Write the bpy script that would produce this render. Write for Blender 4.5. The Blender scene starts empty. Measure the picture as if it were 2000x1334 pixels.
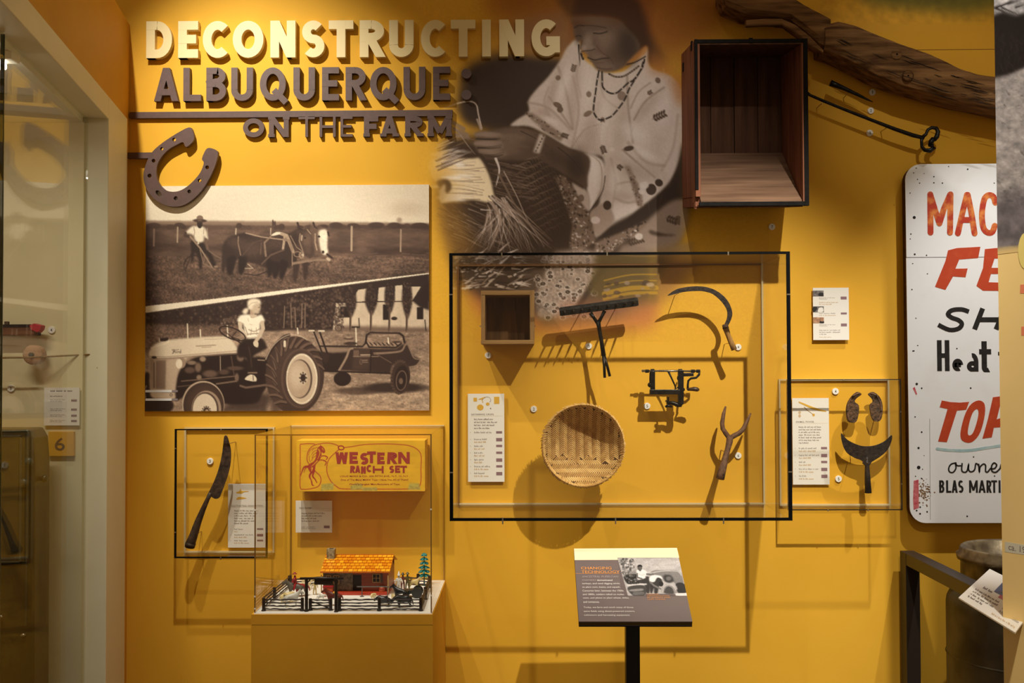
import bpy, math, random
import numpy as np
from mathutils import Vector, Matrix
from mathutils.geometry import tessellate_polygon

# ------------------------------------------------------------------ camera
F = 2000.0                                   # focal length in pixels of the 2000x1334 frame
CAM = Vector((0.0, -4.0, 1.6))
YAW, PITCH, ROLL = math.atan(30/2000), math.atan(46/2000), math.radians(-0.2)
ROT = Matrix.Rotation(YAW, 3, 'Z') @ Matrix.Rotation(math.pi/2 + PITCH, 3, 'X') @ Matrix.Rotation(ROLL, 3, 'Z')
SC = bpy.context.scene
COL = SC.collection
cam = bpy.data.cameras.new('camera')
cam.sensor_width = 36.0
cam.lens = 36.0 * F / 2000.0
cam.clip_end = 60
cam_o = bpy.data.objects.new('camera', cam)
COL.objects.link(cam_o)
cam_o.matrix_world = Matrix.Translation(CAM) @ ROT.to_4x4()
SC.camera = cam_o

# ------------------------------------------------------------------ world, lamps, exposure
SC.view_settings.view_transform = 'Standard'
SC.view_settings.look = 'None'
SC.view_settings.exposure = 0.0
SC.view_settings.gamma = 1.0
SC.view_settings.use_curve_mapping = False
world = bpy.data.worlds.new('gallery_ambience')
SC.world = world
world.use_nodes = True
bg = world.node_tree.nodes['Background']
bg.inputs['Color'].default_value = (1.0, 0.75, 0.48, 1)
bg.inputs['Strength'].default_value = 0.252

def spot(name, loc, target, watts, angle, blend, radius=0.02, color=(1.0, 0.955, 0.86)):
    l = bpy.data.lights.new(name, 'SPOT')
    l.energy = watts
    l.spot_size = math.radians(angle)
    l.spot_blend = blend
    l.shadow_soft_size = radius
    l.color = color
    o = bpy.data.objects.new(name, l)
    COL.objects.link(o)
    o.location = loc
    o.rotation_euler = (Vector(target) - Vector(loc)).to_track_quat('-Z', 'Y').to_euler()
    return o
spot('track_spot_title', (-1.42, -1.20, 3.75), (-0.96, 0, 2.16), 236, 58, 1.0)
spot('track_spot_toys', (-0.90, -1.35, 3.75), (-0.72, -0.15, 0.95), 240, 44, 1.0)
spot('track_spot_case', (1.21, -2.38, 3.73), (0.66, 0, 1.06), 560, 38, 1.0)
spot('track_spot_tools', (1.95, -1.05, 3.75), (1.68, 0, 0.95), 262, 38, 0.9, color=(1.0, 0.985, 0.96))
spot('fill_spot_mural', (0.30, -2.3, 3.75), (0.30, 0, 2.35), 75, 34, 1.0, color=(1.0, 0.93, 0.86))  # added fill light that lifts the mural, not a known fixture
spot('fill_spot_beam', (1.15, -2.4, 3.75), (1.62, 0, 2.62), 58, 26, 1.0)  # added faint fill to brighten the beam and the wall around it
spot('track_spot_rail', (0.35, -1.9, 3.75), (0.45, -0.5, 0.6), 70, 30, 1.0)
spot('fill_spot_panel', (0.9, -3.0, 3.75), (1.55, -1.6, 1.5), 330, 40, 1.0, radius=0.05)  # added fill, brightens the front of the near right panel
SC.cycles.transparent_max_bounces = 40

# ------------------------------------------------------------------ pixel helpers
def proj(p):
    """world point -> pixel of the 2000x1334 frame"""
    q = ROT.transposed() @ (Vector(p) - CAM)
    return (1000 + F*q.x/-q.z, 667 - F*q.y/-q.z)
def W(px, py, Y=0.0):
    d = ROT @ Vector(((px-1000)/F, -(py-667)/F, -1.0))
    return CAM + d * ((Y-CAM.y)/d.y)
def G(px, py, z):
    d = ROT @ Vector(((px-1000)/F, -(py-667)/F, -1.0))
    return CAM + d * ((z-CAM.z)/d.z)
def WX(px, py, Y=0.0): return W(px, py, Y).x
def WZ(px, py, Y=0.0): return W(px, py, Y).z
def rect(px0, py0, px1, py1, Y=0.0):
    """world x0,x1,z0,z1 of a pixel rectangle on the plane y=Y"""
    mx, my = (px0+px1)/2, (py0+py1)/2
    return (WX(px0, my, Y), WX(px1, my, Y), WZ(mx, py1, Y), WZ(mx, py0, Y))
def pts2(pts, Y, ox=0, oy=0, s=1.0):
    """pixel outline (read at a zoom: offset ox,oy and scale s) -> list of world (x,z) on y=Y"""
    out = []
    for x, y in pts:
        p = W(ox + x/s, oy + y/s, Y)
        out.append((p.x, p.z))
    return out

# ------------------------------------------------------------------ materials
def lin(c):
    c = np.asarray(c, dtype=float)/255.0
    return np.where(c <= 0.04045, c/12.92, ((c+0.055)/1.055)**2.4)
def rgba(c): return tuple(lin(c)) + (1.0,)
MATS = {}
def mat(name, c, rough=0.6, metal=0.0, c2=None, scale=20.0, stretch=(1, 1, 1), bump=0.0, detail=4.0, spec=0.5, lo=0.35, hi=0.65, bscale=None):
    if name in MATS: return MATS[name]
    m = bpy.data.materials.new(name); m.use_nodes = True
    nt = m.node_tree; b = nt.nodes['Principled BSDF']
    b.inputs['Base Color'].default_value = rgba(c)
    b.inputs['Roughness'].default_value = rough
    b.inputs['Metallic'].default_value = metal
    b.inputs['Specular IOR Level'].default_value = spec
    if c2 is not None or bump:
        tc = nt.nodes.new('ShaderNodeTexCoord'); mp = nt.nodes.new('ShaderNodeMapping')
        mp.inputs['Scale'].default_value = stretch
        nt.links.new(tc.outputs['Object'], mp.inputs['Vector'])
        nz = nt.nodes.new('ShaderNodeTexNoise')
        nz.inputs['Scale'].default_value = scale; nz.inputs['Detail'].default_value = detail
        nt.links.new(mp.outputs['Vector'], nz.inputs['Vector'])
        if c2 is not None:
            cr = nt.nodes.new('ShaderNodeValToRGB')
            cr.color_ramp.elements[0].position = lo; cr.color_ramp.elements[0].color = rgba(c)
            cr.color_ramp.elements[1].position = hi; cr.color_ramp.elements[1].color = rgba(c2)
            nt.links.new(nz.outputs['Fac'], cr.inputs['Fac'])
            nt.links.new(cr.outputs['Color'], b.inputs['Base Color'])
        if bump:
            src = nz
            if bscale:
                src = nt.nodes.new('ShaderNodeTexNoise'); src.inputs['Scale'].default_value = bscale; src.inputs['Detail'].default_value = 5
                nt.links.new(mp.outputs['Vector'], src.inputs['Vector'])
            bp = nt.nodes.new('ShaderNodeBump'); bp.inputs['Strength'].default_value = bump; bp.inputs['Distance'].default_value = 0.01
            nt.links.new(src.outputs['Fac'], bp.inputs['Height'])
            nt.links.new(bp.outputs['Normal'], b.inputs['Normal'])
    MATS[name] = m
    return m
def print_mat(name, rough=0.55, spec=0.3):
    m = bpy.data.materials.new(name); m.use_nodes = True
    nt = m.node_tree; b = nt.nodes['Principled BSDF']
    a = nt.nodes.new('ShaderNodeAttribute'); a.attribute_name = 'ink'
    nt.links.new(a.outputs['Color'], b.inputs['Base Color'])
    b.inputs['Roughness'].default_value = rough
    b.inputs['Specular IOR Level'].default_value = spec
    return m
def glass_mat(name, tint, f0=0.02, f90=0.9, power=5.0):
    """clear acrylic or glass sheet: passes light straight through and mirrors more at grazing angles"""
    m = bpy.data.materials.new(name); m.use_nodes = True
    nt = m.node_tree; nt.nodes.remove(nt.nodes['Principled BSDF'])
    out = nt.nodes['Material Output']
    t = nt.nodes.new('ShaderNodeBsdfTransparent'); t.inputs['Color'].default_value = tuple(tint) + (1,)
    g = nt.nodes.new('ShaderNodeBsdfGlossy'); g.inputs['Roughness'].default_value = 0.0
    lw = nt.nodes.new('ShaderNodeLayerWeight'); lw.inputs['Blend'].default_value = 0.5
    pw = nt.nodes.new('ShaderNodeMath'); pw.operation = 'POWER'; pw.inputs[1].default_value = power
    ma = nt.nodes.new('ShaderNodeMath'); ma.operation = 'MULTIPLY_ADD'; ma.use_clamp = True
    ma.inputs[1].default_value = f90-f0; ma.inputs[2].default_value = f0
    nt.links.new(lw.outputs['Facing'], pw.inputs[0]); nt.links.new(pw.outputs[0], ma.inputs[0])
    mx = nt.nodes.new('ShaderNodeMixShader')
    nt.links.new(ma.outputs[0], mx.inputs[0])
    nt.links.new(t.outputs[0], mx.inputs[1]); nt.links.new(g.outputs[0], mx.inputs[2])
    nt.links.new(mx.outputs[0], out.inputs['Surface'])
    return m

WALL_C = (224, 168, 46)
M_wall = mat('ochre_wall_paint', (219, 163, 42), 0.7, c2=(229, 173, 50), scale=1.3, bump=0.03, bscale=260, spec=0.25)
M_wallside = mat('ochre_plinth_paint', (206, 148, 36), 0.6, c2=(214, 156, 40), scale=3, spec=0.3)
M_cream = mat('cream_letter_paint', (228, 206, 148), 0.5)
M_brown = mat('brown_letter_paint', (84, 62, 54), 0.55, c2=(92, 68, 60), scale=60)
M_frame = mat('cream_case_frame', (222, 216, 184), 0.5, c2=(226, 220, 190), scale=6)
M_inner = mat('pale_case_lining', (216, 202, 158), 0.7, c2=(222, 208, 166), scale=5)
M_light = mat('white_case_ceiling', (236, 230, 210), 0.5)
M_black = mat('black_edge', (5, 5, 5), 0.7, spec=0.1)
M_blackmetal = mat('black_powdercoat', (22, 18, 16), 0.45)
M_brownmetal = mat('dark_bronze_rail', (46, 36, 28), 0.45)
M_card = mat('white_card', (232, 226, 214), 0.6)
M_ink = mat('brown_ink', (116, 102, 95), 0.7)
M_inkpale = mat('pale_grey_ink', (168, 158, 150), 0.7)
M_inktan = mat('pale_tan_ink', (206, 176, 138), 0.7)
M_tag = mat('plum_tag_ink', (136, 104, 108), 0.7)
M_ochreink = mat('ochre_ink', (216, 166, 52), 0.7)
M_disc = mat('white_disc', (236, 232, 222), 0.45)
M_inkblack = mat('black_ink', (24, 20, 20), 0.6)
M_steel = mat('polished_pin', (170, 160, 140), 0.3, 0.9)
M_iron = mat('dark_forged_iron', (32, 27, 24), 0.55, 0.5, c2=(58, 46, 38), scale=70, bump=0.25)
M_blackiron = mat('black_cast_iron', (16, 14, 13), 0.38, 0.6, c2=(40, 36, 32), scale=60, bump=0.15)
M_rust = mat('rusty_iron', (52, 38, 28), 0.75, 0.3, c2=(104, 74, 48), scale=90, bump=0.5)
M_blade = mat('pitted_blade_steel', (44, 36, 32), 0.6, 0.45, c2=(84, 66, 54), scale=60, bump=0.3)
M_fork = mat('brown_corroded_iron', (84, 56, 38), 0.75, 0.2, c2=(122, 88, 62), scale=55, bump=0.4)
M_acryl = glass_mat('clear_acrylic', (0.99, 0.985, 0.97), 0.022, 0.5)
M_glass = glass_mat('showcase_glass', (0.97, 0.985, 0.97), 0.03, 0.31)
M_acedge = mat('bright_acrylic_edge', (214, 200, 160), 0.2, spec=0.8)
M_goldedge = mat('amber_acrylic_edge', (150, 96, 24), 0.25, spec=0.8)

# ------------------------------------------------------------------ mesh building
WORLD = {}
def _link(o, loc, parent):
    COL.objects.link(o)
    WORLD[o.name] = Vector(loc)
    o.location = loc
    if parent is not None:
        o.parent = parent
        o.matrix_parent_inverse = Matrix.Translation(-WORLD[parent.name])
def tag(o, label=None, cat=None, group=None, kind=None):
    if label: o['label'] = label
    if cat: o['category'] = cat
    if group: o['group'] = group
    if kind: o['kind'] = kind
    return o
def thing(name, label, cat, loc, group=None):
    o = bpy.data.objects.new(name, None)
    o.empty_display_size = 0.05
    _link(o, loc, None)
    return tag(o, label, cat, group)
class MB:
    def __init__(s): s.v = []; s.f = []
    def add(s, vs, fs):
        n = len(s.v)
        s.v += [tuple(p) for p in vs]
        s.f += [tuple(n+i for i in f) for f in fs]
        return s
    def box(s, x0, x1, y0, y1, z0, z1):
        return s.add([(x0,y0,z0),(x1,y0,z0),(x1,y1,z0),(x0,y1,z0),(x0,y0,z1),(x1,y0,z1),(x1,y1,z1),(x0,y1,z1)],
                     [(0,3,2,1),(4,5,6,7),(0,1,5,4),(1,2,6,5),(2,3,7,6),(3,0,4,7)])
    def hexa(s, c):      # 8 corners: bottom ring then top ring
        return s.add(c, [(0,3,2,1),(4,5,6,7),(0,1,5,4),(1,2,6,5),(2,3,7,6),(3,0,4,7)])
    def bar(s, p, q, w, h, up=(0,0,1)):
        p, q = Vector(p), Vector(q); d = (q-p).normalized()
        u = Vector(up); side = d.cross(u)
        if side.length < 1e-4: side = d.cross(Vector((1,0,0)))
        side.normalize(); u = side.cross(d).normalized()
        a, b = side*w/2, u*h/2
        return s.hexa([p-a-b, p+a-b, q+a-b, q-a-b, p-a+b, p+a+b, q+a+b, q-a+b])
    def tube(s, path, rad, n=8, cap=True, flat=1.0):
        path = [Vector(p) for p in path]
        if not isinstance(rad, (list, tuple)): rad = [rad]*len(path)
        vs = []; prev = None
        for i, p in enumerate(path):
            t = (path[min(i+1, len(path)-1)] - path[max(i-1, 0)]).normalized()
            if prev is None:
                a = Vector((0,1,0)) if abs(t.y) < 0.9 else Vector((0,0,1))
                u = t.cross(a).normalized()
            else:
                u = (prev - t*prev.dot(t)).normalized()
            prev = u; w = t.cross(u).normalized()
            for k in range(n):
                an = 2*math.pi*k/n
                vs.append(p + u*math.cos(an)*rad[i] + w*math.sin(an)*rad[i]*flat)
        m = len(path); fs = []
        for i in range(m-1):
            for k in range(n):
                fs.append((i*n+k, i*n+(k+1)%n, (i+1)*n+(k+1)%n, (i+1)*n+k))
        if cap:
            fs.append(tuple(range(n-1, -1, -1))); fs.append(tuple((m-1)*n+k for k in range(n)))
        return s.add(vs, fs)
    def lathe(s, prof, n=24, org=(0,0,0), axis='z', cap=True):
        vs = []; org = Vector(org)
        for r, h in prof:
            for k in range(n):
                a = 2*math.pi*k/n
                c, d = r*math.cos(a), r*math.sin(a)
                vs.append(org + (Vector((c,d,h)) if axis == 'z' else Vector((c,h,d)) if axis == 'y' else Vector((h,c,d))))
        fs = []
        for i in range(len(prof)-1):
            for k in range(n):
                fs.append((i*n+k, i*n+(k+1)%n, (i+1)*n+(k+1)%n, (i+1)*n+k))
        if cap:
            fs.append(tuple(range(n))[::-1]); fs.append(tuple((len(prof)-1)*n+k for k in range(n)))
        return s.add(vs, fs)
    def ball(s, c, rx, ry=None, rz=None, n=10, m=6):
        ry = ry or rx; rz = rz or rx; c = Vector(c)
        vs = [c+Vector((0,0,rz))]
        for i in range(1, m):
            t = math.pi*i/m
            for k in range(n):
                a = 2*math.pi*k/n
                vs.append(c+Vector((rx*math.sin(t)*math.cos(a), ry*math.sin(t)*math.sin(a), rz*math.cos(t))))
        vs.append(c-Vector((0,0,rz)))
        fs = [(0, 1+k, 1+(k+1)%n) for k in range(n)]
        for i in range(m-2):
            for k in range(n):
                fs.append((1+i*n+k, 1+(i+1)*n+k, 1+(i+1)*n+(k+1)%n, 1+i*n+(k+1)%n))
        L = len(vs)-1
        fs += [(L, 1+(m-2)*n+(k+1)%n, 1+(m-2)*n+k) for k in range(n)]
        return s.add(vs, fs)
    def prism(s, outer, y0, y1, holes=(), fr=None):
        """outline in (x,z), extruded from y0 (front) to y1 (back); fr maps (u,v,d) -> world"""
        fr = fr or (lambda u, v, d: (u, d, v))
        loops = [list(outer)] + [list(h) for h in holes]
        tri = tessellate_polygon([[Vector((a, b, 0)) for a, b in lp] for lp in loops])
        flat = [p for lp in loops for p in lp]
        n = len(flat)
        vs = [fr(a, b, y0) for a, b in flat] + [fr(a, b, y1) for a, b in flat]
        fs = []
        for t in tri:
            a, b, c = [flat[i] for i in t]
            cr = (b[0]-a[0])*(c[1]-a[1])-(b[1]-a[1])*(c[0]-a[0])
            t = tuple(t) if cr > 0 else tuple(reversed(t))
            fs.append(t); fs.append(tuple(i+n for i in reversed(t)))
        k = 0
        for li, lp in enumerate(loops):
            m = len(lp)
            area = sum(lp[i][0]*lp[(i+1)%m][1]-lp[(i+1)%m][0]*lp[i][1] for i in range(m))
            ccw = area > 0
            if li: ccw = not ccw
            for i in range(m):
                a, b = k+i, k+(i+1)%m
                fs.append((b, a, a+n, b+n) if ccw else (a, b, b+n, a+n))
            k += m
        return s.add(vs, fs)
    def build(s, name, m, parent=None, smooth=False, bevel=0.0, seg=2):
        if not s.v: return None
        a = np.array(s.v); lo, hi = a.min(0), a.max(0)
        loc = Vector(((lo[0]+hi[0])/2, (lo[1]+hi[1])/2, lo[2]))
        me = bpy.data.meshes.new(name)
        me.from_pydata([tuple(p) for p in (a - np.array(loc))], [], s.f)
        if smooth:
            me.polygons.foreach_set('use_smooth', [True]*len(me.polygons))
        me.materials.append(m)
        me.update()
        o = bpy.data.objects.new(name, me)
        _link(o, loc, parent)
        if bevel:
            bv = o.modifiers.new('bevel', 'BEVEL'); bv.width = bevel; bv.segments = seg; bv.limit_method = 'ANGLE'
            bv.angle_limit = math.radians(40)
        return o
def bx(name, x0, x1, y0, y1, z0, z1, m, parent=None, bevel=0.0):
    return MB().box(x0, x1, y0, y1, z0, z1).build(name, m, parent, bevel=bevel)
def catmull(pts, n=6, closed=True):
    P = [Vector((p[0], p[1], 0)) for p in pts]; L = len(P); out = []
    rng = range(L) if closed else range(L-1)
    for i in rng:
        if closed: a, b, c, d = P[i-1], P[i], P[(i+1)%L], P[(i+2)%L]
        else: a, b, c, d = P[max(i-1,0)], P[i], P[i+1], P[min(i+2,L-1)]
        for k in range(n):
            t = k/n
            q = 0.5*((2*b)+(c-a)*t+(2*a-5*b+4*c-d)*t*t+(3*b-a-3*c+d)*t**3)
            out.append((q.x, q.y))
    if not closed: out.append((P[-1].x, P[-1].y))
    return out

# ------------------------------------------------------------------ things that need evaluating: fitted type and skinned figures (done in one batch at the end)
TEXTS = []; SKINS = []
def text(body, u0, v0, u1, v1, m, parent, fr=None, y=0.0, name='lettering', bold=0.0, shear=0.0, space=1.0, align='LEFT', line=1.0, thick=0.0, label=None):
    """type fitted into the rectangle u0..u1, v0..v1 of a plane (default x,z at depth y)"""
    TEXTS.append((body, u0, v0, u1, v1, m, parent, fr or (lambda u, v, d, y=y: (u, y+d, v)), name, bold, shear, space, align, line, label))
def greek(body, u0, v0, u1, v1, m, parent, fr=None, y=0.0, name='body_text', **_k):
    """type too small to read in the photograph: rows of tiny letter-high marks, one per character"""
    fr = fr or (lambda u, v, d, y=y: (u, y+d, v))
    lines = body.split('\n'); n = max(len(l) for l in lines); cw = (u1-u0)/max(n, 1); ph = (v1-v0)/(len(lines)-.45); mb = MB(); k = 0
    for i, l in enumerate(lines):
        b = v1-ph*i-ph*.55
        for j, ch in enumerate(l):
            if ch in ' .,;': continue
            h = ph*(.55 if ch in 'bdfhkltABCDEFGHIJKLMNOPQRSTUVWXYZ0123456789' else .36); lo = b-(ph*.12 if ch in 'gpqy' else 0)
            a0, a1 = u0+cw*j+cw*.12, u0+cw*(j+1)-cw*(.14 if ch not in 'il' else .5); k = len(mb.v)
            mb.v += [tuple(fr(a0, lo, 0)), tuple(fr(a1, lo, 0)), tuple(fr(a1, b+h, 0)), tuple(fr(a0, b+h, 0))]; mb.f.append((k, k+1, k+2, k+3))
    return mb.build(name, m, parent)
def skin(name, pts, edges, rad, m, parent=None, sub=1, mats=None):
    SKINS.append((name, pts, edges, rad, m, parent, sub))
def flush():
    tmp = []
    for T in TEXTS:
        c = bpy.data.curves.new('type', 'FONT'); c.body = T[0]; c.size = 1.0; c.offset = min(T[9], 0.008); c.shear = T[10]
        c.space_character = T[11]; c.align_x = T[12]; c.space_line = T[13]; c.resolution_u = 6 if len(T[0]) < 4 else 2
        c.fill_mode = 'FRONT'
        o = bpy.data.objects.new('type', c); COL.objects.link(o); tmp.append(o)
    sk = []
    for S in SKINS:
        name, pts, edges, rad, m, parent, sub = S
        me = bpy.data.meshes.new(name); me.from_pydata([tuple(p) for p in pts], edges, [])
        o = bpy.data.objects.new(name, me); COL.objects.link(o)
        md = o.modifiers.new('skin', 'SKIN')
        lay = me.skin_vertices[0].data
        for i, r in enumerate(rad):
            lay[i].radius = (r, r) if not isinstance(r, tuple) else r
            lay[i].use_root = (i == 0)
        md.branch_smoothing = 0.3; md.use_smooth_shade = True
        sd = o.modifiers.new('sub', 'SUBSURF'); sd.levels = sub; sd.render_levels = sub
        sk.append(o)
    bpy.context.view_layer.update()
    dg = bpy.context.evaluated_depsgraph_get()
    for T, o in zip(TEXTS, tmp):
        me = bpy.data.meshes.new_from_object(o.evaluated_get(dg))
        n = len(me.vertices)
        if n == 0: continue
        a = np.zeros(n*3); me.vertices.foreach_get('co', a); a = a.reshape(-1, 3)
        lo, hi = a.min(0), a.max(0)
        _, u0, v0, u1, v1, m, parent, fr, name, *_r = T
        U = u0 + (a[:,0]-lo[0])/max(hi[0]-lo[0], 1e-6)*(u1-u0)
        V = v0 + (a[:,1]-lo[1])/max(hi[1]-lo[1], 1e-6)*(v1-v0)
        mb = MB()
        mb.v = [tuple(fr(u, v, 0.0)) for u, v in zip(U, V)]
        mb.f = [tuple(p.vertices) for p in me.polygons]
        ob = mb.build(name, m, parent)
        if T[14]: ob['label'] = T[14]
        bpy.data.meshes.remove(me)
    for S, o in zip(SKINS, sk):
        me = bpy.data.meshes.new_from_object(o.evaluated_get(dg))
        n = len(me.vertices); a = np.zeros(n*3); me.vertices.foreach_get('co', a); a = a.reshape(-1, 3)
        mb = MB(); mb.v = [tuple(p) for p in a]; mb.f = [tuple(p.vertices) for p in me.polygons]
        mb.build(S[0], S[4], S[5], smooth=True)
        bpy.data.meshes.remove(me)
    for o in tmp + sk:
        bpy.data.objects.remove(o)

# ------------------------------------------------------------------ drawn lettering made of strokes
def arc(cx, cy, rx, ry, a0, a1, n=14):
    return [(cx+rx*math.cos(math.radians(a0+(a1-a0)*i/n)), cy+ry*math.sin(math.radians(a0+(a1-a0)*i/n))) for i in range(n+1)]
def strip_quads(pl, t, closed=False):
    P = [Vector((p[0], p[1])) for p in pl]; L = len(P); off = []
    for i in range(L):
        if closed: a, c = P[i-1], P[(i+1)%L]
        else: a, c = P[max(i-1,0)], P[min(i+1,L-1)]
        b = P[i]
        d1 = (b-a).normalized() if (b-a).length > 1e-9 else (c-b).normalized()
        d2 = (c-b).normalized() if (c-b).length > 1e-9 else d1
        n1 = Vector((-d1.y, d1.x)); n2 = Vector((-d2.y, d2.x))
        n = n1+n2
        if n.length < 1e-6: n = n1
        n.normalize()
        k = t/2/max(n.dot(n1), 0.45)
        off.append((b+n*k, b-n*k))
    out = []
    for i in range(L if closed else L-1):
        a, b = off[i], off[(i+1)%L]
        out.append([tuple(a[0]), tuple(b[0]), tuple(b[1]), tuple(a[1])])
    return out
def clip_poly(poly, y, keep_above):
    out = []
    for i in range(len(poly)):
        a, b = poly[i], poly[(i+1)%len(poly)]
        ia = (a[1] >= y) if keep_above else (a[1] <= y)
        ib = (b[1] >= y) if keep_above else (b[1] <= y)
        if ia: out.append(a)
        if ia != ib:
            s = (y-a[1])/(b[1]-a[1]); out.append((a[0]+s*(b[0]-a[0]), y))
    return out
def glyph(ch, w, t, serif=0.0):
    """stroke lines of a capital of height 1 and width w with stroke t; ('o' = closed loop)"""
    l, r, b, h, m = t/2, w-t/2, t/2, 1-t/2, 0.5
    e = 0.3
    def dia(x0, x1):          # diagonal running past both ends
        return [(x0-(x1-x0)*e, 0-e), (x1+(x1-x0)*e, 1+e)]
    S = []
    if ch == 'D': S = [[(l,0),(l,1)], [(0,h),(w*.42,h)]+arc(w*.42,m,r-w*.42,m-l,90,-90,16)+[(0,b)]]
    elif ch == 'E': S = [[(l,0),(l,1)],[(0,h),(w,h)],[(0,.51),(w*.9,.51)],[(0,b),(w,b)]]
    elif ch == 'F': S = [[(l,0),(l,1)],[(0,h),(w,h)],[(0,.5),(w*.88,.5)]]
    elif ch == 'C': S = [arc(w*.54,m,w*.54-l,m-l,48,312,26)]
    elif ch == 'G': S = [arc(w*.52,m,w*.52-l,m-l,50,318,26),[(w*.52,.42),(w,.42)],[(r,.48),(r,.10)]]
    elif ch == 'O': S = ['o', arc(w/2,m,w/2-l,m-l,0,360,28)[:-1]]
    elif ch == 'Q': S = ['o', arc(w*.48,m,w*.48-l,m-l,0,360,28)[:-1], [(w*.52,.32),(w*.98,-.06)]]
    elif ch == 'N': S = [[(l,0),(l,1)],[(r,0),(r,1)],[(l-(r-l)*.0,1.0),(r,0.0)]]
    elif ch == 'S':
        q = (h-b)/4; rx = w/2-l
        S = [arc(w/2,h-q,rx,q,38,270,14)+arc(w/2,b+q,rx,q,90,-142,14)[1:]]
    elif ch == 'T': S = [[(0,h),(w,h)],[(w/2,0),(w/2,1)]]
    elif ch == 'R': S = [[(l,0),(l,1)],[(0,h),(w*.48,h)]+arc(w*.48,.71,r-w*.48,.29-l,90,-90,12)+[(0,.42+l)],[(w*.40,.55),(w*.40+(r-w*.36)*1.35*.98,-.17)]]
    elif ch == 'P': S = [[(l,0),(l,1)],[(0,h),(w*.48,h)]+arc(w*.48,.70,r-w*.48,.30-l,90,-90,12)+[(0,.40+l)]]
    elif ch == 'B': S = [[(l,0),(l,1)],[(0,h),(w*.46,h)]+arc(w*.46,.745,(r-w*.46)*.92,.255-l*.9,90,-90,12)+[(0,.49+l*.2)],[(0,.49+l*.2),(w*.46,.49+l*.2)]+arc(w*.46,(.49+l*.2+b)/2,r-w*.46,(.49+l*.2-b)/2,90,-90,12)+[(0,b)]]
    elif ch == 'U': S = [[(l,1),(l,w/2)]+arc(w/2,w/2,w/2-l,w/2-l,180,360,16)+[(r,w/2),(r,1)]]
    elif ch == 'I': S = [[(w/2,0),(w/2,1)]]
    elif ch == 'L': S = [[(l,0),(l,1)],[(0,b),(w,b)]]
    elif ch == 'A': S = [dia(l, w/2), dia(r, w/2), [(w*.2,.27),(w*.8,.27)]]
    elif ch == 'H': S = [[(l,0),(l,1)],[(r,0),(r,1)],[(0,.5),(w,.5)]]
    elif ch == 'M': S = [[(l,0),(l,1)],[(r,0),(r,1)],[(l,1.0),(w/2,.18)],[(r,1.0),(w/2,.18)]]
    elif ch == 'W': S = [dia(w*.26,l)[::-1], dia(w*.26,w*.5), dia(w*.74,w*.5), dia(w*.74,r)]
    elif ch == 'V': S = [dia(w/2,l), dia(w/2,r)]
    elif ch == 'e': S = [[(l,.34),(r,.34)]+arc(w/2,.34,w/2-l,.34-l*.9,0,300,20)]
    elif ch == 'a': S = [arc(w/2,.5,w/2-l,.5-l,100,0,8)+[(r,0)], arc(w/2,.28,w/2-l,.28-l*.9,70,430,20)]
    elif ch == 't': S = [[(w*.42,1),(w*.42,.18)]+arc(w*.68,.16,w*.26,.16-l*.6,180,300,8),[(0,.66),(w,.66)]]
    if serif:
        s = serif; st = t*0.62
        feet = {'N': [(l,0),(l,1),(r,1)], 'F': [(l,0)], 'A': [(l,0),(r,0)], 'R': [(l,0),(r,0)], 'M': [(l,0),(l,1),(r,0),(r,1)]}.get(ch, [])
        for fx, fy in feet:
            y = st/2 if fy == 0 else 1-st/2
            S.append(('s', [(fx-s,y),(fx+s,y)], st))
    return S
def glyph_polys(ch, w, t, serif=0.0, clip=True):
    polys = []; closed = False
    for lay, st in enumerate(glyph(ch, w, t, serif)):
        if st == 'o': closed = True; continue
        tt = t
        if isinstance(st, tuple): st, tt = st[1], st[2]
        for q in strip_quads(st, tt, closed):
            if clip and ch != 'Q' :
                q = clip_poly(q, 0.0, True)
                if len(q) > 2: q = clip_poly(q, 1.0, False)
            if len(q) > 2: polys.append((lay, q))
        closed = False
    return polys
def glyph_mesh(mb, ch, x0, x1, z0, z1, t, y0, y1, serif=0.0, shear=0.0, fr=None, tw=None):
    """one drawn capital in the box x0..x1, z0..z1, stroke t relative to the height"""
    H = z1-z0; w = (x1-x0)/H
    for lay, q in glyph_polys(ch, w, t, serif):
        o = [(x0 + (a + shear*b)*H, z0 + b*H) for a, b in q]
        area = sum(o[i][0]*o[(i+1)%len(o)][1]-o[(i+1)%len(o)][0]*o[i][1] for i in range(len(o)))
        if abs(area) < 1e-10: continue
        mb.prism(o, y0 - lay*abs(y1-y0)*0.012, y1, fr=fr)
    return mb

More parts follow.
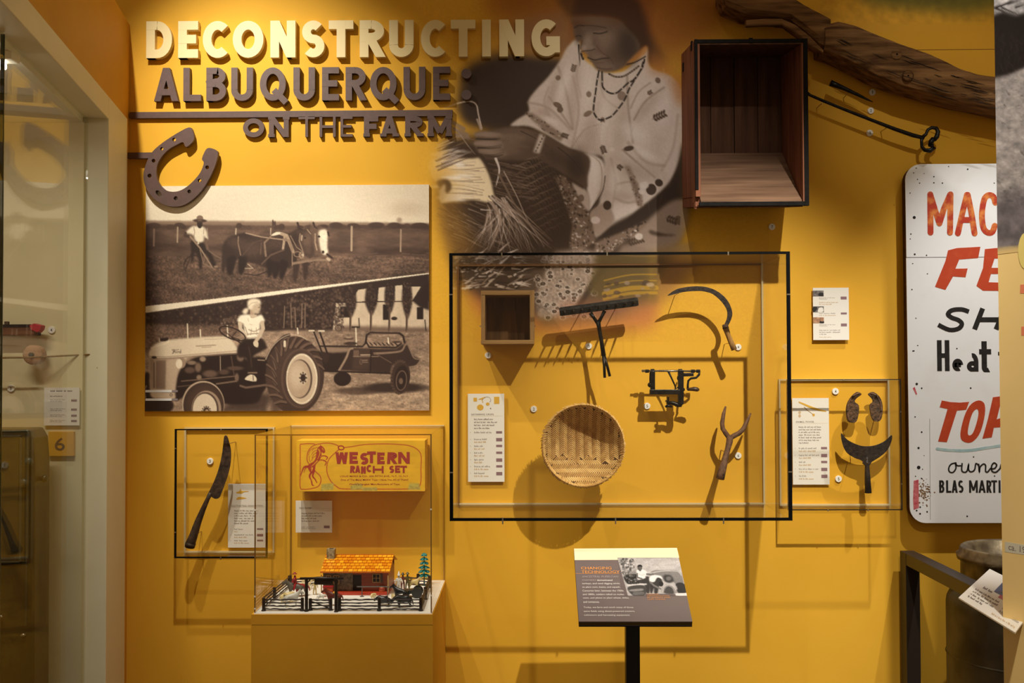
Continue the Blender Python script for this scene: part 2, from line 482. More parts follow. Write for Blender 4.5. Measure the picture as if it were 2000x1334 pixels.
# ------------------------------------------------------------------ printed pictures: a fine grid of inked points
rng = np.random.RandomState(7)
class Canvas:
    """flat print on an upright plane y=Y; drawing is done in photograph coordinates of the print"""
    def __init__(s, x0, x1, z0, z1, Y, cell, fr=None):
        s.Y = Y; s.x0, s.x1, s.z0, s.z1 = x0, x1, z0, z1
        nx = max(2, int(round((x1-x0)/cell))); nz = max(2, int(round((z1-z0)/cell)))
        X, Zz = np.meshgrid(np.linspace(x0, x1, nx), np.linspace(z1, z0, nz))
        s.nx, s.nz = nx, nz
        if fr:                       # print on a slanting plane given by an origin and two directions
            o_, du, dv = [np.array(k) for k in fr]
            W3 = o_ + X[..., None]*du + Zz[..., None]*dv
        else: W3 = np.stack([X, np.full_like(X, Y), Zz], -1)
        s.W3 = W3
        R = np.array(ROT.transposed())
        q = (W3 - np.array(CAM)) @ R.T
        s.PX = 1000 + F*q[..., 0]/-q[..., 2]; s.PY = 667 - F*q[..., 1]/-q[..., 2]
        s.c = np.zeros((nz, nx, 3))
        s.d = abs(s.PX[0, -1]-s.PX[0, 0])/nx
    def win(s, ax0, ay0, ax1, ay1, pad=3):
        j = np.where((s.PX.min(0) <= ax1+pad) & (s.PX.max(0) >= ax0-pad))[0]
        i = np.where((s.PY.min(1) <= ay1+pad) & (s.PY.max(1) >= ay0-pad))[0]
        if len(i) == 0 or len(j) == 0: return None
        return slice(i[0], i[-1]+1), slice(j[0], j[-1]+1)
    def put(s, w, m, c, a):
        c = np.asarray(c, float)/255.0 if not callable(c) else c(s.PX[w], s.PY[w])
        m = (m*a)[..., None]
        s.c[w] = s.c[w]*(1-m) + c*m
    def mask(s, pts, blur=0.0):
        P = np.array(pts, float)
        w = s.win(P[:,0].min(), P[:,1].min(), P[:,0].max(), P[:,1].max(), 3+2.5*blur)
        if w is None: return None, None
        px, py = s.PX[w], s.PY[w]; acc = np.zeros(px.shape); d = s.d*0.3
        for ox, oy in ((-d,-d),(d,-d),(-d,d),(d,d)):
            x, y = px+ox, py+oy; ins = np.zeros(px.shape, bool)
            for k in range(len(P)):
                xa, ya = P[k]; xb, yb = P[(k+1) % len(P)]
                if ya == yb: continue
                ins ^= ((ya > y) != (yb > y)) & (x < (xb-xa)*(y-ya)/(yb-ya)+xa)
            acc += ins
        acc /= 4
        if blur > 0:
            r = max(1, int(round(blur/s.d)))
            for _ in range(2):
                for ax in (0, 1):
                    k = np.pad(acc, [(r+1, r) if q == ax else (0, 0) for q in (0, 1)], mode='edge').cumsum(ax)
                    n = acc.shape[ax]
                    acc = (np.take(k, range(2*r+1, 2*r+1+n), ax) - np.take(k, range(0, n), ax))/(2*r+1)
        return w, acc
    def poly(s, pts, c, a=1.0, blur=0.0):
        w, m = s.mask(pts, blur)
        if w is not None: s.put(w, m, c, a)
    def sp(s, pts, c, a=1.0, blur=0.0): s.poly(catmull(pts, 5), c, a, blur)
    def ell(s, cx, cy, rx, ry, c, a=1.0, rot=0.0, soft=0.0):
        R = max(rx, ry)*(1+soft)
        w = s.win(cx-R, cy-R, cx+R, cy+R)
        if w is None: return
        x, y = s.PX[w]-cx, s.PY[w]-cy; ca, sa = math.cos(math.radians(rot)), math.sin(math.radians(rot))
        u, v = (x*ca+y*sa)/rx, (-x*sa+y*ca)/ry
        d = np.sqrt(u*u+v*v)
        m = np.clip((1+soft-d)/(2*soft), 0, 1) if soft else np.clip((1-d)*min(rx, ry)/s.d+0.5, 0, 1)
        if soft: m = m*m*(3-2*m)
        s.put(w, m, c, a)
    def ring(s, cx, cy, rx, ry, lw, c, a=1.0, rot=0.0, a0=0, a1=360):
        n = 40
        ca, sa = math.cos(math.radians(rot)), math.sin(math.radians(rot))
        pts = []
        for i in range(n+1):
            t = math.radians(a0+(a1-a0)*i/n); u, v = rx*math.cos(t), ry*math.sin(t)
            pts.append((cx+u*ca-v*sa, cy+u*sa+v*ca))
        s.line(pts, lw, c, a)
    def line(s, pts, lw, c, a=1.0, lw2=None, soft=0.0):
        P = np.array(pts, float); lw2 = lw if lw2 is None else lw2; n = len(P)-1
        w = s.win(P[:,0].min(), P[:,1].min(), P[:,0].max(), P[:,1].max(), max(lw, lw2)+2+soft)
        if w is None: return
        px, py = s.PX[w], s.PY[w]; m = np.zeros(px.shape); aa = max(s.d, soft)
        for k in range(n):
            ax, ay = P[k]; bx_, by = P[k+1]; dx, dy = bx_-ax, by-ay; L = dx*dx+dy*dy
            if L == 0: continue
            t = np.clip(((px-ax)*dx+(py-ay)*dy)/L, 0, 1)
            dist = np.hypot(px-ax-t*dx, py-ay-t*dy)
            ww = (lw+(lw2-lw)*(k+t)/n)/2
            m = np.maximum(m, np.clip((ww-dist)/aa+0.5, 0, 1)*np.clip(ww*2/s.d, 0, 1))
        s.put(w, m, c, a)
    def curve(s, pts, lw, c, a=1.0, lw2=None, soft=0.0): s.line(catmull(pts, 6, False), lw, c, a, lw2, soft)
    def noise(s, pts, scale, amp, sx=1.0, sy=1.0, blur=0.0, seed=0, oct=3):
        """multiplies the print by a mottle inside a region"""
        w, m = s.mask(pts, blur)
        if w is None: return
        n = fbm(s.PX[w]/scale/sx, s.PY[w]/scale/sy, seed, oct)
        s.c[w] = np.clip(s.c[w]*(1+(m*amp*(n-0.5)*2)[..., None]), 0, 1)
    def flecks(s, pts, n, size, c, a=0.8, seed=0, ln=1.0, ang=None):
        r = random.Random(seed); P = np.array(pts)
        x0, y0, x1, y1 = P[:,0].min(), P[:,1].min(), P[:,0].max(), P[:,1].max()
        def inside(x, y):
            k = False
            for i in range(len(P)):
                xa, ya = P[i]; xb, yb = P[(i+1) % len(P)]
                if (ya > y) != (yb > y) and x < (xb-xa)*(y-ya)/(yb-ya)+xa: k = not k
            return k
        for _ in range(n):
            x, y = r.uniform(x0, x1), r.uniform(y0, y1)
            if not inside(x, y): continue
            z = size*r.uniform(0.5, 1.4)
            cc = c[r.randrange(len(c))] if isinstance(c, list) else c
            s.ell(x, y, z*ln, z, cc, a*r.uniform(0.4, 1), rot=r.uniform(0, 180) if ang is None else ang+r.uniform(-15, 15))
    def build(s, name, m, parent, y=None):
        if y is not None: s.W3[..., 1] = y
        me = bpy.data.meshes.new(name)
        n = s.nx*s.nz
        lo, hi = s.W3.reshape(-1, 3).min(0), s.W3.reshape(-1, 3).max(0)
        loc = Vector(((lo[0]+hi[0])/2, (lo[1]+hi[1])/2, lo[2]))
        co = (s.W3 - np.array(loc)).reshape(-1)
        me.vertices.add(n); me.vertices.foreach_set('co', co)
        i, j = np.meshgrid(np.arange(s.nz-1), np.arange(s.nx-1), indexing='ij')
        a = (i*s.nx+j).ravel()
        q = np.stack([a, a+s.nx, a+s.nx+1, a+1], -1).ravel()
        k = len(a)
        me.loops.add(4*k); me.loops.foreach_set('vertex_index', q)
        me.polygons.add(k); me.polygons.foreach_set('loop_start', np.arange(0, 4*k, 4))
        me.update(calc_edges=True)
        at = me.color_attributes.new('ink', 'FLOAT_COLOR', 'POINT')
        cl = np.clip(s.c, 0, 1); l = np.where(cl <= 0.04045, cl/12.92, ((cl+0.055)/1.055)**2.4)
        at.data.foreach_set('color', np.concatenate([l, np.ones((s.nz, s.nx, 1))], -1).reshape(-1))
        me.materials.append(m)
        o = bpy.data.objects.new(name, me)
        _link(o, loc, parent)
        return o
_T = rng.rand(64, 64)
def vnoise(x, y, seed):
    x = x+seed*17.3; y = y+seed*7.7
    xi, yi = np.floor(x).astype(int), np.floor(y).astype(int); fx, fy = x-xi, y-yi
    fx = fx*fx*(3-2*fx); fy = fy*fy*(3-2*fy)
    g = lambda a, b: _T[a % 64, b % 64]
    return (g(xi,yi)*(1-fx)+g(xi+1,yi)*fx)*(1-fy)+(g(xi,yi+1)*(1-fx)+g(xi+1,yi+1)*fx)*fy
def fbm(x, y, seed=0, o=3):
    v = 0; a = 0.5; t = 0
    for k in range(o):
        v = v+a*vnoise(x*2**k, y*2**k, seed+k*5); t += a; a *= 0.6
    return v/t
_SV = [0, .15, .35, .6, .85, 1]
_SC = np.array([(30,20,17),(62,45,38),(112,88,72),(172,146,120),(226,208,178),(250,240,216)], float)
def sep(v):
    return tuple(np.interp(v, _SV, _SC[:, k]) for k in range(3))
def zt(pts, ox, oy, s): return [(ox+x/s, oy+y/s) for x, y in pts]
def wood(name, dark, light, along='z', scale=9.0, rough=0.8, bump=0.4):
    st = {'x': (0.09, 1, 1), 'y': (1, 0.09, 1), 'z': (1, 1, 0.09)}[along]
    return mat(name, dark, rough, c2=light, scale=scale*6, stretch=st, bump=bump, detail=6, spec=0.2, lo=0.3, hi=0.7)

# ================================================================== THE SETTING
bx('floor', -3.4, 3.4, -6.0, 0.0, -0.1, 0.0, mat('grey_carpet', (70, 62, 56), 0.9, c2=(84, 74, 66), scale=200, bump=0.2))['kind'] = 'structure'
wall = bx('wall_back', -3.4, 3.4, 0.0, 0.12, 0.0, 4.2, M_wall); wall['kind'] = 'structure'
# panel joints of the wall
seamz = WZ(1850, 97, 0)
bx('seam', WX(1560, 97), 3.3, -0.0006, 0.0, seamz-0.001, seamz+0.001, mat('wall_joint', (120, 74, 12), 0.8), wall)

# ------------------------------------------------------------------ showcase wall on the left (slanting towards us)
A0 = Vector((WX(250, 713, 0), 0, 0)); ADIR = Vector((0.19, -1.0, 0)).normalized(); AN = Vector((ADIR.y, -ADIR.x, 0))  # AN points away from the room
def left(t, n, z): p = A0 + ADIR*t + AN*n; return (p.x, p.y, z)
def lbox(mb, t0, t1, n0, n1, z0, z1):
    return mb.hexa([left(t0,n0,z0), left(t1,n0,z0), left(t1,n1,z0), left(t0,n1,z0), left(t0,n0,z1), left(t1,n0,z1), left(t1,n1,z1), left(t0,n1,z1)])
if AN.x > 0: AN = -AN
ZT, ZF, ZI = 2.95, 2.555, 2.475      # top of the wall, outer and inner top of the frame
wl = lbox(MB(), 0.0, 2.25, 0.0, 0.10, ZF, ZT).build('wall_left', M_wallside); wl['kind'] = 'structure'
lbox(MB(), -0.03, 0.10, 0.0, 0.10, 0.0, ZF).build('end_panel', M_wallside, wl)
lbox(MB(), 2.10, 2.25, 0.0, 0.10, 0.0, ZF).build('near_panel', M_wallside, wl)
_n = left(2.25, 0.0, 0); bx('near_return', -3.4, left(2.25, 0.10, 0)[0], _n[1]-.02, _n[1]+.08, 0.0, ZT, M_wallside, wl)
tr = lbox(MB(), 0.10, 0.43, -0.012, 0.10, 0.0, ZF).build('trim_1', M_frame, bevel=0.003); tr['kind'] = 'structure'
tr = lbox(MB(), 0.43, 2.10, -0.012, 0.10, ZI, ZF).build('trim_2', M_frame, bevel=0.003); tr['kind'] = 'structure'
win = thing('window_1', '', '', left(0.39, 0.02, 0)); win['kind'] = 'structure'
lbox(MB(), 0.437, 1.367, 0.055, 0.063, 0.02, ZI-0.004).build('glass_pane', M_glass, win)
lbox(MB(), 1.373, 2.09, 0.055, 0.063, 0.02, ZI-0.004).build('glass_pane', M_glass, win)
lbox(MB(), 1.368, 1.372, 0.054, 0.064, 0.02, ZI-0.004).build('pane_joint', mat('green_glass_edge', (30, 58, 50), 0.3), win)
YE = -0.455                                     # end wall inside the showcase
xr = left(0.43, 0.062, 0)[0]
wi = bx('wall_showcase', -3.3, xr, YE, YE+0.05, 0.0, 2.4555, M_inner); wi['kind'] = 'structure'
lbox(MB(), 0.36, 0.43, 0.064, 0.10, 0.0, 2.46).build('lining', M_frame, wi)
ci = MB().hexa([(-3.3,-2.1,2.455), left(2.1,0.07,2.455), left(0.45,0.07,2.455), (-3.3,YE,2.455), (-3.3,-2.1,2.475), left(2.1,0.07,2.475), left(0.45,0.07,2.475), (-3.3,YE,2.475)]).build('ceiling_showcase', M_light)
ci['kind'] = 'structure'
# the showcase's own lamp: a slim tube under its ceiling
tube = thing('lamp_tube', 'slim white tube lamp under the ceiling of the left showcase', 'lamp', (-1.62, -1.25, 2.433))
M_tube = bpy.data.materials.new('lit_tube'); M_tube.use_nodes = True
_b = M_tube.node_tree.nodes['Principled BSDF']; _b.inputs['Emission Color'].default_value = (1, 0.93, 0.8, 1); _b.inputs['Emission Strength'].default_value = 9.0
MB().tube([(-1.9,-1.25,2.42), (-1.42,-1.25,2.42)], 0.011, 12).build('tube', M_tube, tube, smooth=True)
_pl = bpy.data.lights.new('lamp_tube_light', 'AREA'); _pl.shape = 'RECTANGLE'; _pl.size = .5; _pl.size_y = .03; _pl.energy = 6.5; _pl.color = (1, .93, .8)
_po = bpy.data.objects.new('lamp_tube_light', _pl); _link(_po, (-1.66, -1.25, 2.40), tube)
MB().box(-1.93, -1.39, -1.275, -1.225, 2.431, 2.4545).build('housing', M_light, tube, bevel=0.003)

# ------------------------------------------------------------------ near panel on the right (cream graphic with a photograph)
RP = W(1952, 713, -1.15); RD = Vector((0.5, -1, 0)).normalized(); RN = Vector((-RD.y, RD.x, 0))   # RN points away from the viewer
def right(t, n, z): p = Vector((RP.x, RP.y, 0)) + RD*t + RN*n; return (p.x, p.y, z)
if RN.y < 0: RN = -RN
def rbox(mb, t0, t1, n0, n1, z0, z1):
    return mb.hexa([right(t0,n0,z0), right(t1,n0,z0), right(t1,n1,z0), right(t0,n1,z0), right(t0,n0,z1), right(t1,n0,z1), right(t1,n1,z1), right(t0,n1,z1)])
M_panel = mat('pale_yellow_panel', (236, 202, 130), 0.6, c2=(240, 207, 137), scale=4)
wr = rbox(MB(), 0.0, 1.5, 0.0, 0.06, 0.0, 3.0).build('wall_right', M_panel); wr['kind'] = 'structure'

# ================================================================== WALL MURAL: seated basket weaver fading into the ochre paint
M_print = print_mat('matte_photo_print', 0.6, 0.25)
mx0, mx1, mz0, mz1 = rect(815, -130, 1500, 668)
r = random.Random(77)
cv = Canvas(mx0, mx1, mz0, mz1, -0.00012, 0.0031)
cv.c[:] = np.array(WALL_C)/255.0
PXf = lambda x0, y0, x1, y1: [(x0,y0),(x1,y0),(x1,y1),(x0,y1)]
# warm brown and violet washes
cv.poly([(930,-60),(1440,-60),(1420,60),(1330,120),(1100,100),(960,40)], (128,62,14), 0.75, 30)
cv.poly([(1000,40),(1110,20),(1120,110),(1000,105)], (128,92,88), 0.7, 12)
cv.poly([(905,545),(1140,600),(1283,570),(1283,650),(1080,668),(930,620)], (182,98,70), 0.8, 14)
cv.poly([(1283,500),(1380,500),(1350,545),(1283,600)], (112,72,60), 0.75, 14)
cv.poly([(880,500),(930,500),(930,560),(890,575)], (172,112,80), 0.6, 12)
_keep = sep
_MC = np.array([(26,17,10),(64,46,31),(120,97,79),(184,163,148),(240,228,220),(255,250,244)], float)
def sep(v): return tuple(np.interp(v, _SV, _MC[:, k]) for k in range(3))
B = lambda p: zt(p, 820, 0, 2.2232)          # read off the whole-mural zoom
Aa = lambda p: zt(p, 1060, 0, 5.336)         # head and collar
Bb = lambda p: zt(p, 830, 180, 4.168)        # hands and basket
Cc = lambda p: zt(p, 1080, 200, 4.17)        # sleeve and skirt
# picture ground: dark room behind, dark lap
cv.poly(B([(215,270),(330,225),(480,245),(640,260),(660,330),(560,560),(380,570),(210,540),(150,470),(165,330)]), sep(.17), 1, 9)
cv.poly([(905,135),(1010,115),(1110,125),(1090,250),(990,270),(905,235)], sep(.13), .8, 8)
cv.poly(B([(80,600),(560,560),(1170,640),(1185,900),(1120,1060),(1030,1230),(600,1330),(330,1330),(180,1240),(110,1090),(70,860)]), sep(.16), 1, 12)
cv.poly([(1080,490),(1283,490),(1283,590),(1200,628),(1060,636),(1000,560)], sep(.27), .85, 8)
# hair and head cloth
cv.sp(Aa([(190,-60),(900,-60),(1060,150),(1120,400),(1150,600),(1000,640),(900,430),(760,220),(480,190),(300,190),(230,120)]), (66,36,12), .85, 6)
cv.sp(Aa([(960,380),(1100,360),(1250,560),(1240,660),(1120,690),(1000,600)]), (70,44,16), .55, 10)
# blouse
cv.sp(B([(688,168),(640,205),(610,260),(560,330),(500,395),(470,440),(472,485),(420,520),(395,548),(470,548),(540,580),(640,640),(745,668),(800,700),(780,880),(745,930),(770,1040),(860,985),(960,900),(1060,820),(1110,740),(1140,640),(1150,520),(1140,400),(1090,330),(1000,290),(985,205),(930,270),(880,310),(800,312),(740,280),(705,240)]), sep(.78), 1, 1.2)
cv.poly(B([(1080,330),(1160,330),(1160,470),(1110,440)]), (196,124,60), .7, 9)
cv.poly(B([(985,205),(1060,260),(1110,330),(1000,320)]), (190,120,58), .55, 7)
# shading of the cloth
for p, wd, v, al in [
    ([(600,290),(640,420),(665,560)], 12, .5, .5), ([(665,330),(690,480),(660,640)], 9, .55, .5), ([(470,445),(560,470),(650,560)], 10, .5, .45),
    ([(560,420),(620,500),(660,560)], 7, .4, .5), ([(900,330),(905,470),(925,620)], 8, .42, .6), ([(1060,380),(980,440),(930,520)], 5, .35, .7),
    ([(1000,360),(950,400),(915,470)], 4, .4, .6), ([(905,620),(980,700),(1060,720)], 14, .5, .5), ([(880,650),(960,720),(1020,770)], 7, .4, .6),
    ([(780,330),(800,420),(860,470)], 6, .58, .5), ([(660,640),(720,560),(790,540)], 6, .5, .5), ([(850,800),(930,790),(980,830)], 9, .55, .5),
    ([(845,860),(900,880),(955,870)], 10, .5, .5), ([(830,690),(850,780),(835,900)], 9, .55, .5), ([(1120,500),(1100,640),(1050,740)], 12, .6, .5),
    ([(700,250),(680,330),(700,420)], 8, .6, .5), ([(560,380),(540,440),(560,500)], 6, .6, .5)]:
    cv.curve(B(p), wd/2.2, sep(v), al, soft=4)
for k in range(16):
    y = 640 + k*2; x = 660 + k*6
for k in range(14):
    a = B([(670+k*9, 600-k*4), (690+k*7, 640-k*2), (672+k*10, 680)])
    cv.curve(a, 1.6, sep(.55), .5)
# shadow under the sleeve and between sleeve and skirt
cv.sp(Cc([(470,1000),(700,880),(850,760),(960,650),(1010,560),(1060,330),(1085,520),(1080,760),(960,800),(800,930),(600,1050),(380,1130),(350,1100)]), sep(.12), 1, 2.5)
# cuff of the near sleeve
cv.sp(Cc([(250,420),(300,420),(400,470),(432,580),(405,700),(340,830),(295,880),(290,800),(275,700),(262,600),(290,500)]), sep(.84), 1, 1)
cv.curve(Cc([(300,425),(380,490),(400,600),(385,720),(320,850)]), 2.4, sep(.6), .8)
cv.curve(Cc([(425,600),(405,720),(340,830),(300,885)]), 2.2, sep(.1), 1)
# skirt
cv.sp(Cc([(150,655),(220,690),(290,740),(300,880),(250,860),(200,770)]), sep(.66), 1, 1)
cv.sp(Cc([(300,900),(450,800),(480,880),(500,960),(430,1040),(360,1090),(320,1010)]), sep(.55), 1, 1)
cv.sp(Cc([(740,990),(860,880),(980,800),(1080,800),(1110,900),(1080,1040),(1000,1160),(760,1190),(620,1110)]), sep(.5), .9, 3)
cv.poly(Cc([(560,1160),(760,1120),(1010,1150),(1160,1130),(1140,1240),(520,1250)]), sep(.46), .85, 4)
cv.sp(Cc([(790,1040),(900,1070),(1010,1080),(900,1090),(800,1075)]), sep(.16), .9, 1.5)
# patterned sash: specked bands
def specks(region, n, lo=.12, hi=.75, size=1.5, seed=1):
    cv.flecks(region, n, size, [sep(lo), sep(hi), sep((lo+hi)/2), sep(lo)], .95, seed=seed, ln=1.5)
band1 = Cc([(0,600),(90,600),(150,660),(220,800),(290,900),(330,1020),(350,1130),(200,1230),(120,1230),(160,1000),(110,850),(60,720)])
band2 = Cc([(350,1140),(600,1040),(760,960),(740,1010),(600,1120),(470,1220),(330,1230)])
cv.poly(band1, sep(.36), 1, 1.5); specks(band1, 520, seed=3)
cv.poly(band2, sep(.4), 1, 1.2); specks(band2, 260, seed=4)
sash = Cc([(580,510),(630,520),(680,640),(725,760),(735,850),(690,850),(660,740),(625,620)])
cv.poly(sash, sep(.42), .9, 1); specks(sash, 130, size=1.2, seed=5)
band3 = B([(455,490),(490,490),(560,540),(630,590),(610,615),(540,570)])
cv.poly(band3, sep(.45), .9, 1); specks(band3, 110, size=1.1, seed=6)
for x, y, rx, ry, v, al, rot in [(1080,180,10,40,.62,.55,20),(1120,200,9,60,.66,.5,5),(1062,222,20,9,.6,.5,25),(1150,260,12,40,.64,.55,10),(1215,240,12,55,.62,.5,8),(1230,330,40,14,.6,.55,25),(1290,250,14,60,.68,.45,10),(1185,360,14,34,.64,.5,8),(1215,385,34,10,.6,.5,5),(1272,330,30,12,.66,.5,40),(1262,210,10,34,.6,.5,40),(1140,290,26,8,.58,.5,20)]:
    cv.ell(x, y, rx, ry, sep(v), al, rot=rot, soft=.9)
for x, y, rx, ry, v, al, rot in [(1100,165,9,34,.9,.7,18),(1150,170,12,50,.9,.6,5),(1075,235,14,5,.9,.7,25),(1180,230,9,40,.9,.55,8),(1240,260,26,14,.9,.7,30),(1295,220,12,34,.9,.6,12),(1200,350,10,28,.9,.6,10),(1258,300,26,8,.92,.7,30),(1160,330,8,26,.92,.7,-8)]:
    cv.ell(x, y, rx, ry, sep(v), al, rot=rot, soft=.9)
for k in range(70):
    x, y = r.uniform(1035,1310), r.uniform(120,400)
    q = [(x, y), (x+r.uniform(-6,6), y+r.uniform(8,20)), (x+r.uniform(-10,10), y+r.uniform(20,44))]
    if y < 250-(x-1035)*.0 and x < 1045: continue
    cv.curve(q, r.uniform(.8,2.2), sep(r.choice((.55,.62,.95,.95))), .22, .3, soft=1.2)
# leaf sprigs printed on the cloth
def leaf(x, y, l, w, r, v=.22, al=.9): cv.ell(x, y, l, w, sep(v), al, rot=r)
def sprig(x, y, s, ang, n=4, v=.2):
    ca, sa = math.cos(math.radians(ang)), math.sin(math.radians(ang))
    cv.line([(x, y), (x+ca*s*n*.9, y+sa*s*n*.9)], 1.0, sep(v), .8)
    for k in range(n):
        cx, cy = x+ca*s*(k+.6)*.85, y+sa*s*(k+.6)*.85
        for sd in (-1, 1):
            a = math.radians(ang+sd*55)
            leaf(cx+math.cos(a)*s*.75, cy+math.sin(a)*s*.75, s*.66, s*.36, math.degrees(a), v)
sprig(1274, 233, 6.2, -25, 5); sprig(1118, 142, 4.2, -75, 4, .3); sprig(1175, 283, 4.5, 70, 4, .22); sprig(1095, 262, 4, 20, 4, .2); sprig(1205, 322, 4.2, 40, 3, .2)
sprig(1264, 184, 3.6, -30, 3, .25); sprig(1300, 425, 6, 20, 4, .18); sprig(1325, 420, 4, 95, 5, .2); sprig(1225, 475, 6, -15, 6, .18); sprig(1177, 228, 3.5, 90, 3, .3)
for x, y, l, w, r, v in [(1285,157,6,5,60,.34),(1090,152,5,5,40,.38),(1089,205,9,5,25,.34),(1094,214,6,6,0,.32),(1150,184,6,5,80,.42),(1148,222,9,5,-30,.4),(1214,187,8,9,0,.45),
                         (1228,290,10,5,-10,.2),(1272,370,10,11,0,.14),(1287,357,8,7,30,.14),(1186,401,8,9,0,.14),(1135,387,6,7,0,.35),(1152,440,5,7,0,.3)]:
    leaf(x, y, l, w, r, v)
for x, y, r, v in [(1195,292,5,.82),(1258,362,9,.86),(1254,374,7,.84),(1163,430,9,.75),(1248,462,8,.74)]: cv.ell(x, y, r, r*.8, sep(v), .9, soft=.2)
# face
face = Aa([(300,190),(500,175),(760,200),(880,290),(990,420),(1010,520),(900,650),(800,725),(700,750),(600,742),(545,700),(515,650),(475,610),(462,560),(415,532),(395,490),(410,420),(360,430),(325,330),(312,260)])
cv.sp(face, sep(.33), 1, 1.2)
cv.sp(Aa([(300,190),(480,175),(760,200),(820,260),(600,240),(420,260),(340,300)]), (104,58,18), .7, 4)
for x, y, rx, ry, v, al, r in [(470,440,45,90,.52,.8,10),(430,500,34,30,.58,.8,0),(510,500,40,28,.48,.8,0),(680,430,120,90,.46,.7,20),(620,370,110,40,.44,.6,10),(560,590,80,45,.44,.7,20),(650,690,90,40,.42,.7,0),
                                (820,520,120,140,.2,.6,0),(900,480,90,170,.14,.7,-10),(370,360,40,90,.26,.7,0),(560,215,200,45,.42,.5,5)]:
    q = Aa([(x, y)])[0]; cv.ell(q[0], q[1], rx/5.336, ry/5.336, sep(v), al, rot=r, soft=.8)
for p, wd, v in [([(330,290),(380,265),(430,270)],5,.12),([(430,265),(540,270),(660,290)],4,.2),([(530,345),(600,350),(670,330)],5,.08),([(540,330),(610,325),(660,320)],2,.5),([(345,380),(380,370),(400,380)],4,.1),
                  ([(400,540),(440,530),(500,525),(545,510)],3.5,.1),([(470,600),(540,625),(620,610),(690,605)],4.5,.08),([(500,640),(560,655),(640,650)],3,.3),([(560,480),(620,550),(700,600),(735,665)],2.5,.2),
                  ([(560,600),(600,575),(650,585)],2,.5),([(410,420),(400,470),(395,510)],3,.15),([(700,330),(760,310)],1.5,.4),([(690,345),(750,350)],1.5,.36),([(560,700),(640,720),(720,715)],3,.2)]:
    cv.curve(Aa(p), wd*.45, sep(v), .9, soft=1.6)
cv.curve(Aa([(375,470),(380,580),(390,690)]), 3.5, sep(.06), 1, .5); cv.curve(Aa([(400,560),(420,620),(430,600)]), 4, sep(.06), 1, 1)
# collar and necklaces
cv.sp(Aa([(870,670),(930,600),(1060,480),(1095,500),(1060,570),(960,640)]), (206,140,66), .8, 1.5)
cv.curve(Aa([(880,670),(960,650),(1070,590)]), 2.5, sep(.08), 1)
def beads(p, wd, step, v=.08, vb=.72, lw=3.2):
    pts = catmull(Aa(p), 8, False); cv.line(pts, lw, sep(v), 1)
    acc = 0
    for a, b in zip(pts, pts[1:]):
        acc += math.hypot(b[0]-a[0], b[1]-a[1])
        if acc > step: cv.ell(b[0], b[1], wd, wd, sep(vb), .95); acc = 0
beads([(585,740),(565,850),(555,930),(530,1120),(540,1190),(595,1250),(680,1230),(745,1185),(850,1045),(900,930),(960,830),(1040,700),(1060,620)], 1.9, 15)
beads([(618,750),(620,830),(628,910),(690,965),(760,972),(830,920),(890,865),(950,830),(1020,730),(1045,650)], 1.7, 18)
beads([(690,770),(760,800),(840,795),(920,750),(1000,690)], 1.1, 4, .2, .6, 3.4)
# forearm and hand
arm = B([(395,552),(470,560),(560,592),(640,640),(735,682),(728,770),(722,815),(640,765),(560,715),(510,690),(440,700),(395,712),(330,714),(290,690),(262,660),(240,640),(240,618),(255,605),(240,595),(246,575),(300,568),(340,560)])
cv.sp(arm, sep(.27), 1, 1.2)
for x, y, rx, ry, v, al, r in [(300,585,55,12,.5,.8,4),(300,625,60,14,.5,.8,3),(320,660,55,14,.46,.8,6),(340,695,40,12,.44,.8,0),(420,605,80,40,.42,.6,10),(450,570,50,10,.34,.7,10),(600,690,90,28,.2,.7,25),(680,720,40,60,.14,.7,0),
                                (400,650,60,20,.36,.6,0),(470,640,40,30,.24,.6,0)]:
    q = B([(x, y)])[0]; cv.ell(q[0], q[1], rx/2.223, ry/2.223, sep(v), al, rot=r, soft=.7)
for p in [[(245,603),(300,606),(345,604)],[(250,643),(310,645),(350,640)],[(290,682),(330,680),(360,672)]]: cv.curve(B(p), 2.2, sep(.1), .9, soft=1.2)
for p, wd, v in [([(248,586),(290,580),(345,584)],7,.46),([(244,622),(290,618),(350,616)],8,.47),([(262,656),(310,652),(360,640)],8,.44),([(292,690),(330,688),(370,672)],7,.4),([(345,600),(400,590),(450,600)],9,.38),([(380,640),(430,632),(470,640)],9,.34)]:
    cv.curve(B(p), wd, sep(v), .55, wd*.6, soft=4)
for p in [[(246,604),(300,603),(350,600)],[(252,640),(305,638),(355,630)],[(282,674),(325,672),(365,660)],[(440,570),(500,600),(560,640)],[(600,640),(660,690),(715,760)]]: cv.curve(B(p), 1.6, sep(.08), .8, .8, soft=1.2)
cv.poly(B([(492,660),(520,580),(545,588),(520,668)]), sep(.72), 1, .5)
for k in range(6):
    q = B([(500+k*6.5, 655-k*13)])[0]; cv.ell(q[0]+2, q[1], 2.2, 1.6, sep(.28), .9, rot=-60)
# fingers of the far hand
for p in [[(140,530),(190,560)],[(150,560),(205,585)],[(160,585),(210,600)]]: cv.curve(B(p), 8, sep(.42), .8, soft=3)
# thread over the hands
cv.curve(B([(105,472),(160,450),(215,440),(245,455),(255,500),(268,555)]), 2.6, sep(.72), .95)
cv.curve(B([(250,520),(262,548),(266,560)]), 5, sep(.6), .8)
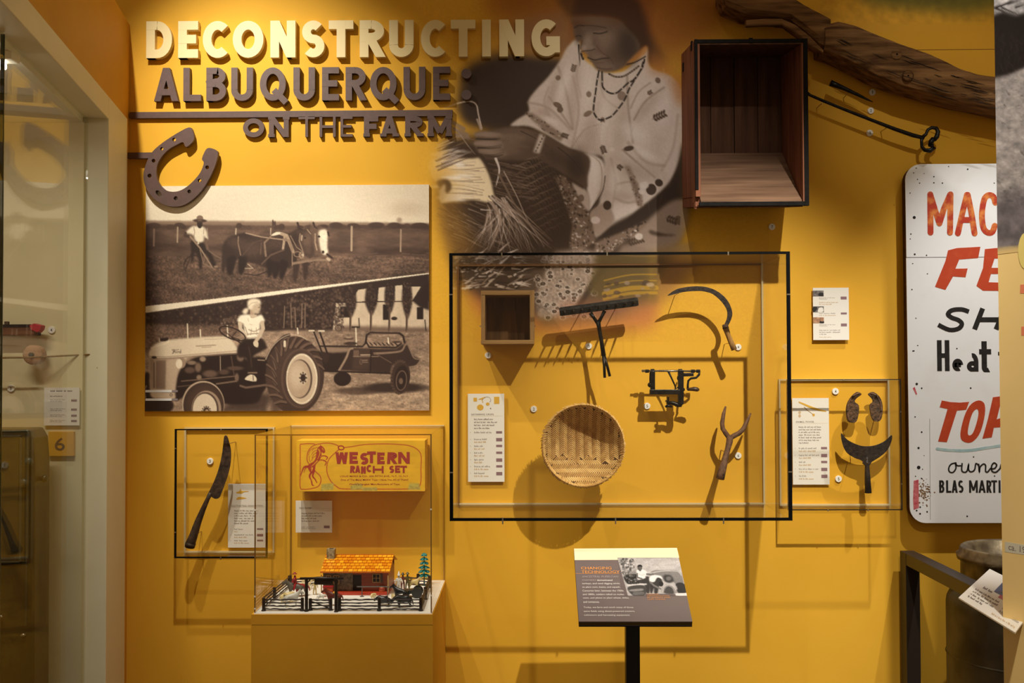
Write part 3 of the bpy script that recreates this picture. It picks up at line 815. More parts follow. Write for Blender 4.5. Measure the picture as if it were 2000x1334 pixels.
# basket body
bask = B([(230,690),(440,700),(560,740),(620,880),(640,1000),(650,1110),(560,1140),(260,1110),(120,900),(110,780)])
cv.sp(bask, sep(.15), 1, 3)
r = random.Random(11)
for k in range(11):                                      # twilled rows of the side
    for q in range(13):
        x = 425+q*12+k*9+r.uniform(-3,3); y = 722+k*30-q*6+r.uniform(-4,4); t_ = max(0, 1-abs(q-5)/9.0)*max(.25, 1-k/14)
        cv.curve(B([(x-2, y), (x-14, y+3), (x-30, y+11)]), 2.2, sep(.16+.34*t_*r.uniform(.6,1.1)), .7, .6, soft=.9)
        cv.curve(B([(x, y), (x+7, y+10), (x+11, y+24)]), 2.0, sep(.15+.3*t_*r.uniform(.5,1.1)), .65, .6, soft=.9)
for k in range(60):
    x = 300+r.uniform(-10,150); y = 700+r.uniform(0,160)
    cv.line(B([(x,y),(x+r.uniform(40,80),y+r.uniform(5,22))]), 1.3, sep(r.uniform(.26,.48)), .7)
# pale leaf bundle
cv.sp(B([(40,700),(120,690),(230,688),(262,690),(300,760),(318,830),(322,880),(230,868),(150,872),(95,880),(100,830),(130,800),(60,780)]), (236,214,176), 1, 1.5)
cv.poly(B([(20,650),(120,640),(150,780),(40,800)]), (232,180,92), .6, 10)
for k in range(22):
    y = 700+k*7.6; x = 60+r.uniform(0,60)
    cv.curve(B([(x, y), (x+60+r.uniform(0,40), y+r.uniform(-5,8)), (x+130+r.uniform(0,60), y+r.uniform(-8,20))]), .5, sep(r.choice((.3,.4,.6))), .8, 1.4)
for k in range(26):
    x = r.uniform(30,120); y = r.uniform(640,880)
    cv.poly(B([(x,y),(x+r.uniform(40,110),y+r.uniform(-10,10)),(x+r.uniform(90,170),y+r.uniform(4,16)),(x+20,y+r.uniform(6,14))]), (sep(.95) if r.random() < .7 else (232,190,110)), .55, .6)
for k in range(70):
    x0, y0 = r.uniform(70,330), r.uniform(880,1080); L_ = r.uniform(50,150)
    cv.curve(B([(x0,y0),(x0+L_*.5,y0+L_*.22+r.uniform(-6,6)),(x0+L_,y0+L_*.5)]), r.uniform(.8,2.4), sep(r.choice((.08,.1,.3,.42,.5,.6))), .65, .4)
cv.sp(B([(75,785),(120,780),(138,810),(120,838),(85,815)]), sep(.14), .95, 1)
cv.sp(B([(85,830),(110,800),(105,870),(90,880)]), sep(.72), .9, 1)
for k in range(34):                                      # upper fringe of leaves
    x = 60+r.uniform(0,40); y = 590+r.uniform(0,110)
    cv.line(B([(x,y+40),(x+r.uniform(60,150),y+r.uniform(-25,20))]), 3.0, (sep(.66) if r.random() < .45 else sep(.16)), .75, .6)
cv.poly(B([(40,600),(110,600),(100,700),(30,700)]), (228,176,84), .5, 9)
for k in range(120):                                     # leaf ends sweeping down to the right
    a0 = r.uniform(0,1); x0, y0 = 320+r.uniform(-30,60), 850+a0*80
    x1 = 560-a0*320+r.uniform(-50,40); y1 = 1090+r.uniform(-60,20)
    cv.curve(B([(x0,y0),((x0+x1)/2+r.uniform(-10,25),(y0+y1)/2),(x1,y1)]), r.uniform(1,3.2), sep(r.choice((.1,.1,.3,.42,.5,.6,.68))), .8, .5)
for k in range(46):
    x0, y0 = 120+r.uniform(-50,110), 880+r.uniform(0,160)
    cv.line(B([(x0,y0),(x0+r.uniform(70,140),y0+r.uniform(30,75))]), r.uniform(1,2.4), sep(r.choice((.1,.12,.32,.45))), .7, .4)
for p, wd, v in [([(365,745),(420,850),(470,960),(540,1070)],2.6,.6),([(330,690),(345,740),(330,810)],7,.76),([(320,850),(430,930),(560,1060)],4,.5),([(310,880),(350,960),(300,1090)],7,.5),([(265,910),(320,914)],2.2,.8),([(160,560),(200,620),(240,670)],3,.5),([(130,540),(190,590),(240,610)],2.4,.4),([(345,760),(420,900),(500,1000)],6,.34)]:
    cv.curve(B(p), wd/1.3, sep(v), .95, 1)
# below the case's top edge: leaf stubs, daisies on cloth, olive field
for k in range(150):
    x0, y0 = r.uniform(888,1025), r.uniform(492,566); L_ = r.uniform(8,42); an = r.uniform(-.9,.25)
    cv.curve([(x0,y0),(x0+L_*.5*math.cos(an)+r.uniform(-2,2),y0+L_*.5*math.sin(an)),(x0+L_*math.cos(an),y0+L_*math.sin(an))], r.uniform(1.2,5.0), sep(r.choice((.06,.1,.16,.5,.62,.72,.8))), .85, .5)
dz = [(1085,492),(1140,486),(1172,496),(1166,540),(1132,590),(1112,620),(1050,622),(1046,580),(1060,545)]
cv.poly(dz, sep(.56), .95, 4); cv.noise(dz, 4, .3, seed=3)
for k in range(64):
    x, y = r.uniform(1048,1166), r.uniform(496,622); s_ = r.uniform(3.2,6.0); dk = r.uniform(.08,.2)
    for q in range(9):
        a = 2*math.pi*q/9; cv.ell(x+s_*1.15*math.cos(a), y+s_*.8*math.sin(a), s_*.42, s_*.26, sep(.74), .6, rot=math.degrees(a))
    cv.ell(x, y, s_*.85, s_*.6, sep(dk), .9, soft=.15); cv.ell(x, y, s_*.3, s_*.2, sep(.5), .8)
cv.poly([(1120,606),(1160,540),(1186,508),(1192,514),(1166,552),(1128,612)], sep(.14), .8, 1)
cv.poly([(1165,498),(1282,498),(1282,590),(1210,600),(1150,570)], (104,84,40), .8, 5)
for yy, wd in ((536,2.5),(548,2),(562,9),(572,6)): cv.curve([(1180,yy+12),(1230,yy+1),(1282,yy)], wd, (184,142,44), .8)
for k in range(16): cv.ell(r.uniform(1180,1280), r.uniform(548,580), r.uniform(3,7), r.uniform(2,4), sep(r.choice((.18,.3,.5))), .7)
cv.ell(1262,552,8,5,sep(.2),.9); cv.ell(1270,556,8,4,sep(.6),.8)
cv.poly([(1100,590),(1200,588),(1282,584),(1282,625),(1180,640),(1080,630)], (176,104,74), .45, 10)
cv.poly([(835,330),(872,340),(905,420),(930,500),(860,510),(830,430)], (172,122,40), .55, 16)
# fade into the wall paint at the edges
edge = [(882,215),(905,120),(1000,85),(1090,90),(1115,-60),(1300,-60),(1290,60),(1318,110),(1350,150),(1350,440),(1338,492),(1283,500),(1284,600),(1190,636),(1060,636),(930,600),(890,560),(872,500),(850,440),(846,380),(846,320),(860,265)]
w_, keep = cv.mask(edge, 16)
full = np.zeros(cv.PX.shape); full[w_] = keep
w_, wash = cv.mask([(930,-60),(1460,-60),(1420,80),(1330,120),(1350,440),(1345,500),(1400,500),(1350,560),(1283,650),(1080,660),(900,610),(875,500),(850,400),(855,270),(900,110)], 22)
fw = np.zeros(cv.PX.shape); fw[w_] = wash
a_ = np.clip(np.maximum(full, fw*.8), 0, 1)[..., None]
cv.c = cv.c*a_ + (np.array(WALL_C)/255.0)*(1-a_)
cv.c *= (0.97+0.06*fbm(cv.PX/3.0, cv.PY/3.0, 9, 2))[..., None]
mural = cv.build('wall_mural', M_print, None)
tag(mural, 'sepia wall mural of a seated woman in a floral blouse weaving a basket', 'mural')
# green wash at the top right of the wall
gx0, gx1, gz0, gz1 = rect(1600, -70, 2010, 62)
cg = Canvas(gx0, gx1, gz0, gz1, -0.00012, 0.008)
cg.c[:] = np.array(WALL_C)/255.0
cg.poly([(1660,-40),(1990,-40),(1990,14),(1880,26),(1760,16),(1690,6)], (96,98,40), .85, 12)
cg.noise([(1600,-8),(2010,-8),(2010,45),(1600,45)], 14, .14, seed=4)
tag(cg.build('wall_wash', M_print, None), 'soft green painted wash along the top of the wall above the weathered beam', 'mural')

sep = _keep
# ================================================================== FARM PHOTOGRAPH BOARD
fx0, fx1, fz0, fz1 = rect(284, 362, 838, 802.5, -0.012)
board = thing('photo_board', 'sepia board pairing a man ploughing with horses and a woman on a tractor', 'photo board', ((fx0+fx1)/2, -0.006, fz0))
bx('backing', fx0, fx1, -0.011, -0.0002, fz0, fz1, mat('foam_core', (190, 170, 130), 0.7), board)
c = Canvas(fx0, fx1, fz0, fz1, -0.0118, 0.0025)
U = lambda p: zt(p, 270, 350, 5.8)
V = lambda p: zt(p, 550, 350, 5.8)
S = lambda p: zt(p, 270, 570, 5.559)
T = lambda p: zt(p, 550, 570, 5.559)
c.c[:] = np.array(sep(.90))/255
r = random.Random(5)
# upper picture: sky, far hills, fields
c.poly(PXf(700,355,845,440), sep(.86), .6, 25)
c.ell(795,408,30,12,sep(.72),.5,soft=.9); c.ell(780,430,5,5,sep(.5),.7,soft=.6)
c.poly([(470,432),(500,420),(540,428),(580,432)], sep(.88), .6, 4)
c.poly([(280,431),(500,432),(700,434),(845,436),(845,450),(280,446)], sep(.47), 1, 1)
c.poly([(280,438),(600,441),(845,440),(845,620),(280,620)], sep(.29), 1, .8)
for k in range(46):
    x = r.uniform(284,838); y = 443+r.uniform(-1,2)+(0 if x > 620 else 1)
    if 400 < x < 470: continue
    c.ell(x, y, r.uniform(5,11), r.uniform(3,6), sep(r.uniform(.18,.26)), .9, soft=.25)
for x, y, a, b in [(467,441,6,5.5),(533,436,2,7),(537,437,1.6,6),(656,440,13,6),(690,441,12,5),(735,440,16,6),(770,441,14,6.5),(820,441,18,6),(300,441,14,6),(350,440,10,5),(550,442,6,5)]: c.ell(x, y, a, b, sep(.2), .95, soft=.2)
field = PXf(280,449,845,620)
c.poly([(280,449),(845,449),(845,476),(280,478)], sep(.3), 1, 1.5)
c.poly([(280,476),(845,484),(845,503),(280,490)], sep(.2), .9, 3)
c.poly([(280,490),(640,494),(845,502),(845,560),(280,620)], sep(.31), 1, 3)
c.poly([(280,545),(845,520),(845,550),(280,610)], sep(.26), .8, 6)
c.poly(PXf(280,445,315,620), sep(.12), .6, 9)
c.noise(field, 12, .3, sx=3, seed=1, oct=4); c.noise(PXf(280,500,845,610), 3.2, .4, seed=2, oct=3)
c.flecks([(290,545),(838,522),(838,548),(290,596)], 700, 1.0, [sep(.5), sep(.42), sep(.12), sep(.56)], .6, seed=8)
for k in range(60):
    x = r.uniform(640,838); y = r.uniform(494,540)
    c.line([(x,y),(x+r.uniform(8,30),y+r.uniform(-3,3))], 1.5, sep(r.choice((.2,.42,.45))), .5)
c.ell(708,492,20,10,sep(.3),.8,soft=.5); c.ell(706,487,10,6,sep(.36),.6,soft=.5)
for x, y0, y1, v, wd in [(347,444,473,.66,2.6),(301,448,480,.4,3),(461,447,458,.75,2.4),(529,446,458,.66,2.2),(687,443,489,.62,4),(783,449,491,.6,3),(405,446,458,.5,2)]: c.line([(x,y0),(x-.6,y1)], wd, sep(v), .95)
# plough and ploughman
c.ring(379,521,20,22,3,sep(.14),.9,a0=190,a1=330); c.ring(379,522,13,14,1.4,sep(.2),.7,a0=190,a1=330)
c.line(U([(600,850),(560,960),(530,1030)]), 2.4, sep(.16), .9)
c.sp(U([(600,700),(720,700),(780,800),(830,850),(880,980),(840,990),(800,900),(750,840),(730,900),(720,1010),(690,1010),(680,900),(640,830),(620,930),(600,940),(600,800)]), sep(.08), 1, .5)
c.sp(U([(540,600),(600,540),(650,530),(740,540),(770,580),(790,670),(770,680),(745,640),(740,700),(690,720),(650,700),(625,640),(590,620),(545,612)]), sep(.9), 1, .3)
c.line(U([(630,545),(640,600),(630,650)]), 1.2, sep(.4), .8); c.line(U([(745,550),(740,620)]), 1.2, sep(.45), .8)
c.line(U([(535,610),(530,640),(575,650)]), 5.5, sep(.2), 1); c.line(U([(765,680),(785,790)]), 5, sep(.34), 1)
c.line(U([(590,650),(700,780),(840,1000)]), 3.8, sep(.52), 1, 2.2); c.line(U([(700,800),(740,960),(850,1010)]), 2, sep(.44), .9); c.line(U([(800,810),(880,870),(960,910)]), 2.2, sep(.4), .9)
c.sp(U([(680,700),(690,730),(670,735)]), sep(.85), 1)
q = U([(697,505)])[0]; c.ell(q[0], q[1], 5.4, 8, sep(.13), 1); c.ell(q[0], q[1]+5, 3.6, 4, sep(.07), 1)
q = U([(698,470)])[0]; c.ell(q[0], q[1], 13.5, 3.6, sep(.2), 1, rot=2); c.ell(q[0], q[1]-5, 6.4, 5.4, sep(.42), 1); c.line([(q[0]-6,q[1]-2),(q[0]+6,q[1]-2)], 2, sep(.22), .9)
q = U([(880,990)])[0]; c.ell(q[0], q[1], 4, 2, sep(.5), .9)
# horses
c.sp(V([(40,770),(60,640),(110,600),(190,565),(240,590),(330,590),(345,660),(300,700),(240,760),(200,830),(170,930),(110,990),(30,950)]), sep(.13), 1, .5)
c.sp(U([(948,1040),(946,880),(955,770),(985,700),(1040,650),(1120,625),(1215,607),(1290,640),(1400,662),(1500,652),(1600,642),(1700,640),(1780,640),(1800,800),(1780,930),(1700,1000),(1560,1000),(1440,1000),(1330,960),(1240,940),(1180,900),(1120,910),(1090,960),(1060,1070),(1010,1060),(990,980),(975,1040)]), sep(.13), 1, .5)
for p in [[(1010,900),(1110,880),(1060,1070),(1015,1060)],[(1140,880),(1240,880),(1190,1060),(1140,1060)],[(1460,900),(1540,950),(1500,1100),(1465,1090)],[(1520,950),(1620,960),(1570,1110),(1525,1110)],[(1610,920),(1700,950),(1640,1120),(1600,1110)]]: c.sp(U(p), sep(.06), 1, .4)
for p in [[(130,950),(200,950),(175,1120),(135,1150)],[(240,940),(305,940),(285,1120),(250,1130)]]: c.sp(V(p), sep(.14), 1, .4)
for x, y, a, b, v in [(1300,780,26,17,.26),(1130,720,14,10,.24),(1560,720,18,12,.24),(1060,700,10,9,.22),(1420,720,14,12,.2)]:
    q = U([(x, y)])[0]; c.ell(q[0], q[1], a, b, sep(v), .7, soft=.7)
c.sp(V([(180,495),(215,560),(280,560),(330,500),(315,575),(345,650),(360,760),(362,840),(335,885),(290,880),(255,840),(230,790),(150,850),(95,790),(65,690),(105,610),(190,572)]), sep(.2), 1, .5)
for x, y, a, b, v in [(290,690,9,14,.34),(300,800,7,8,.27),(150,680,8,12,.12)]:
    q = V([(x, y)])[0]; c.ell(q[0], q[1], a, b, sep(v), .8, soft=.6)
c.sp(V([(360,500),(385,550),(440,535),(490,560),(520,590),(528,640),(520,760),(528,830),(500,862),(440,860),(380,850),(365,760),(350,680),(330,560)]), sep(.32), 1, .5)
c.sp(V([(425,585),(470,570),(505,575),(522,640),(516,760),(528,825),(505,858),(470,850),(440,790),(425,700),(418,630)]), sep(.9), 1, .8)
q = V([(425,650)])[0]; c.ell(q[0], q[1], 2.5, 2, sep(.06), 1); q = V([(470,825)])[0]; c.ell(q[0], q[1], 2.6, 3, sep(.14), 1); q = V([(265,665)])[0]; c.ell(q[0], q[1], 2, 1.6, sep(.05), 1)
for p in [[(180,495),(200,560),(240,575)],[(360,495),(375,540),(405,560)]]: c.line(V(p), 4, sep(.14), 1, 2)
c.line(V([(525,600),(535,640)]), 3, sep(.1), 1)
# harness
c.sp(U([(1500,640),(1560,600),(1620,602),(1680,625),(1680,640),(1600,628),(1540,640)]), sep(.88), 1)
for p, wd, v in [([(1135,650),(1130,720),(1160,860)],2,.5),([(1220,610),(1400,655),(1682,690)],2.2,.6),([(1500,650),(1430,720),(1445,870)],3.4,.46),([(1395,720),(1385,850)],1.2,.4),([(1660,640),(1640,790)],4.5,.62),([(1400,960),(1500,860),(1650,800)],3,.3),([(1210,1010),(1300,1010),(1240,960)],1.4,.7),([(1200,1070),(1340,1090),(1470,1040)],2,.1),([(1180,870),(1300,720),(1400,690)],1,.34)]:
    c.line(U(p), wd, sep(v), .95)
for p, wd, v in [([(0,620),(60,640),(130,820)],6,.6),([(30,680),(90,700),(120,800)],5,.46),([(100,640),(170,770),(250,830)],1.6,.5),([(210,620),(200,700),(240,810)],2.2,.5),([(230,640),(225,690)],3,.66),([(380,620),(380,720),(400,800)],2.4,.6),([(290,570),(330,620)],2,.55),
                  ([(120,830),(120,980)],2,.5),([(130,955),(350,915),(530,915)],5,.46),([(180,905),(350,905),(510,870)],3,.36),([(515,850),(570,890)],4,.12),([(520,900),(540,915)],5,.7),([(375,930),(378,1000)],1.6,.2),([(300,970),(350,940)],1.6,.16)]:
    c.line(V(p), wd, sep(v), .95)
c.ring(*V([(180,850)])[0], 7, 5, 1.6, sep(.5), .9); c.ring(*V([(225,860)])[0], 4, 6, 1.6, sep(.56), .9); c.ell(*V([(240,858)])[0], 2.4, 3, sep(.72), .9)
c.noise(PXf(430,440,650,545), 3, .1, seed=5)
# lower picture ------------------------------------------------
low = [(284,611),(420,592),(560,573),(700,553),(838,534),(838,803),(284,803)]
c.poly(low, sep(.5), 1)
c.poly([(284,611),(560,573),(838,534),(838,645),(660,648),(284,646)], sep(.1), 1, .6)
c.flecks([(284,614),(560,576),(670,562),(670,645),(284,640)], 1500, 2.0, [sep(.05), sep(.16), sep(.22), sep(.1), sep(.3)], .7, seed=9)
c.flecks([(430,625),(470,612),(475,640),(430,642)], 200, 1.6, [sep(.45), sep(.3), sep(.2)], .8, seed=10)
c.poly([(280,634),(470,636),(470,664),(284,690)], sep(.33), .95, 3); c.noise(PXf(280,632,475,690), 3, .4, seed=6)
# house
c.poly([(656,592),(838,588),(838,647),(650,645)], sep(.72), 1)
c.poly([(700,566),(720,563),(722,588),(690,590),(696,572)], sep(.72), 1); c.poly([(740,562),(755,560),(755,588),(737,588)], sep(.74), 1); c.poly([(772,558),(786,557),(788,588),(770,588)], sep(.74), 1); c.poly([(800,560),(822,560),(806,586),(800,588)], sep(.74), 1)
c.line([(655,591),(838,587)], 1.6, sep(.12), 1)
c.poly([(806,588),(838,548),(838,606),(820,600)], sep(.08), 1, 1)
c.noise(PXf(656,590,838,648), 10, .08, seed=3)
for x0, y0, x1, y1 in [(664,599,684,620),(748,595,760,625),(814,600,827,624)]: c.poly(PXf(x0,y0,x1,y1), sep(.05), 1)
c.poly([(656,636),(838,640),(838,652),(650,650)], sep(.3), .9, 3)
for cx, top, bot, w in [(685,560,618,11),(725,556,614,12),(761,552,610,10),(795,550,620,10)]:
    tree = [(cx-w*.6,top),(cx-w,(top+bot)/2-4),(cx-w*.9,(top+bot)/2+10),(cx-2,bot),(cx+3,bot),(cx+w*.9,(top+bot)/2+10),(cx+w,(top+bot)/2-6),(cx+w*.6,top)]
    c.sp(tree, sep(.1), 1, .8); c.flecks(tree, 160, 1.3, [sep(.04), sep(.2), sep(.28), sep(.34)], .7, seed=int(cx))
    c.line([(cx,bot-6),(cx-1,648)], 4, sep(.3), 1); c.line([(cx-1,bot-6),(cx-2,648)], 1.5, sep(.14), 1)
c.flecks([(560,578),(672,564),(672,640),(560,640)], 700, 2.2, [sep(.06), sep(.26), sep(.34), sep(.14)], .75, seed=21)
for x in (556,568,576,590,596): c.line([(x,600+r.uniform(-8,10)),(x+r.uniform(-2,2),640)], 2, sep(.46), .8)
c.ring(661,641,6,6,1.4,sep(.08),1); c.line([(830,625),(832,646)],2,sep(.08),1); c.line([(701,622),(702,640)],2,sep(.12),1); c.line([(688,639),(700,639)],3,sep(.06),1); c.ell(770,622,6,3.5,sep(.1),1)
# yard
yard = [(284,690),(420,668),(560,644),(838,648),(838,803),(284,803)]
c.poly([(284,690),(470,656),(560,645),(838,650),(838,803),(284,803)], sep(.5), 1, 2)
c.poly([(620,650),(838,654),(838,690),(620,668)], sep(.44), .8, 5)
c.poly([(640,770),(838,725),(838,803),(620,803)], sep(.6), .8, 8)
c.noise(yard, 7, .28, sx=2, seed=8, oct=4); c.noise(yard, 2.2, .2, seed=12)
c.flecks(PXf(600,650,838,800), 700, 1.2, [sep(.26), sep(.36), sep(.66), sep(.7)], .6, seed=13, ln=2, ang=0)
c.ell(770,757,66,10,sep(.07),.9,soft=.35); c.ell(700,764,48,7,sep(.14),.7,soft=.4)
c.poly([(470,760),(530,770),(520,803),(430,803)], sep(.12), .8, 4)
for x, y0, y1 in [(366,633,662),(391,644,660),(444,636,660),(695,641,675),(581,641,652),(758,660,672)]: c.line([(x,y0),(x+1,y1)], 2.4, sep(.86), .95)
c.ell(681,661,10,3,sep(.22),.9); c.ell(681,659,6,1.5,sep(.6),.9); c.ell(685,671,13,3.4,sep(.12),.9); c.ell(775,668,10,2,sep(.15),.9)
# manure spreader
c.sp(T([(395,590),(745,605),(760,640),(700,700),(640,850),(460,860),(400,760),(380,640)]), sep(.08), 1, .5)
c.sp(T([(385,585),(600,600),(745,610),(720,650),(520,660),(400,640)]), sep(.46), 1, 1)
c.poly(T([(740,612),(1245,620),(1300,575),(1360,560),(1400,640),(1430,700),(1512,735),(1480,790),(1400,822),(1290,790),(1200,800),(1180,890),(640,852),(700,700)]), sep(.13), 1, .5)
c.poly(T([(790,625),(960,620),(950,850),(760,850)]), sep(.2), .8, 3)
c.curve(T([(770,615),(735,630),(700,720),(625,850)]), 4, sep(.5), 1)
c.curve(T([(1010,670),(1180,660),(1300,640),(1340,580),(1370,570),(1400,640),(1440,720),(1512,735)]), 4.2, sep(.44), 1, 1.6)
c.curve(T([(1390,815),(1460,800),(1510,740)]), 2, sep(.5), .9); c.line(T([(1000,660),(1190,770)]), 1.6, sep(.34), .9)
c.line(T([(420,590),(880,592),(920,545),(950,600),(1240,605),(1300,560)]), 3, sep(.07), 1)
c.line(T([(910,560),(925,470),(960,445),(1280,450),(1320,480),(1335,550)]), 4, sep(.08), 1); c.line(T([(960,452),(1270,455)]), 1.2, sep(.36), .8)
for k in range(7): c.line(T([(960+k*45,555),(985+k*45,580)]), 2, sep(.06), 1)
c.poly(T([(780,635),(840,635),(840,700),(780,700)]), sep(.34), .9); c.line(T([(860,686),(960,684)]), 2.4, sep(.62), .9); c.line(T([(780,702),(1050,702)]), 1.4, sep(.5), .9); c.line(T([(880,745),(930,742)]), 2, sep(.5), .8); c.line(T([(885,765),(935,765)]), 2, sep(.44), .8); c.ring(*T([(862,760)])[0], 2.2, 5, 1, sep(.5), .8)
c.line(T([(970,630),(965,880)]), 2.2, sep(.05), 1); c.line(T([(780,910),(1030,960)]), 6, sep(.46), 1); c.line(T([(960,905),(1120,935)]), 5, sep(.46), 1); c.line(T([(470,895),(560,905)]), 2, sep(.6), 1); c.line(T([(460,860),(1180,885)]), 3, sep(.06), 1)
q = T([(660,945)])[0]; c.ell(q[0], q[1], 17, 14, sep(.07), 1)
q = T([(1290,930)])[0]; c.ell(q[0], q[1], 19, 33, sep(.16), 1, rot=6); c.ell(q[0]+2, q[1]+2, 14, 26, sep(.08), 1, rot=6); c.ring(q[0]+2, q[1]+6, 10, 19, 2, sep(.36), .9, rot=6); c.ell(q[0]+1, q[1]+7, 4, 6, sep(.4), .8)
for k in range(16):
    a = math.radians(95+k*13); c.line([(q[0]+17*math.cos(a), q[1]+31*math.sin(a)),(q[0]+20*math.cos(a+.1), q[1]+34*math.sin(a+.1))], 2.4, sep(.26), .9)
c.line(T([(345,420),(440,660)]), 3, sep(.06), 1); c.line(T([(410,425),(495,665)]), 3.4, sep(.06), 1); c.line(T([(300,422),(350,422)]), 3, sep(.8), 1); c.line(T([(405,425),(460,425)]), 3, sep(.8), 1); c.sp(T([(430,650),(520,690),(480,780),(440,720)]), sep(.12), 1)
# tractor
c.sp(S([(430,900),(520,770),(650,705),(800,690),(1090,660),(1140,600),(1180,700),(1400,730),(1400,1000),(1350,1100),(1270,1210),(1000,1220),(900,1190),(700,1000),(480,1150),(400,1180),(405,1060)]), sep(.06), 1, .6)
for x, y, a, b, v in [(700,730,6,5,.6),(560,850,10,6,.3),(650,820,6,9,.42),(780,890,14,7,.34),(930,870,10,5,.26),(660,930,5,5,.5),(1110,710,7,8,.42),(1180,700,4,7,.46),(580,770,9,4,.5),(1070,930,4,8,.4),(1050,830,16,4,.26)]:
    q = S([(x, y)])[0]; c.ell(q[0], q[1], a, b, sep(v), .85, soft=.4)
for p, wd, v in [([(470,970),(1060,915)],2.2,.38),([(850,1000),(1060,970)],3,.4),([(890,700),(893,850)],1.6,.6),([(1010,700),(1040,900)],2,.26),([(430,1030),(600,1010)],2,.3),([(1110,1020),(1170,1040),(1390,1010)],4,.36),([(1300,740),(1390,745)],2,.56)]: c.line(S(p), wd, sep(v), .9)
c.sp(S([(120,700),(180,735),(300,738),(440,715),(560,690),(500,760),(440,860),(415,960),(400,1100),(395,1165),(250,1160),(150,1150),(130,1000),(120,850)]), sep(.66), 1, .5)
c.poly(S([(190,745),(300,740),(295,1060),(185,1055)]), sep(.42), 1, .5)
for k in range(9): c.line(S([(198+k*12,750),(194+k*12,1052)]), .7, sep(.26), .7)
c.poly(S([(122,705),(178,740),(180,1060),(135,1060)]), sep(.5), 1, .5); c.line(S([(172,770),(172,1040)]), 1.6, sep(.16), .9)
c.sp(S([(118,695),(128,630),(160,585),(220,550),(330,522),(600,497),(870,482),(950,488),(1010,520),(1060,590),(1088,662),(900,672),(700,690),(500,705),(330,720),(190,722)]), sep(.8), 1, .5)
c.curve(S([(125,700),(300,705),(600,680),(1085,640)]), 1.6, sep(.56), .9); c.curve(S([(190,725),(400,718),(700,690),(1085,664)]), 1.4, sep(.4), .8); c.curve(S([(140,610),(300,560),(330,530)]), 2, sep(.88), .7); c.curve(S([(720,515),(960,508)]), .9, sep(.5), .9)
c.sp(S([(240,520),(250,505),(320,500),(322,525),(280,538),(245,535)]), sep(.08), 1); c.line(S([(228,505),(230,540)]), 1.6, sep(.7), 1); q = S([(172,712)])[0]; c.ell(q[0], q[1], 5, 2.6, sep(.12), 1)
q = S([(460,770)])[0]; c.ell(q[0]+1, q[1], 9, 11, sep(.52), 1); c.ell(q[0]-3, q[1]+2, 6.4, 9.5, sep(.86), 1)
q = S([(357,1118)])[0]; c.ring(q[0], q[1], 2.4, 2.4, 1, sep(.12), 1)
c.line(S([(630,590),(840,578)]), 1.6, sep(.4), .8); c.line(S([(690,604),(790,598)]), 1.2, sep(.45), .8)
c.curve(S([(375,640),(370,628),(410,632),(440,625)]), 1, sep(.2), 1); c.curve(S([(390,632),(385,655),(372,668)]), 1.4, sep(.16), 1)     # script badge on the bonnet
c.ring(*S([(408,655)])[0], 1.6, 1.6, .9, sep(.18), 1); c.curve(S([(425,664),(428,648),(436,648)]), 1, sep(.18), 1); c.ring(*S([(450,656)])[0], 1.6, 1.6, .9, sep(.18), 1); c.line(S([(463,630),(460,664)]), 1.1, sep(.18), 1); c.line(S([(378,650),(400,648)]), 1, sep(.2), 1)
# wheels
c.sp(S([(70,910),(120,890),(120,1000),(150,1150),(360,1180),(345,1300),(60,1300)]), sep(.08), 1, .5); c.curve(S([(90,1020),(70,1070),(80,1150)]), 1.6, sep(.6), .9)
c.ell(397,790,41.5,46,sep(.66),1); c.ell(397.5,791.5,39.5,44.5,sep(.16),1); c.ell(400,793,36,40,sep(.2),.9,soft=.2)
c.ell(403,800,29,37,sep(.54),1); c.ell(401,800,26,34,sep(.2),.9); c.ell(400,800,23.5,31,sep(.78),1); c.ell(403,803,6,7.5,sep(.16),1); c.ell(404,804,3.5,4.5,sep(.6),1)
for k in range(7):
    a = math.radians(180+k*30); c.ell(403+8*math.cos(a), 803+9*math.sin(a), 1.4, 1.4, sep(.2), 1)
c.ell(576,733,57,76,sep(.17),1)
c.poly([(519,740),(545,680),(575,668),(560,760),(548,803),(530,803)], sep(.2), .8, 4)
for k in range(15):                                       # tread bars
    a = math.radians(118+k*15.5); x0, y0 = 576+38*math.cos(a), 735+58*math.sin(a); x1, y1 = 576+57*math.cos(a+.28), 733+76*math.sin(a+.28)
    c.curve([(x0,y0),((x0+x1)/2+1,(y0+y1)/2-3),(x1,y1)], 5.5, sep(.34), .85, 3.5); c.curve([(x0+2,y0+3),((x0+x1)/2+3,(y0+y1)/2+1),(x1+1,y1+3)], 1.5, sep(.05), .8)
c.ell(587,739,38,58,sep(.27),1); c.ell(588,739,35,55,sep(.2),1,soft=.06)
c.ell(589.6,740,30.6,49.5,sep(.82),1); c.ell(589,740,28,46,sep(.7),1); c.ell(586,740,24,38,sep(.2),.9); c.ell(584,740,22.6,36.5,sep(.62),1); c.ell(580,735,14,22,sep(.74),.8,soft=.6); c.ell(592,738,8.5,13,sep(.72),1,soft=.2); c.ell(592,738,5,7.5,sep(.12),1)
for k in range(8):
    a = math.radians(k*45); c.ell(592+6.4*math.cos(a), 738+10*math.sin(a), 1.5, 1.7, sep(.14), 1); c.ell(589+29*math.cos(a+.3), 740+47*math.sin(a+.3), 1.3, 1.3, sep(.9), .9)
c.curve(S([(1390,740),(1440,640),(1500,560),(1580,490),(1640,470)]), 6, sep(.1), 1); c.curve([(519,702),(530,680),(545,664),(565,654),(585,656),(600,664)], 1.6, sep(.7), .9); c.line(S([(1590,540),(1590,590)]), 4.5, sep(.8), 1)
c.curve(S([(1110,640),(1300,640),(1400,590),(1420,560)]), 2, sep(.6), .9)
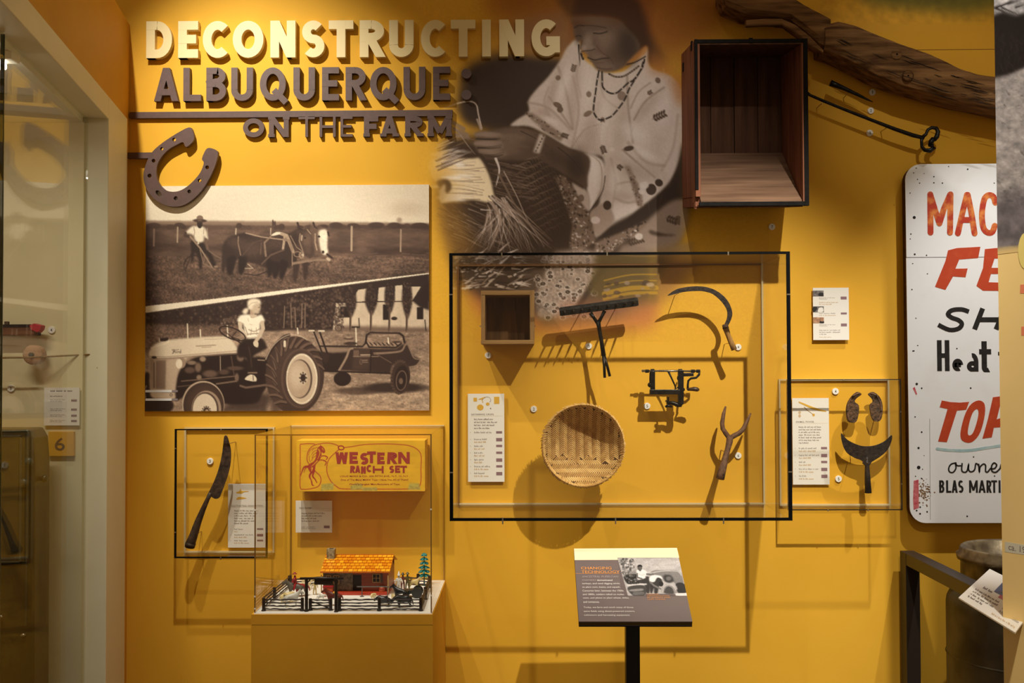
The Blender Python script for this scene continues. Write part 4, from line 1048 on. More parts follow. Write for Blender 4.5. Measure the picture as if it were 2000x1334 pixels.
# driver
c.sp(S([(1150,520),(1330,500),(1395,590),(1400,610),(1330,650),(1260,690),(1240,740),(1290,865),(1190,870),(1170,720),(1090,710),(1078,610)]), sep(.07), 1, .5)
c.curve(S([(1200,600),(1220,700),(1230,820)]), 2, sep(.2), .8, soft=2)
c.sp(S([(1085,330),(1080,290),(1120,252),(1200,245),(1260,268),(1335,248),(1365,290),(1372,318),(1325,345),(1325,430),(1335,490),(1240,505),(1185,500),(1150,420),(1138,350)]), sep(.92), 1, .4)
for p, wd, v in [([(1200,410),(1260,430),(1320,400)],3.5,.5),([(1190,460),(1250,455),(1310,450)],3.5,.46),([(1190,290),(1200,320)],2,.6),([(1230,400),(1220,470)],2,.4),([(1280,390),(1290,470)],2,.5),([(1210,350),(1240,360)],1.6,.5),([(1160,380),(1190,470)],2.4,.34),([(1190,500),(1330,485)],1.4,.2)]: c.curve(S(p), wd*.5, sep(v), .9)
c.line(S([(1105,345),(1110,400),(1165,470)]), 8, sep(.74), 1, 6); c.line(S([(1345,335),(1355,400),(1310,490),(1275,540)]), 8, sep(.7), 1, 6.5); c.sp(S([(1255,540),(1300,540),(1300,600),(1270,595),(1250,570)]), sep(.76), 1)
c.line(S([(1235,190),(1240,260)]), 9, sep(.6), 1); c.sp(S([(1210,250),(1290,250),(1250,285)]), sep(.72), 1)
c.sp(S([(1240,130),(1310,120),(1328,170),(1325,200),(1310,235),(1270,240),(1240,210)]), sep(.7), 1, .4)
c.sp(S([(1190,170),(1185,110),(1220,78),(1280,72),(1325,95),(1328,135),(1290,125),(1250,150),(1235,190),(1200,190)]), sep(.86), 1, .4)
c.sp(S([(1190,175),(1150,185),(1132,215),(1145,240),(1175,240),(1195,210)]), sep(.84), 1, .4)
c.curve(S([(1200,150),(1240,120),(1300,110)]), 1, sep(.5), .8); c.curve(S([(1210,200),(1195,235)]), 2.4, sep(.3), .9); c.line(S([(1305,170),(1318,168)]), 1.2, sep(.2), .9); c.line(S([(1308,212),(1322,210)]), 1, sep(.3), .9)
c.sp(S([(1160,940),(1200,905),(1245,900),(1280,930),(1280,970),(1230,970),(1165,955)]), sep(.8), 1); c.line(S([(1195,880),(1285,878)]), 3, sep(.44), .9); c.line(S([(1245,905),(1250,960)]), 1.4, sep(.1), .9)
c.ring(454,651.5,27,10.5,2.4,sep(.06),1,rot=22); c.line(S([(1015,490),(1065,430)]), 1.6, sep(.07), 1); c.line(S([(1015,490),(950,440)]), 1.4, sep(.07), 1); c.line(S([(1015,490),(1100,520)]), 1.6, sep(.07), 1); c.line(S([(1015,495),(1120,560)]), 2.6, sep(.1), 1)
c.poly([(284,598),(420,583.5),(560,566),(700,549.5),(838,533),(838,535),(700,553),(560,573),(420,592),(284,611)], sep(.9), 1)
c.c *= (0.96+0.08*fbm(c.PX/2.0, c.PY/2.0, 3, 2))[..., None]
c.build('photo_print', print_mat('satin_photo_print', 0.45, 0.4), board)
for yy in (764, 780.5):
    a, b_, z0, z1 = rect(284, yy-2.2, 335, yy+2.2, -0.0125)
    bx('caption_strip', a, b_, -0.0128, -0.0119, z0, z1, mat('caption_white', (216, 214, 210), 0.6), board)
    a, b_, z0, z1 = rect(336, yy-2, 347, yy+2, -0.0125)
    bx('caption_tag', a, b_, -0.0128, -0.0119, z0, z1, mat('caption_grey', (128, 116, 116), 0.6), board)

# ================================================================== RAISED TITLE
LY0, LY1 = -0.025, -0.0006
def letters(spec, m, t, grp, word, cat='letter'):
    seen = {}
    for k, (ch, x0, y0, x1, y1) in enumerate(spec):
        a, b_, z0, z1 = rect(x0, y0, x1, y1, LY0)
        o = glyph_mesh(MB(), ch, a, b_, z0, z1, t, LY0, LY1).build('letter', m)
        yield k, ch, o
ORD = ['first','second','third','fourth','fifth','sixth','seventh','eighth','ninth','tenth','eleventh','twelfth','thirteenth','fourteenth']
L1 = [('D',285.6,336),('E',348,387),('C',396,449.5),('O',454.6,514.5),('N',528,577),('S',590,633.5),('T',642,690),('R',702.5,750),('U',760,807.6),('C',822,874),('T',880.5,928.5),('I',942,958),('N',975,1023.6),('G',1038,1093.5)]
sp1 = [(ch, a, 41.5-4.0*(a-285)/800, b_, 113.5-4.0*(a-285)/800) for ch, a, b_ in L1]
for k, ch, o in letters(sp1, M_cream, 0.235, 'cream title letters', 'DECONSTRUCTING'):
    tag(o, 'cream raised capital %s, %s letter of the word DECONSTRUCTING' % (ch, ORD[k]), 'letter', 'cream letters of the top title line')
L2 = [('A',301,348),('L',358,392.6),('B',403,441.5),('U',451.5,494),('Q',507.5,560),('U',573,615),('E',629,662),('R',675,714),('Q',722.7,776.5),('U',788,830.6),('E',845.7,879)]
sp2 = [(ch, a, 132.5-2.6*(a-301)/600, b_, 197.5-2.6*(a-301)/600) for ch, a, b_ in L2]
for k, ch, o in letters(sp2, M_brown, 0.19, 'brown title letters', 'ALBUQUERQUE'):
    tag(o, 'brown raised capital %s, %s letter of the word ALBUQUERQUE' % (ch, ORD[k]), 'letter', 'brown letters of the second title line')
p = W(911, 185, -0.02)
col = thing('colon', 'brown raised colon of two discs after the word ALBUQUERQUE', 'letter', (p.x, -0.001, p.z))
for py in (143.5, 185):
    p = W(911, py, LY0)
    MB().lathe([(0.0195, LY0), (0.0195, LY1)], 24, (p.x, 0, p.z), 'y').build('dot', M_brown, col)
LY0 = -0.016
p = W(565, 224, LY0)
ul = thing('title_bar', 'long brown bar with ON THE FARM hanging below it', 'sign', (p.x, -0.004, WZ(565, 267, LY0)))
a, b_ = WX(253, 224, LY0), WX(884, 224, LY0); zt0, zt1 = WZ(565, 229, LY0), WZ(565, 216.5, LY0)
bx('bar', a, b_, LY0, LY1, zt0, zt1, M_brown, ul, bevel=0.001)
L3 = [('O',474.5,516,.26,0),('N',523,566,.24,.16),('T',583,614.6,.13,0),('H',624,655.5,.13,0),('E',665,688.5,.13,0),('F',708.5,741,.26,.16),('A',741.5,780,.24,.16),('R',789,827.5,.25,.16),('M',834,884,.25,.16)]
for ch, x0, x1, t, sf in L3:
    k = 2.0*(x0-474)/400
    xa, xb, z0, z1 = rect(x0, (231 if ch == 'O' else 228)-k, x1, 268-k, LY0)
    if sf: H = z1-z0; xa += sf*H*.35; xb -= sf*H*.35
    glyph_mesh(MB(), ch, xa, xb, z0, z1, t, LY0, LY1, serif=sf).build('letter', M_brown, ul)
# horseshoe cut-out
LY0, LY1 = -0.031, -0.0130
hs = [(410,790),(330,830),(240,890),(180,945),(150,1000),(131,1060),(128,1110),(145,1170),(190,1230),(250,1268),(310,1282),(370,1275),(430,1240),(490,1180),(540,1100),(575,1020),(590,955),(580,932),(540,918),(515,928),(490,985),(502,1008),(490,1050),(470,1085),(430,1130),(380,1170),(330,1189),(270,1182),(225,1140),(208,1090),(212,1030),(235,980),(280,930),(330,900),(372,882),(385,906),(402,908),(440,868),(434,815)]
hs2 = pts2(catmull(hs, 3), LY0, 240, 0, 3.177)
holes = []
for hx, hy, rr in [(318,866,12),(241,923,11),(190,997,12),(165,1090,13),(523,1038,12),(476,1120,12),(412,1188,12),(328,1230,13)]:
    holes.append(pts2([(hx+rr*math.cos(i*math.pi/5), hy+rr*math.sin(i*math.pi/5)) for i in range(10)], LY0, 240, 0, 3.177))
holes.append(pts2([(222+22*math.cos(i*math.pi/7)*.8-14*math.sin(i*math.pi/7)*.6, 1200+22*math.cos(i*math.pi/7)*.7+14*math.sin(i*math.pi/7)*.8) for i in range(14)], LY0, 240, 0, 3.177))
q = W(350, 400, LY0)
shoe = thing('horseshoe_sign', 'brown cut-out horseshoe with nail holes on a short bar', 'sign', (q.x, -0.004, q.z))
MB().prism(hs2, LY0, LY1, holes).build('horseshoe', M_brown, shoe)
a, b_, z0, z1 = rect(249, 297.5, 296, 309, LY0)
bx('arm', a, b_, LY0+0.002, LY1, z0, z1, M_brown, shoe)

# ================================================================== ACRYLIC DISPLAY CASES
def display_case(name, label, X0, X1, Z0, Z1, D, edge_m, ew, rim_m, ticks=(), rim2=None):
    """bonnet on the wall: front, sides, top, bottom of clear sheet; edges of the front show dark"""
    o = thing(name, label, 'display case', ((X0+X1)/2, 0, Z0))
    th = 0.005
    bx('front_panel', X0, X1, -D, -D+th, Z0, Z1, M_acryl, o)
    bx('side_panel', X0, X0+th, -D+th, -0.0012, Z0, Z1, M_acryl, o)
    bx('side_panel', X1-th, X1, -D+th, -0.0012, Z0, Z1, M_acryl, o)
    bx('top_panel', X0+th, X1-th, -D+th, -0.0012, Z1-th, Z1, M_acryl, o)
    bx('bottom_panel', X0+th, X1-th, -D+th, -0.0012, Z0, Z0+th, M_acryl, o)
    f0, f1 = -D-0.0008, -D+th+0.002  # front edge strips: internal reflections of the clear sheet put into dark colour
    bx('edge_strip', X0-0.0005, X0+ew, f0, f1, Z0-0.0005, Z1+0.0005, edge_m, o)
    bx('edge_strip', X1-ew, X1+0.0005, f0, f1, Z0-0.0005, Z1+0.0005, edge_m, o)
    bx('edge_strip', X0+ew, X1-ew, f0, f1, Z1-ew*.7, Z1+0.0005, edge_m, o)
    bx('edge_strip', X0+ew, X1-ew, f0, f1, Z0-0.0005, Z0+ew*.8, edge_m, o)
    r = 0.006
    for i, a in enumerate(((X0, X0+r, Z0, Z1), (X0+r, X1-r, Z1-r, Z1), (X1-r, X1, Z0, Z1), (X0+r, X1-r, Z0, Z0+r))):
        bx('rim_strip', a[0], a[1], -0.012, -0.0012, a[2], a[3], rim2 if rim2 and i > 1 else rim_m, o)
    for side, k in ticks:
        t = 0.0022
        if side in 'tb':
            z = Z1 if side == 't' else Z0; x = X0+(X1-X0)*k
            bx('joint', x-t, x+t, f0-0.0008, f0+0.002, z-ew, z+0.001 if side == 't' else z+ew, M_steel, o)
        else:
            x = X0 if side == 'l' else X1; z = Z1-(Z1-Z0)*k
            bx('joint', x-0.001 if side == 'l' else x-ew, x+ew if side == 'l' else x+0.001, f0-0.0008, f0+0.002, z-t, z+t, M_steel, o)
    return o
DB = 0.42
bX0, bX1 = WX(878, 755, -DB), WX(1545, 755, -DB); bZ1, bZ0 = WZ(1211, 493, -DB), WZ(1211, 1017, -DB)
display_case('display_case', 'large black-edged acrylic case holding the basket, rake and sickle', bX0, bX1, bZ0, bZ1, DB, M_black, 0.0115, mat('case_rim_brown', (120, 78, 30), 0.4), rim2=M_acedge,
    ticks=[('t',.155),('t',.465),('t',.82),('b',.155),('b',.485),('b',.80),('l',.155),('l',.82),('r',.16),('r',.82)])
DR = 0.135
rX0, rX1 = WX(1538, 868, -DR), WX(1761, 868, -DR); rZ1, rZ0 = WZ(1650, 741, -DR), WZ(1650, 996.5, -DR)
display_case('display_case', 'small acrylic case on the right holding two ox shoes and a crescent blade', rX0, rX1, rZ0, rZ1, DR, mat('dark_thin_edge', (40, 30, 18), 0.35), 0.004, M_acedge, ticks=[('t',.5),('r',.25),('r',.8),('b',.35),('b',.7)])
DL = 0.12
lX0, lX1 = WX(341, 965, -DL), WX(522, 965, -DL); lZ1, lZ0 = WZ(430, 838, -DL), WZ(430, 1090, -DL)
display_case('display_case', 'small black-edged acrylic case on the left holding a long iron knife', lX0, lX1, lZ0, lZ1, DL, M_black, 0.0058, M_acedge, ticks=[('t',.5),('l',.15),('l',.8),('b',.5)])

# ------------------------------------------------------------------ small numbered discs
def disc(n, px, py, label, Y=-0.0, wallz=None):
    p = W(px, py, Y-0.006)
    o = thing('number_disc', label, 'number disc', (p.x, Y-0.001, p.z-0.0125), 'white numbered discs')
    MB().lathe([(0.0118, Y-0.0065), (0.0126, Y-0.0055), (0.0126, Y-0.0008)], 20, (p.x, 0, p.z), 'y').build('button', M_disc, o)
    w = 0.0062 if n != '1' else 0.0026
    text(n, p.x-w/2, p.z-0.0055, p.x+w/2, p.z+0.0055, M_inkblack, o, y=Y-0.0068, name='numeral', bold=0.03)
disc('1', 953.5, 694, 'number 1 disc below the small wooden box in the large case')
disc('2', 1042.5, 799, 'number 2 disc to the upper left of the woven basket')
disc('3', 1150, 676, 'number 3 disc in the shadow of the iron rake')
disc('4', 1442, 678, 'number 4 disc at the end of the sickle handle')
disc('5', 1264, 793, 'number 5 disc below the crank-handled peeler')
disc('6', 1442, 890, 'number 6 disc beside the two-pronged iron fork')
disc('4', 1632, 764.5, 'number 4 disc above the ox shoes in the small right case')
disc('5', 1638, 935.5, 'number 5 disc below the crescent blade in the small right case')
disc('3', 410, 901, 'number 3 disc beside the long iron knife')
disc('1', 1704, 180, 'number 1 disc under the weathered beam, by the short spike')
disc('2', 1701, 216, 'number 2 disc between the short spike and the long rod')
disc('3', 1699, 259.5, 'number 3 disc below the long hooked rod')
disc('7', 1508, 443, 'number 7 disc on the wall below the wooden crate')

# ------------------------------------------------------------------ printed label cards
def card(label, px0, py0, px1, py1, head, body, rows, Y=-0.012, headrel=.235, bodyrel=(.28,.40), rowstart=.43, art=None, back=None, tagx=(.775,.94), title_w=.62, last=.97):
    x0, x1, z0, z1 = rect(px0, py0, px1, py1, Y)
    w, h = x1-x0, z1-z0
    o = thing('label_card', label, 'label card', ((x0+x1)/2, Y, z0), 'printed label cards')
    bx('card', x0, x1, Y, Y+0.004, z0, z1, M_card, o)
    b = Y+0.004
    if back is None: back = -0.0012
    bx('mount', x0+w*.25, x1-w*.25, b, back, z0+h*.3, z1-h*.3, M_blackmetal, o)
    u = lambda f: x0+w*f
    v = lambda f: z1-h*f
    yy = Y-0.0004
    if head: text(head, u(.09), v(headrel+.010*2.2/ (h/w)), u(.09+title_w), v(headrel-.010*2.2/(h/w)), M_ink, o, y=yy, name='heading', bold=.02, space=1.15)
    if head:
        bx('rule', u(.09), u(.96), yy, Y, v(headrel+.012)-0.0004-.004*h, v(headrel+.012)-.004*h, M_inktan, o)
    if body: greek(body, u(.165), v(bodyrel[1]), u(.80), v(bodyrel[0]), mat('grey_body_ink', (150, 138, 130), .7), o, y=yy, name='body_text', line=1.35)
    if rows:
        n = len(rows); pitch = (last-rowstart)/n
        txt = MB()
        for k, (a, c_, big) in enumerate(rows):
            f = rowstart+pitch*k
            greek(a, u(.165), v(f+.018), u(.165+min(.56, .022*len(a))), v(f), M_inkpale, o, y=yy, name='entry')
            greek(c_, u(.165), v(f+.018+pitch*.42), u(.165+min(.56, .022*len(c_))), v(f+pitch*.42), M_inktan, o, y=yy, name='entry')
            bx('tag', u(tagx[0]), u(tagx[1]), yy, Y, v(f+(.034 if big else .022)), v(f-.004), M_tag, o)
            bx('bullet', u(.06), u(.075), yy, Y, v(f+.014), v(f+.006), M_inkpale, o)
    if art: art(o, u, v, yy, w, h)
    return o
def blob(o, u, v, yy, pts, m=M_ochreink, name='picture'):
    MB().prism([(u(a), v(b)) for a, b in catmull(pts, 3)], yy-0.0002, yy+0.0003).build(name, m, o)
def rb(o, u, v, yy, a0, b0, a1, b1, m, name='picture'):
    bx(name, u(a0), u(a1), yy-0.0001, yy+0.0003, v(b1), v(b0), m, o)
def circ(cx, cy, rx, ry, n=12): return [(cx+rx*math.cos(2*math.pi*i/n), cy+ry*math.sin(2*math.pi*i/n)) for i in range(n)]
def art_crops(o, u, v, yy, w, h):
    rb(o, u, v, yy, .155, .045, .25, .088, M_ochreink); blob(o, u, v, yy, circ(.34, .155, .09, .033)); rb(o, u, v, yy, .72, .035, .865, .115, M_ochreink)
    blob(o, u, v, yy, [(.30,.06),(.36,.05),(.47,.035),(.48,.045),(.40,.062),(.42,.10),(.40,.10),(.37,.065),(.30,.068)])
    blob(o, u, v, yy, circ(.545,.117,.05,.018,8))
    MB().tube([(u(.52+.11*math.cos(t)), yy, v(.07+.035*math.sin(t))) for t in [i*.35-3.1 for i in range(12)]], 0.0008, 4).build('picture', M_inkpale, o)
    blob(o, u, v, yy, circ(.625,.167,.015,.008,6), M_ink)
card('tall label card headed GATHERING CROPS in the large case', 914, 769, 985, 941, 'GATHERING CROPS',
     'Early farmers gathered grain\nand fruit by hand; later they used\nhand tools, which made harvest\neasier than ever before',
     [('Clothes basket and box',' ',0),('Winnowing basket','Used about 1900',1),('Garden rake','Iron and wood',0),('Hand sickle','Steel and oak',0),('Apple peeler','About 1890',1),('Cleaning and cutting','Gift to the museum',0),('Fork fragment','Gift to the museum',1)], Y=-0.014, art=art_crops)
def art_power(o, u, v, yy, w, h):
    blob(o, u, v, yy, [(.18,.04),(.26,.05),(.55,.10),(.80,.135),(.92,.148),(.91,.158),(.72,.147),(.50,.118),(.30,.078),(.19,.055)])
    MB().tube([(u(.32), yy, v(.10)), (u(.45), yy, v(.15)), (u(.58), yy, v(.19))], 0.0011, 5).build('picture', M_inktan, o); blob(o, u, v, yy, circ(.58,.195,.035,.016,8))
    blob(o, u, v, yy, circ(.20,.165,.035,.018,8), M_inktan); blob(o, u, v, yy, circ(.20,.205,.035,.018,8), M_inktan)
card('tall label card headed ANIMAL POWER in the small right case', 1548, 777.5, 1619.5, 946.5, 'ANIMAL POWER',
     'Farmers who used oxen and horses\ncould farm more land much faster.\nOx and cattle pulled the early\nwagons; the animals wore shoes\nto travel rough and stony ground\nand to carry heavy loads over\nlong distances',
     [('Ox yoke of carved wood','Used until about 1900',0),('Digging tool and hand spike','Iron about 1880',1),('Goad rod','Iron about 1890',0),('Pair of ox shoes in iron','Gift to the museum',1),('Hoe blade','Gift to the museum',1)], Y=-0.012, headrel=.275, bodyrel=(.325,.525), rowstart=.57, art=art_power, title_w=.5)
def art_cult(o, u, v, yy, w, h):
    blob(o, u, v, yy, [(.22,.13),(.30,.115),(.34,.07),(.36,.112),(.54,.112),(.53,.122),(.42,.13),(.36,.155),(.33,.15),(.23,.145)]); blob(o, u, v, yy, [(.22,.245),(.26,.212),(.34,.205),(.48,.222),(.47,.23),(.34,.24)])
card('tall label card headed CULTIVATING INNOVATION in the small left case', 445.5, 945, 518.5, 1069.5, 'CULTIVATING INNOVATION',
     'People of the area grew their\ncorn, cotton and other crops\nwith simple tools. As new\ntools came, new ways of\nfarming changed how people\nfarmed the ground',
     [('Hand trowel','Iron',0),('Long-handled iron knife','Used about 1880',1),('Metal from wagon','Gift to the museum',0)], Y=-0.012, headrel=.345, bodyrel=(.41,.63), rowstart=.70, art=art_cult, title_w=.83)
M_ph1 = mat('grey_print', (128, 120, 116), 0.6, c2=(60, 54, 52), scale=90); M_ph2 = mat('tan_print', (198, 150, 112), 0.6, c2=(110, 72, 52), scale=70)
def art_wall(o, u, v, yy, w, h):
    rb(o, u, v, yy, 0, .053, .30, .165, M_ph1); blob(o, u, v, yy-.0003, [(.15,.13),(.18,.10),(.27,.095),(.30,.12),(.27,.155),(.17,.155)], M_inkblack)
    rb(o, u, v, yy, 0, .355, .30, .47, M_ph1); blob(o, u, v, yy-.0003, [(.13,.44),(.18,.38),(.27,.385),(.28,.46),(.15,.468)], M_card); blob(o, u, v, yy-.0003, [(.0,.37),(.12,.38),(.08,.44),(.0,.46)], M_inkblack)
    rb(o, u, v, yy, 0, .565, .30, .68, M_ph2); blob(o, u, v, yy-.0003, circ(.25,.60,.035,.03,8), M_ph2); blob(o, u, v, yy-.0003, [(.18,.675),(.20,.635),(.25,.65),(.29,.635),(.30,.675)], M_inkblack); blob(o, u, v, yy-.0003, circ(.04,.60,.035,.035,8), M_ph2)
    for k, (f, n) in enumerate(((.185,2),(.48,1),(.70,2))):
        greek('Photograph of the farm\nAlbuquerque' if n == 2 else 'Woman weaving a basket', u(.17), v(f+.018*n), u(.62), v(f), M_inkpale, o, y=yy, name='entry')
    greek('Ploughing with two horses near\nthe river about 1900', u(.17), v(.325), u(.70), v(.27), M_inktan, o, y=yy, name='entry')
    greek('Gift of the photographer', u(.17), v(.535), u(.64), v(.52), M_inktan, o, y=yy, name='entry')
    greek('Young woman on a new tractor with\nher family spreader, photographed\non the farm', u(.17), v(.90), u(.75), v(.80), M_inkpale, o, y=yy, name='entry')
    greek('Museum photo archive', u(.17), v(.95), u(.50), v(.935), M_inktan, o, y=yy, name='entry')
    for f, bgg in ((.17,.055),(.475,.036),(.685,.055)): rb(o, u, v, yy, .775, f, .94, f+bgg, M_tag, 'tag')
card('white label card with three little photographs on the ochre wall', 1588, 562, 1658, 664, None, None, None, Y=-0.018, art=art_wall)

# ------------------------------------------------------------------ 1 small wooden box
Yb = -0.17
x0, x1, z0, z1 = rect(939.5, 567.5, 1043.5, 672, Yb)
M_boxwood = wood('aged_box_wood', (126, 92, 52), (176, 138, 86), 'x'); M_boxwoodv = wood('aged_box_wood_upright', (122, 90, 52), (170, 132, 82), 'z'); M_boxback = wood('dark_box_back', (96, 68, 40), (134, 98, 60), 'z')
wb = thing('wooden_box', 'small open wooden box with a cracked back in the large case', 'box', ((x0+x1)/2, Yb/2, z0))
t = 0.0165
bx('board', x0, x1, Yb, -0.0015, z1-t, z1, M_boxwood, wb, .0012); bx('board', x0-.001, x1, Yb-.002, -0.0015, z0, z0+t*.9, M_boxwood, wb, .0012)
bx('board', x0, x0+t*.95, Yb+.001, -0.0015, z0+t*.9, z1-t, M_boxwoodv, wb, .0012); bx('board', x1-t, x1+.001, Yb-.001, -0.0015, z0+t*.9, z1+.001, M_boxwoodv, wb, .0012)
xc = WX(1008, 620, -0.02)
MB().hexa([(x0+t,-.014,z0+t*.9),(xc+.007,-.014,z0+t*.9),(xc+.007,-.002,z0+t*.9),(x0+t,-.002,z0+t*.9),(x0+t,-.014,z1-t),(xc-.006,-.014,z1-t),(xc-.006,-.002,z1-t),(x0+t,-.002,z1-t)]).build('back_board', M_boxback, wb)
MB().hexa([(xc+.0095,-.013,z0+t*.9),(x1-t,-.013,z0+t*.9),(x1-t,-.002,z0+t*.9),(xc+.0095,-.002,z0+t*.9),(xc-.0035,-.013,z1-t),(x1-t,-.013,z1-t),(x1-t,-.002,z1-t),(xc-.0035,-.002,z1-t)]).build('back_board', M_boxback, wb)
for px in (939, 1044):
    p = W(px, 637, Yb+.02); MB().box(p.x-.004, p.x+.004, Yb+.015, Yb+.025, p.z-.003, p.z+.003).build('peg', M_boxwood, wb)

# ------------------------------------------------------------------ 2 woven basket
bc = W(1139, 870, -0.20); R = 0.149; HB = 0.105
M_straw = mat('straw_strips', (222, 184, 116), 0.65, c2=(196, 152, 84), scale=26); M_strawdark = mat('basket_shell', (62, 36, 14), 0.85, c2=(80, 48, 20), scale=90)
bk = thing('woven_basket', 'round shallow basket of plaited straw with a ragged rim', 'basket', (bc.x, bc.y, bc.z-R))
tilt = Matrix.Rotation(math.radians(-5), 3, 'X')
def bowl(u, v, lift=0.0):
    rr = min(math.hypot(u, v)/R, 1.04)
    d = HB*(1-rr**2.6)
    q = tilt @ Vector((u, d-lift, v)); return bc + q
mb = MB(); nr, na = 12, 44
vs = []; 
for i in range(nr+1):
    for k in range(na):
        a = 2*math.pi*k/na; rr = R*i/nr; vs.append(bowl(rr*math.cos(a), rr*math.sin(a)))
for i in range(nr+1):
    for k in range(na):
        a = 2*math.pi*k/na; rr = R*1.01*i/nr; vs.append(bowl(rr*math.cos(a), rr*math.sin(a), -0.004))
fs = []
for i in range(nr):
    for k in range(na):
        k2 = (k+1) % na
        fs.append((i*na+k, i*na+k2, (i+1)*na+k2, (i+1)*na+k)); o2 = (nr+1)*na
        fs.append((o2+i*na+k, o2+(i+1)*na+k, o2+(i+1)*na+k2, o2+i*na+k2))
mb.add(vs, fs).build('shell', M_strawdark, bk, smooth=True)
mb = MB(); rr_ = random.Random(3)
CW, PT, SW = 0.0155, 0.0076, 0.0046
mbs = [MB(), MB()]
def strip(a, b, wdt, lift, par=0):
    """a short split-straw strip following the bowl"""
    ax, az = a; bx_, bz = b; dx, dz = bx_-ax, bz-az; L = math.hypot(dx, dz); nx, nz = -dz/L*wdt/2, dx/L*wdt/2
    row = []
    for f, l in ((0.0, .0006), (0.25, lift), (0.75, lift), (1.0, .0006)):
        x, z = ax+dx*f, az+dz*f
        row.append((bowl(x+nx, z+nz, l*.6), bowl(x, z, l), bowl(x-nx, z-nz, l*.6)))
    mb = mbs[par]; n = len(mb.v)
    for q in row: mb.v += [tuple(p) for p in q]
    for i in range(3):
        for j in range(2): mb.f.append((n+i*3+j, n+i*3+j+1, n+(i+1)*3+j+1, n+(i+1)*3+j))
nc = int(2*R/CW)+2
for ci_ in range(-nc//2-1, nc//2+2):
    for k in range(-34, 35):
        for mode in (0, 1):
            if mode == 0:          # upper field: upright zigzags
                u, v = ci_*CW, k*PT; s = 1 if ci_ % 2 else -1
                a, b = (u-CW*.53, v-s*CW*.48), (u+CW*.53, v+s*CW*.48); top = v > -0.052-0.25*u*0.2+0.012*math.sin(u*60)
                if not top: continue
            else:                  # lower field: zigzags lying on their side
                u, v = k*PT, ci_*CW; s = 1 if ci_ % 2 else -1
                a, b = (u-s*CW*.48, v-CW*.53), (u+s*CW*.48, v+CW*.53)
                if v > -0.052-0.25*u*0.2+0.012*math.sin(u*60): continue
            if math.hypot(u, v) > R*0.965: continue
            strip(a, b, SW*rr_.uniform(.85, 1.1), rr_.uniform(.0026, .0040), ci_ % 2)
mbs[0].build('weave', M_straw, bk)['kind'] = 'stuff'; mbs[1].build('weave', mat('straw_strips_shaded', (196, 154, 88), .65, c2=(168, 124, 64), scale=26), bk)['kind'] = 'stuff'  # alternate columns darker: differing sheen of the strips put into the colour
mb = MB()
for k in range(230):               # stitched rim with frayed ends
    a = 2*math.pi*(k+rr_.uniform(-.4,.4))/230; e = rr_.uniform(0.97, 1.0); g = rr_.uniform(1.02, 1.07)
    p0 = bowl(R*e*.97*math.cos(a-.03), R*e*.97*math.sin(a-.03), .004); p1 = bowl(R*1.01*math.cos(a), R*1.01*math.sin(a), .007); q = Vector((g*R*math.cos(a+.04), rr_.uniform(-.002,.008), g*R*math.sin(a+.04)))
    mb.tube([p0, p1, bc+tilt@q], [.0020, .0030, .0012], 5)
mb.build('rim', M_straw, bk)['kind'] = 'stuff'

# ------------------------------------------------------------------ 3 iron rake
Yk = -0.125
rk = thing('rake_head', 'black iron rake head with a forked socket and teeth towards the viewer', 'rake', W(1187, 738, Yk))
pa, pb = W(1093, 609, Yk), W(1246, 589, Yk)
dirr = (pb-pa).normalized(); upv = Vector((0,1,0)).cross(dirr).normalized()
if upv.z < 0: upv = -upv
hw = 0.0165
prof = [(-hw*.55,-hw),(hw*.75,-hw),(hw,-hw*.3),(hw*.85,hw*.75),(-hw*.2,hw),(-hw,hw*.2)]
mb = MB(); ring_ = []
for f in (0, .02, .5, .98, 1):
    k = .86 if f in (0, 1) else 1
    for a, b in prof: mb.v.append(tuple(pa+(pb-pa)*f+upv*b*k+Vector((0,1,0))*a*k))
for i in range(4):
    for j in range(6): mb.f.append((i*6+j, i*6+(j+1)%6, (i+1)*6+(j+1)%6, (i+1)*6+j))
mb.f.append(tuple(range(5,-1,-1))); mb.f.append(tuple(24+j for j in range(6)))
mb.build('bar', mat('grey_worn_iron', (58, 56, 54), .5, .5, c2=(36, 33, 30), scale=50, bump=.3), rk)
for k in range(9):
    p = pa+(pb-pa)*((k+.55)/9.1)
    MB().tube([p+Vector((0,-hw*.4,0)), p+Vector((0,-.05,-.004)), p+Vector((0,-.10,-.012))], [.0042, .0040, .0018], 6).build('tooth', M_blackiron, rk)
J = W(1168, 632, Yk)
MB().tube([W(1153, 611, Yk), W(1160, 621, Yk), J], [.0075, .006, .0075], 8).build('fork_arm', M_blackiron, rk, smooth=True)
MB().tube([W(1181, 607, Yk), W(1175, 619, Yk), J], [.0075, .006, .0075], 8).build('fork_arm', M_blackiron, rk, smooth=True)
MB().tube([W(1168, 628, Yk), W(1171, 645, Yk), W(1175, 668, Yk), W(1179, 695, Yk)], [.009, .0075, .0078, .009], 8).build('shank', M_blackiron, rk, smooth=True)
MB().tube([W(1179, 692, Yk), W(1180, 715, Yk-.004), W(1181, 738, Yk-.006)], [.008, .0055, .0055], 7).build('tang', M_blackiron, rk, smooth=True)
MB().tube([W(1178, 692, Yk), W(1186, 715, Yk+.004), W(1191, 735, Yk+.006)], [.008, .0055, .0055], 7).build('tang', M_blackiron, rk, smooth=True)
MB().tube([W(1136, 605, Yk), W(1136, 606, -.002)], .002, 6).build('pin', M_steel, rk); MB().tube([W(1205, 596, Yk), W(1205, 597, -.002)], .002, 6).build('pin', M_steel, rk)

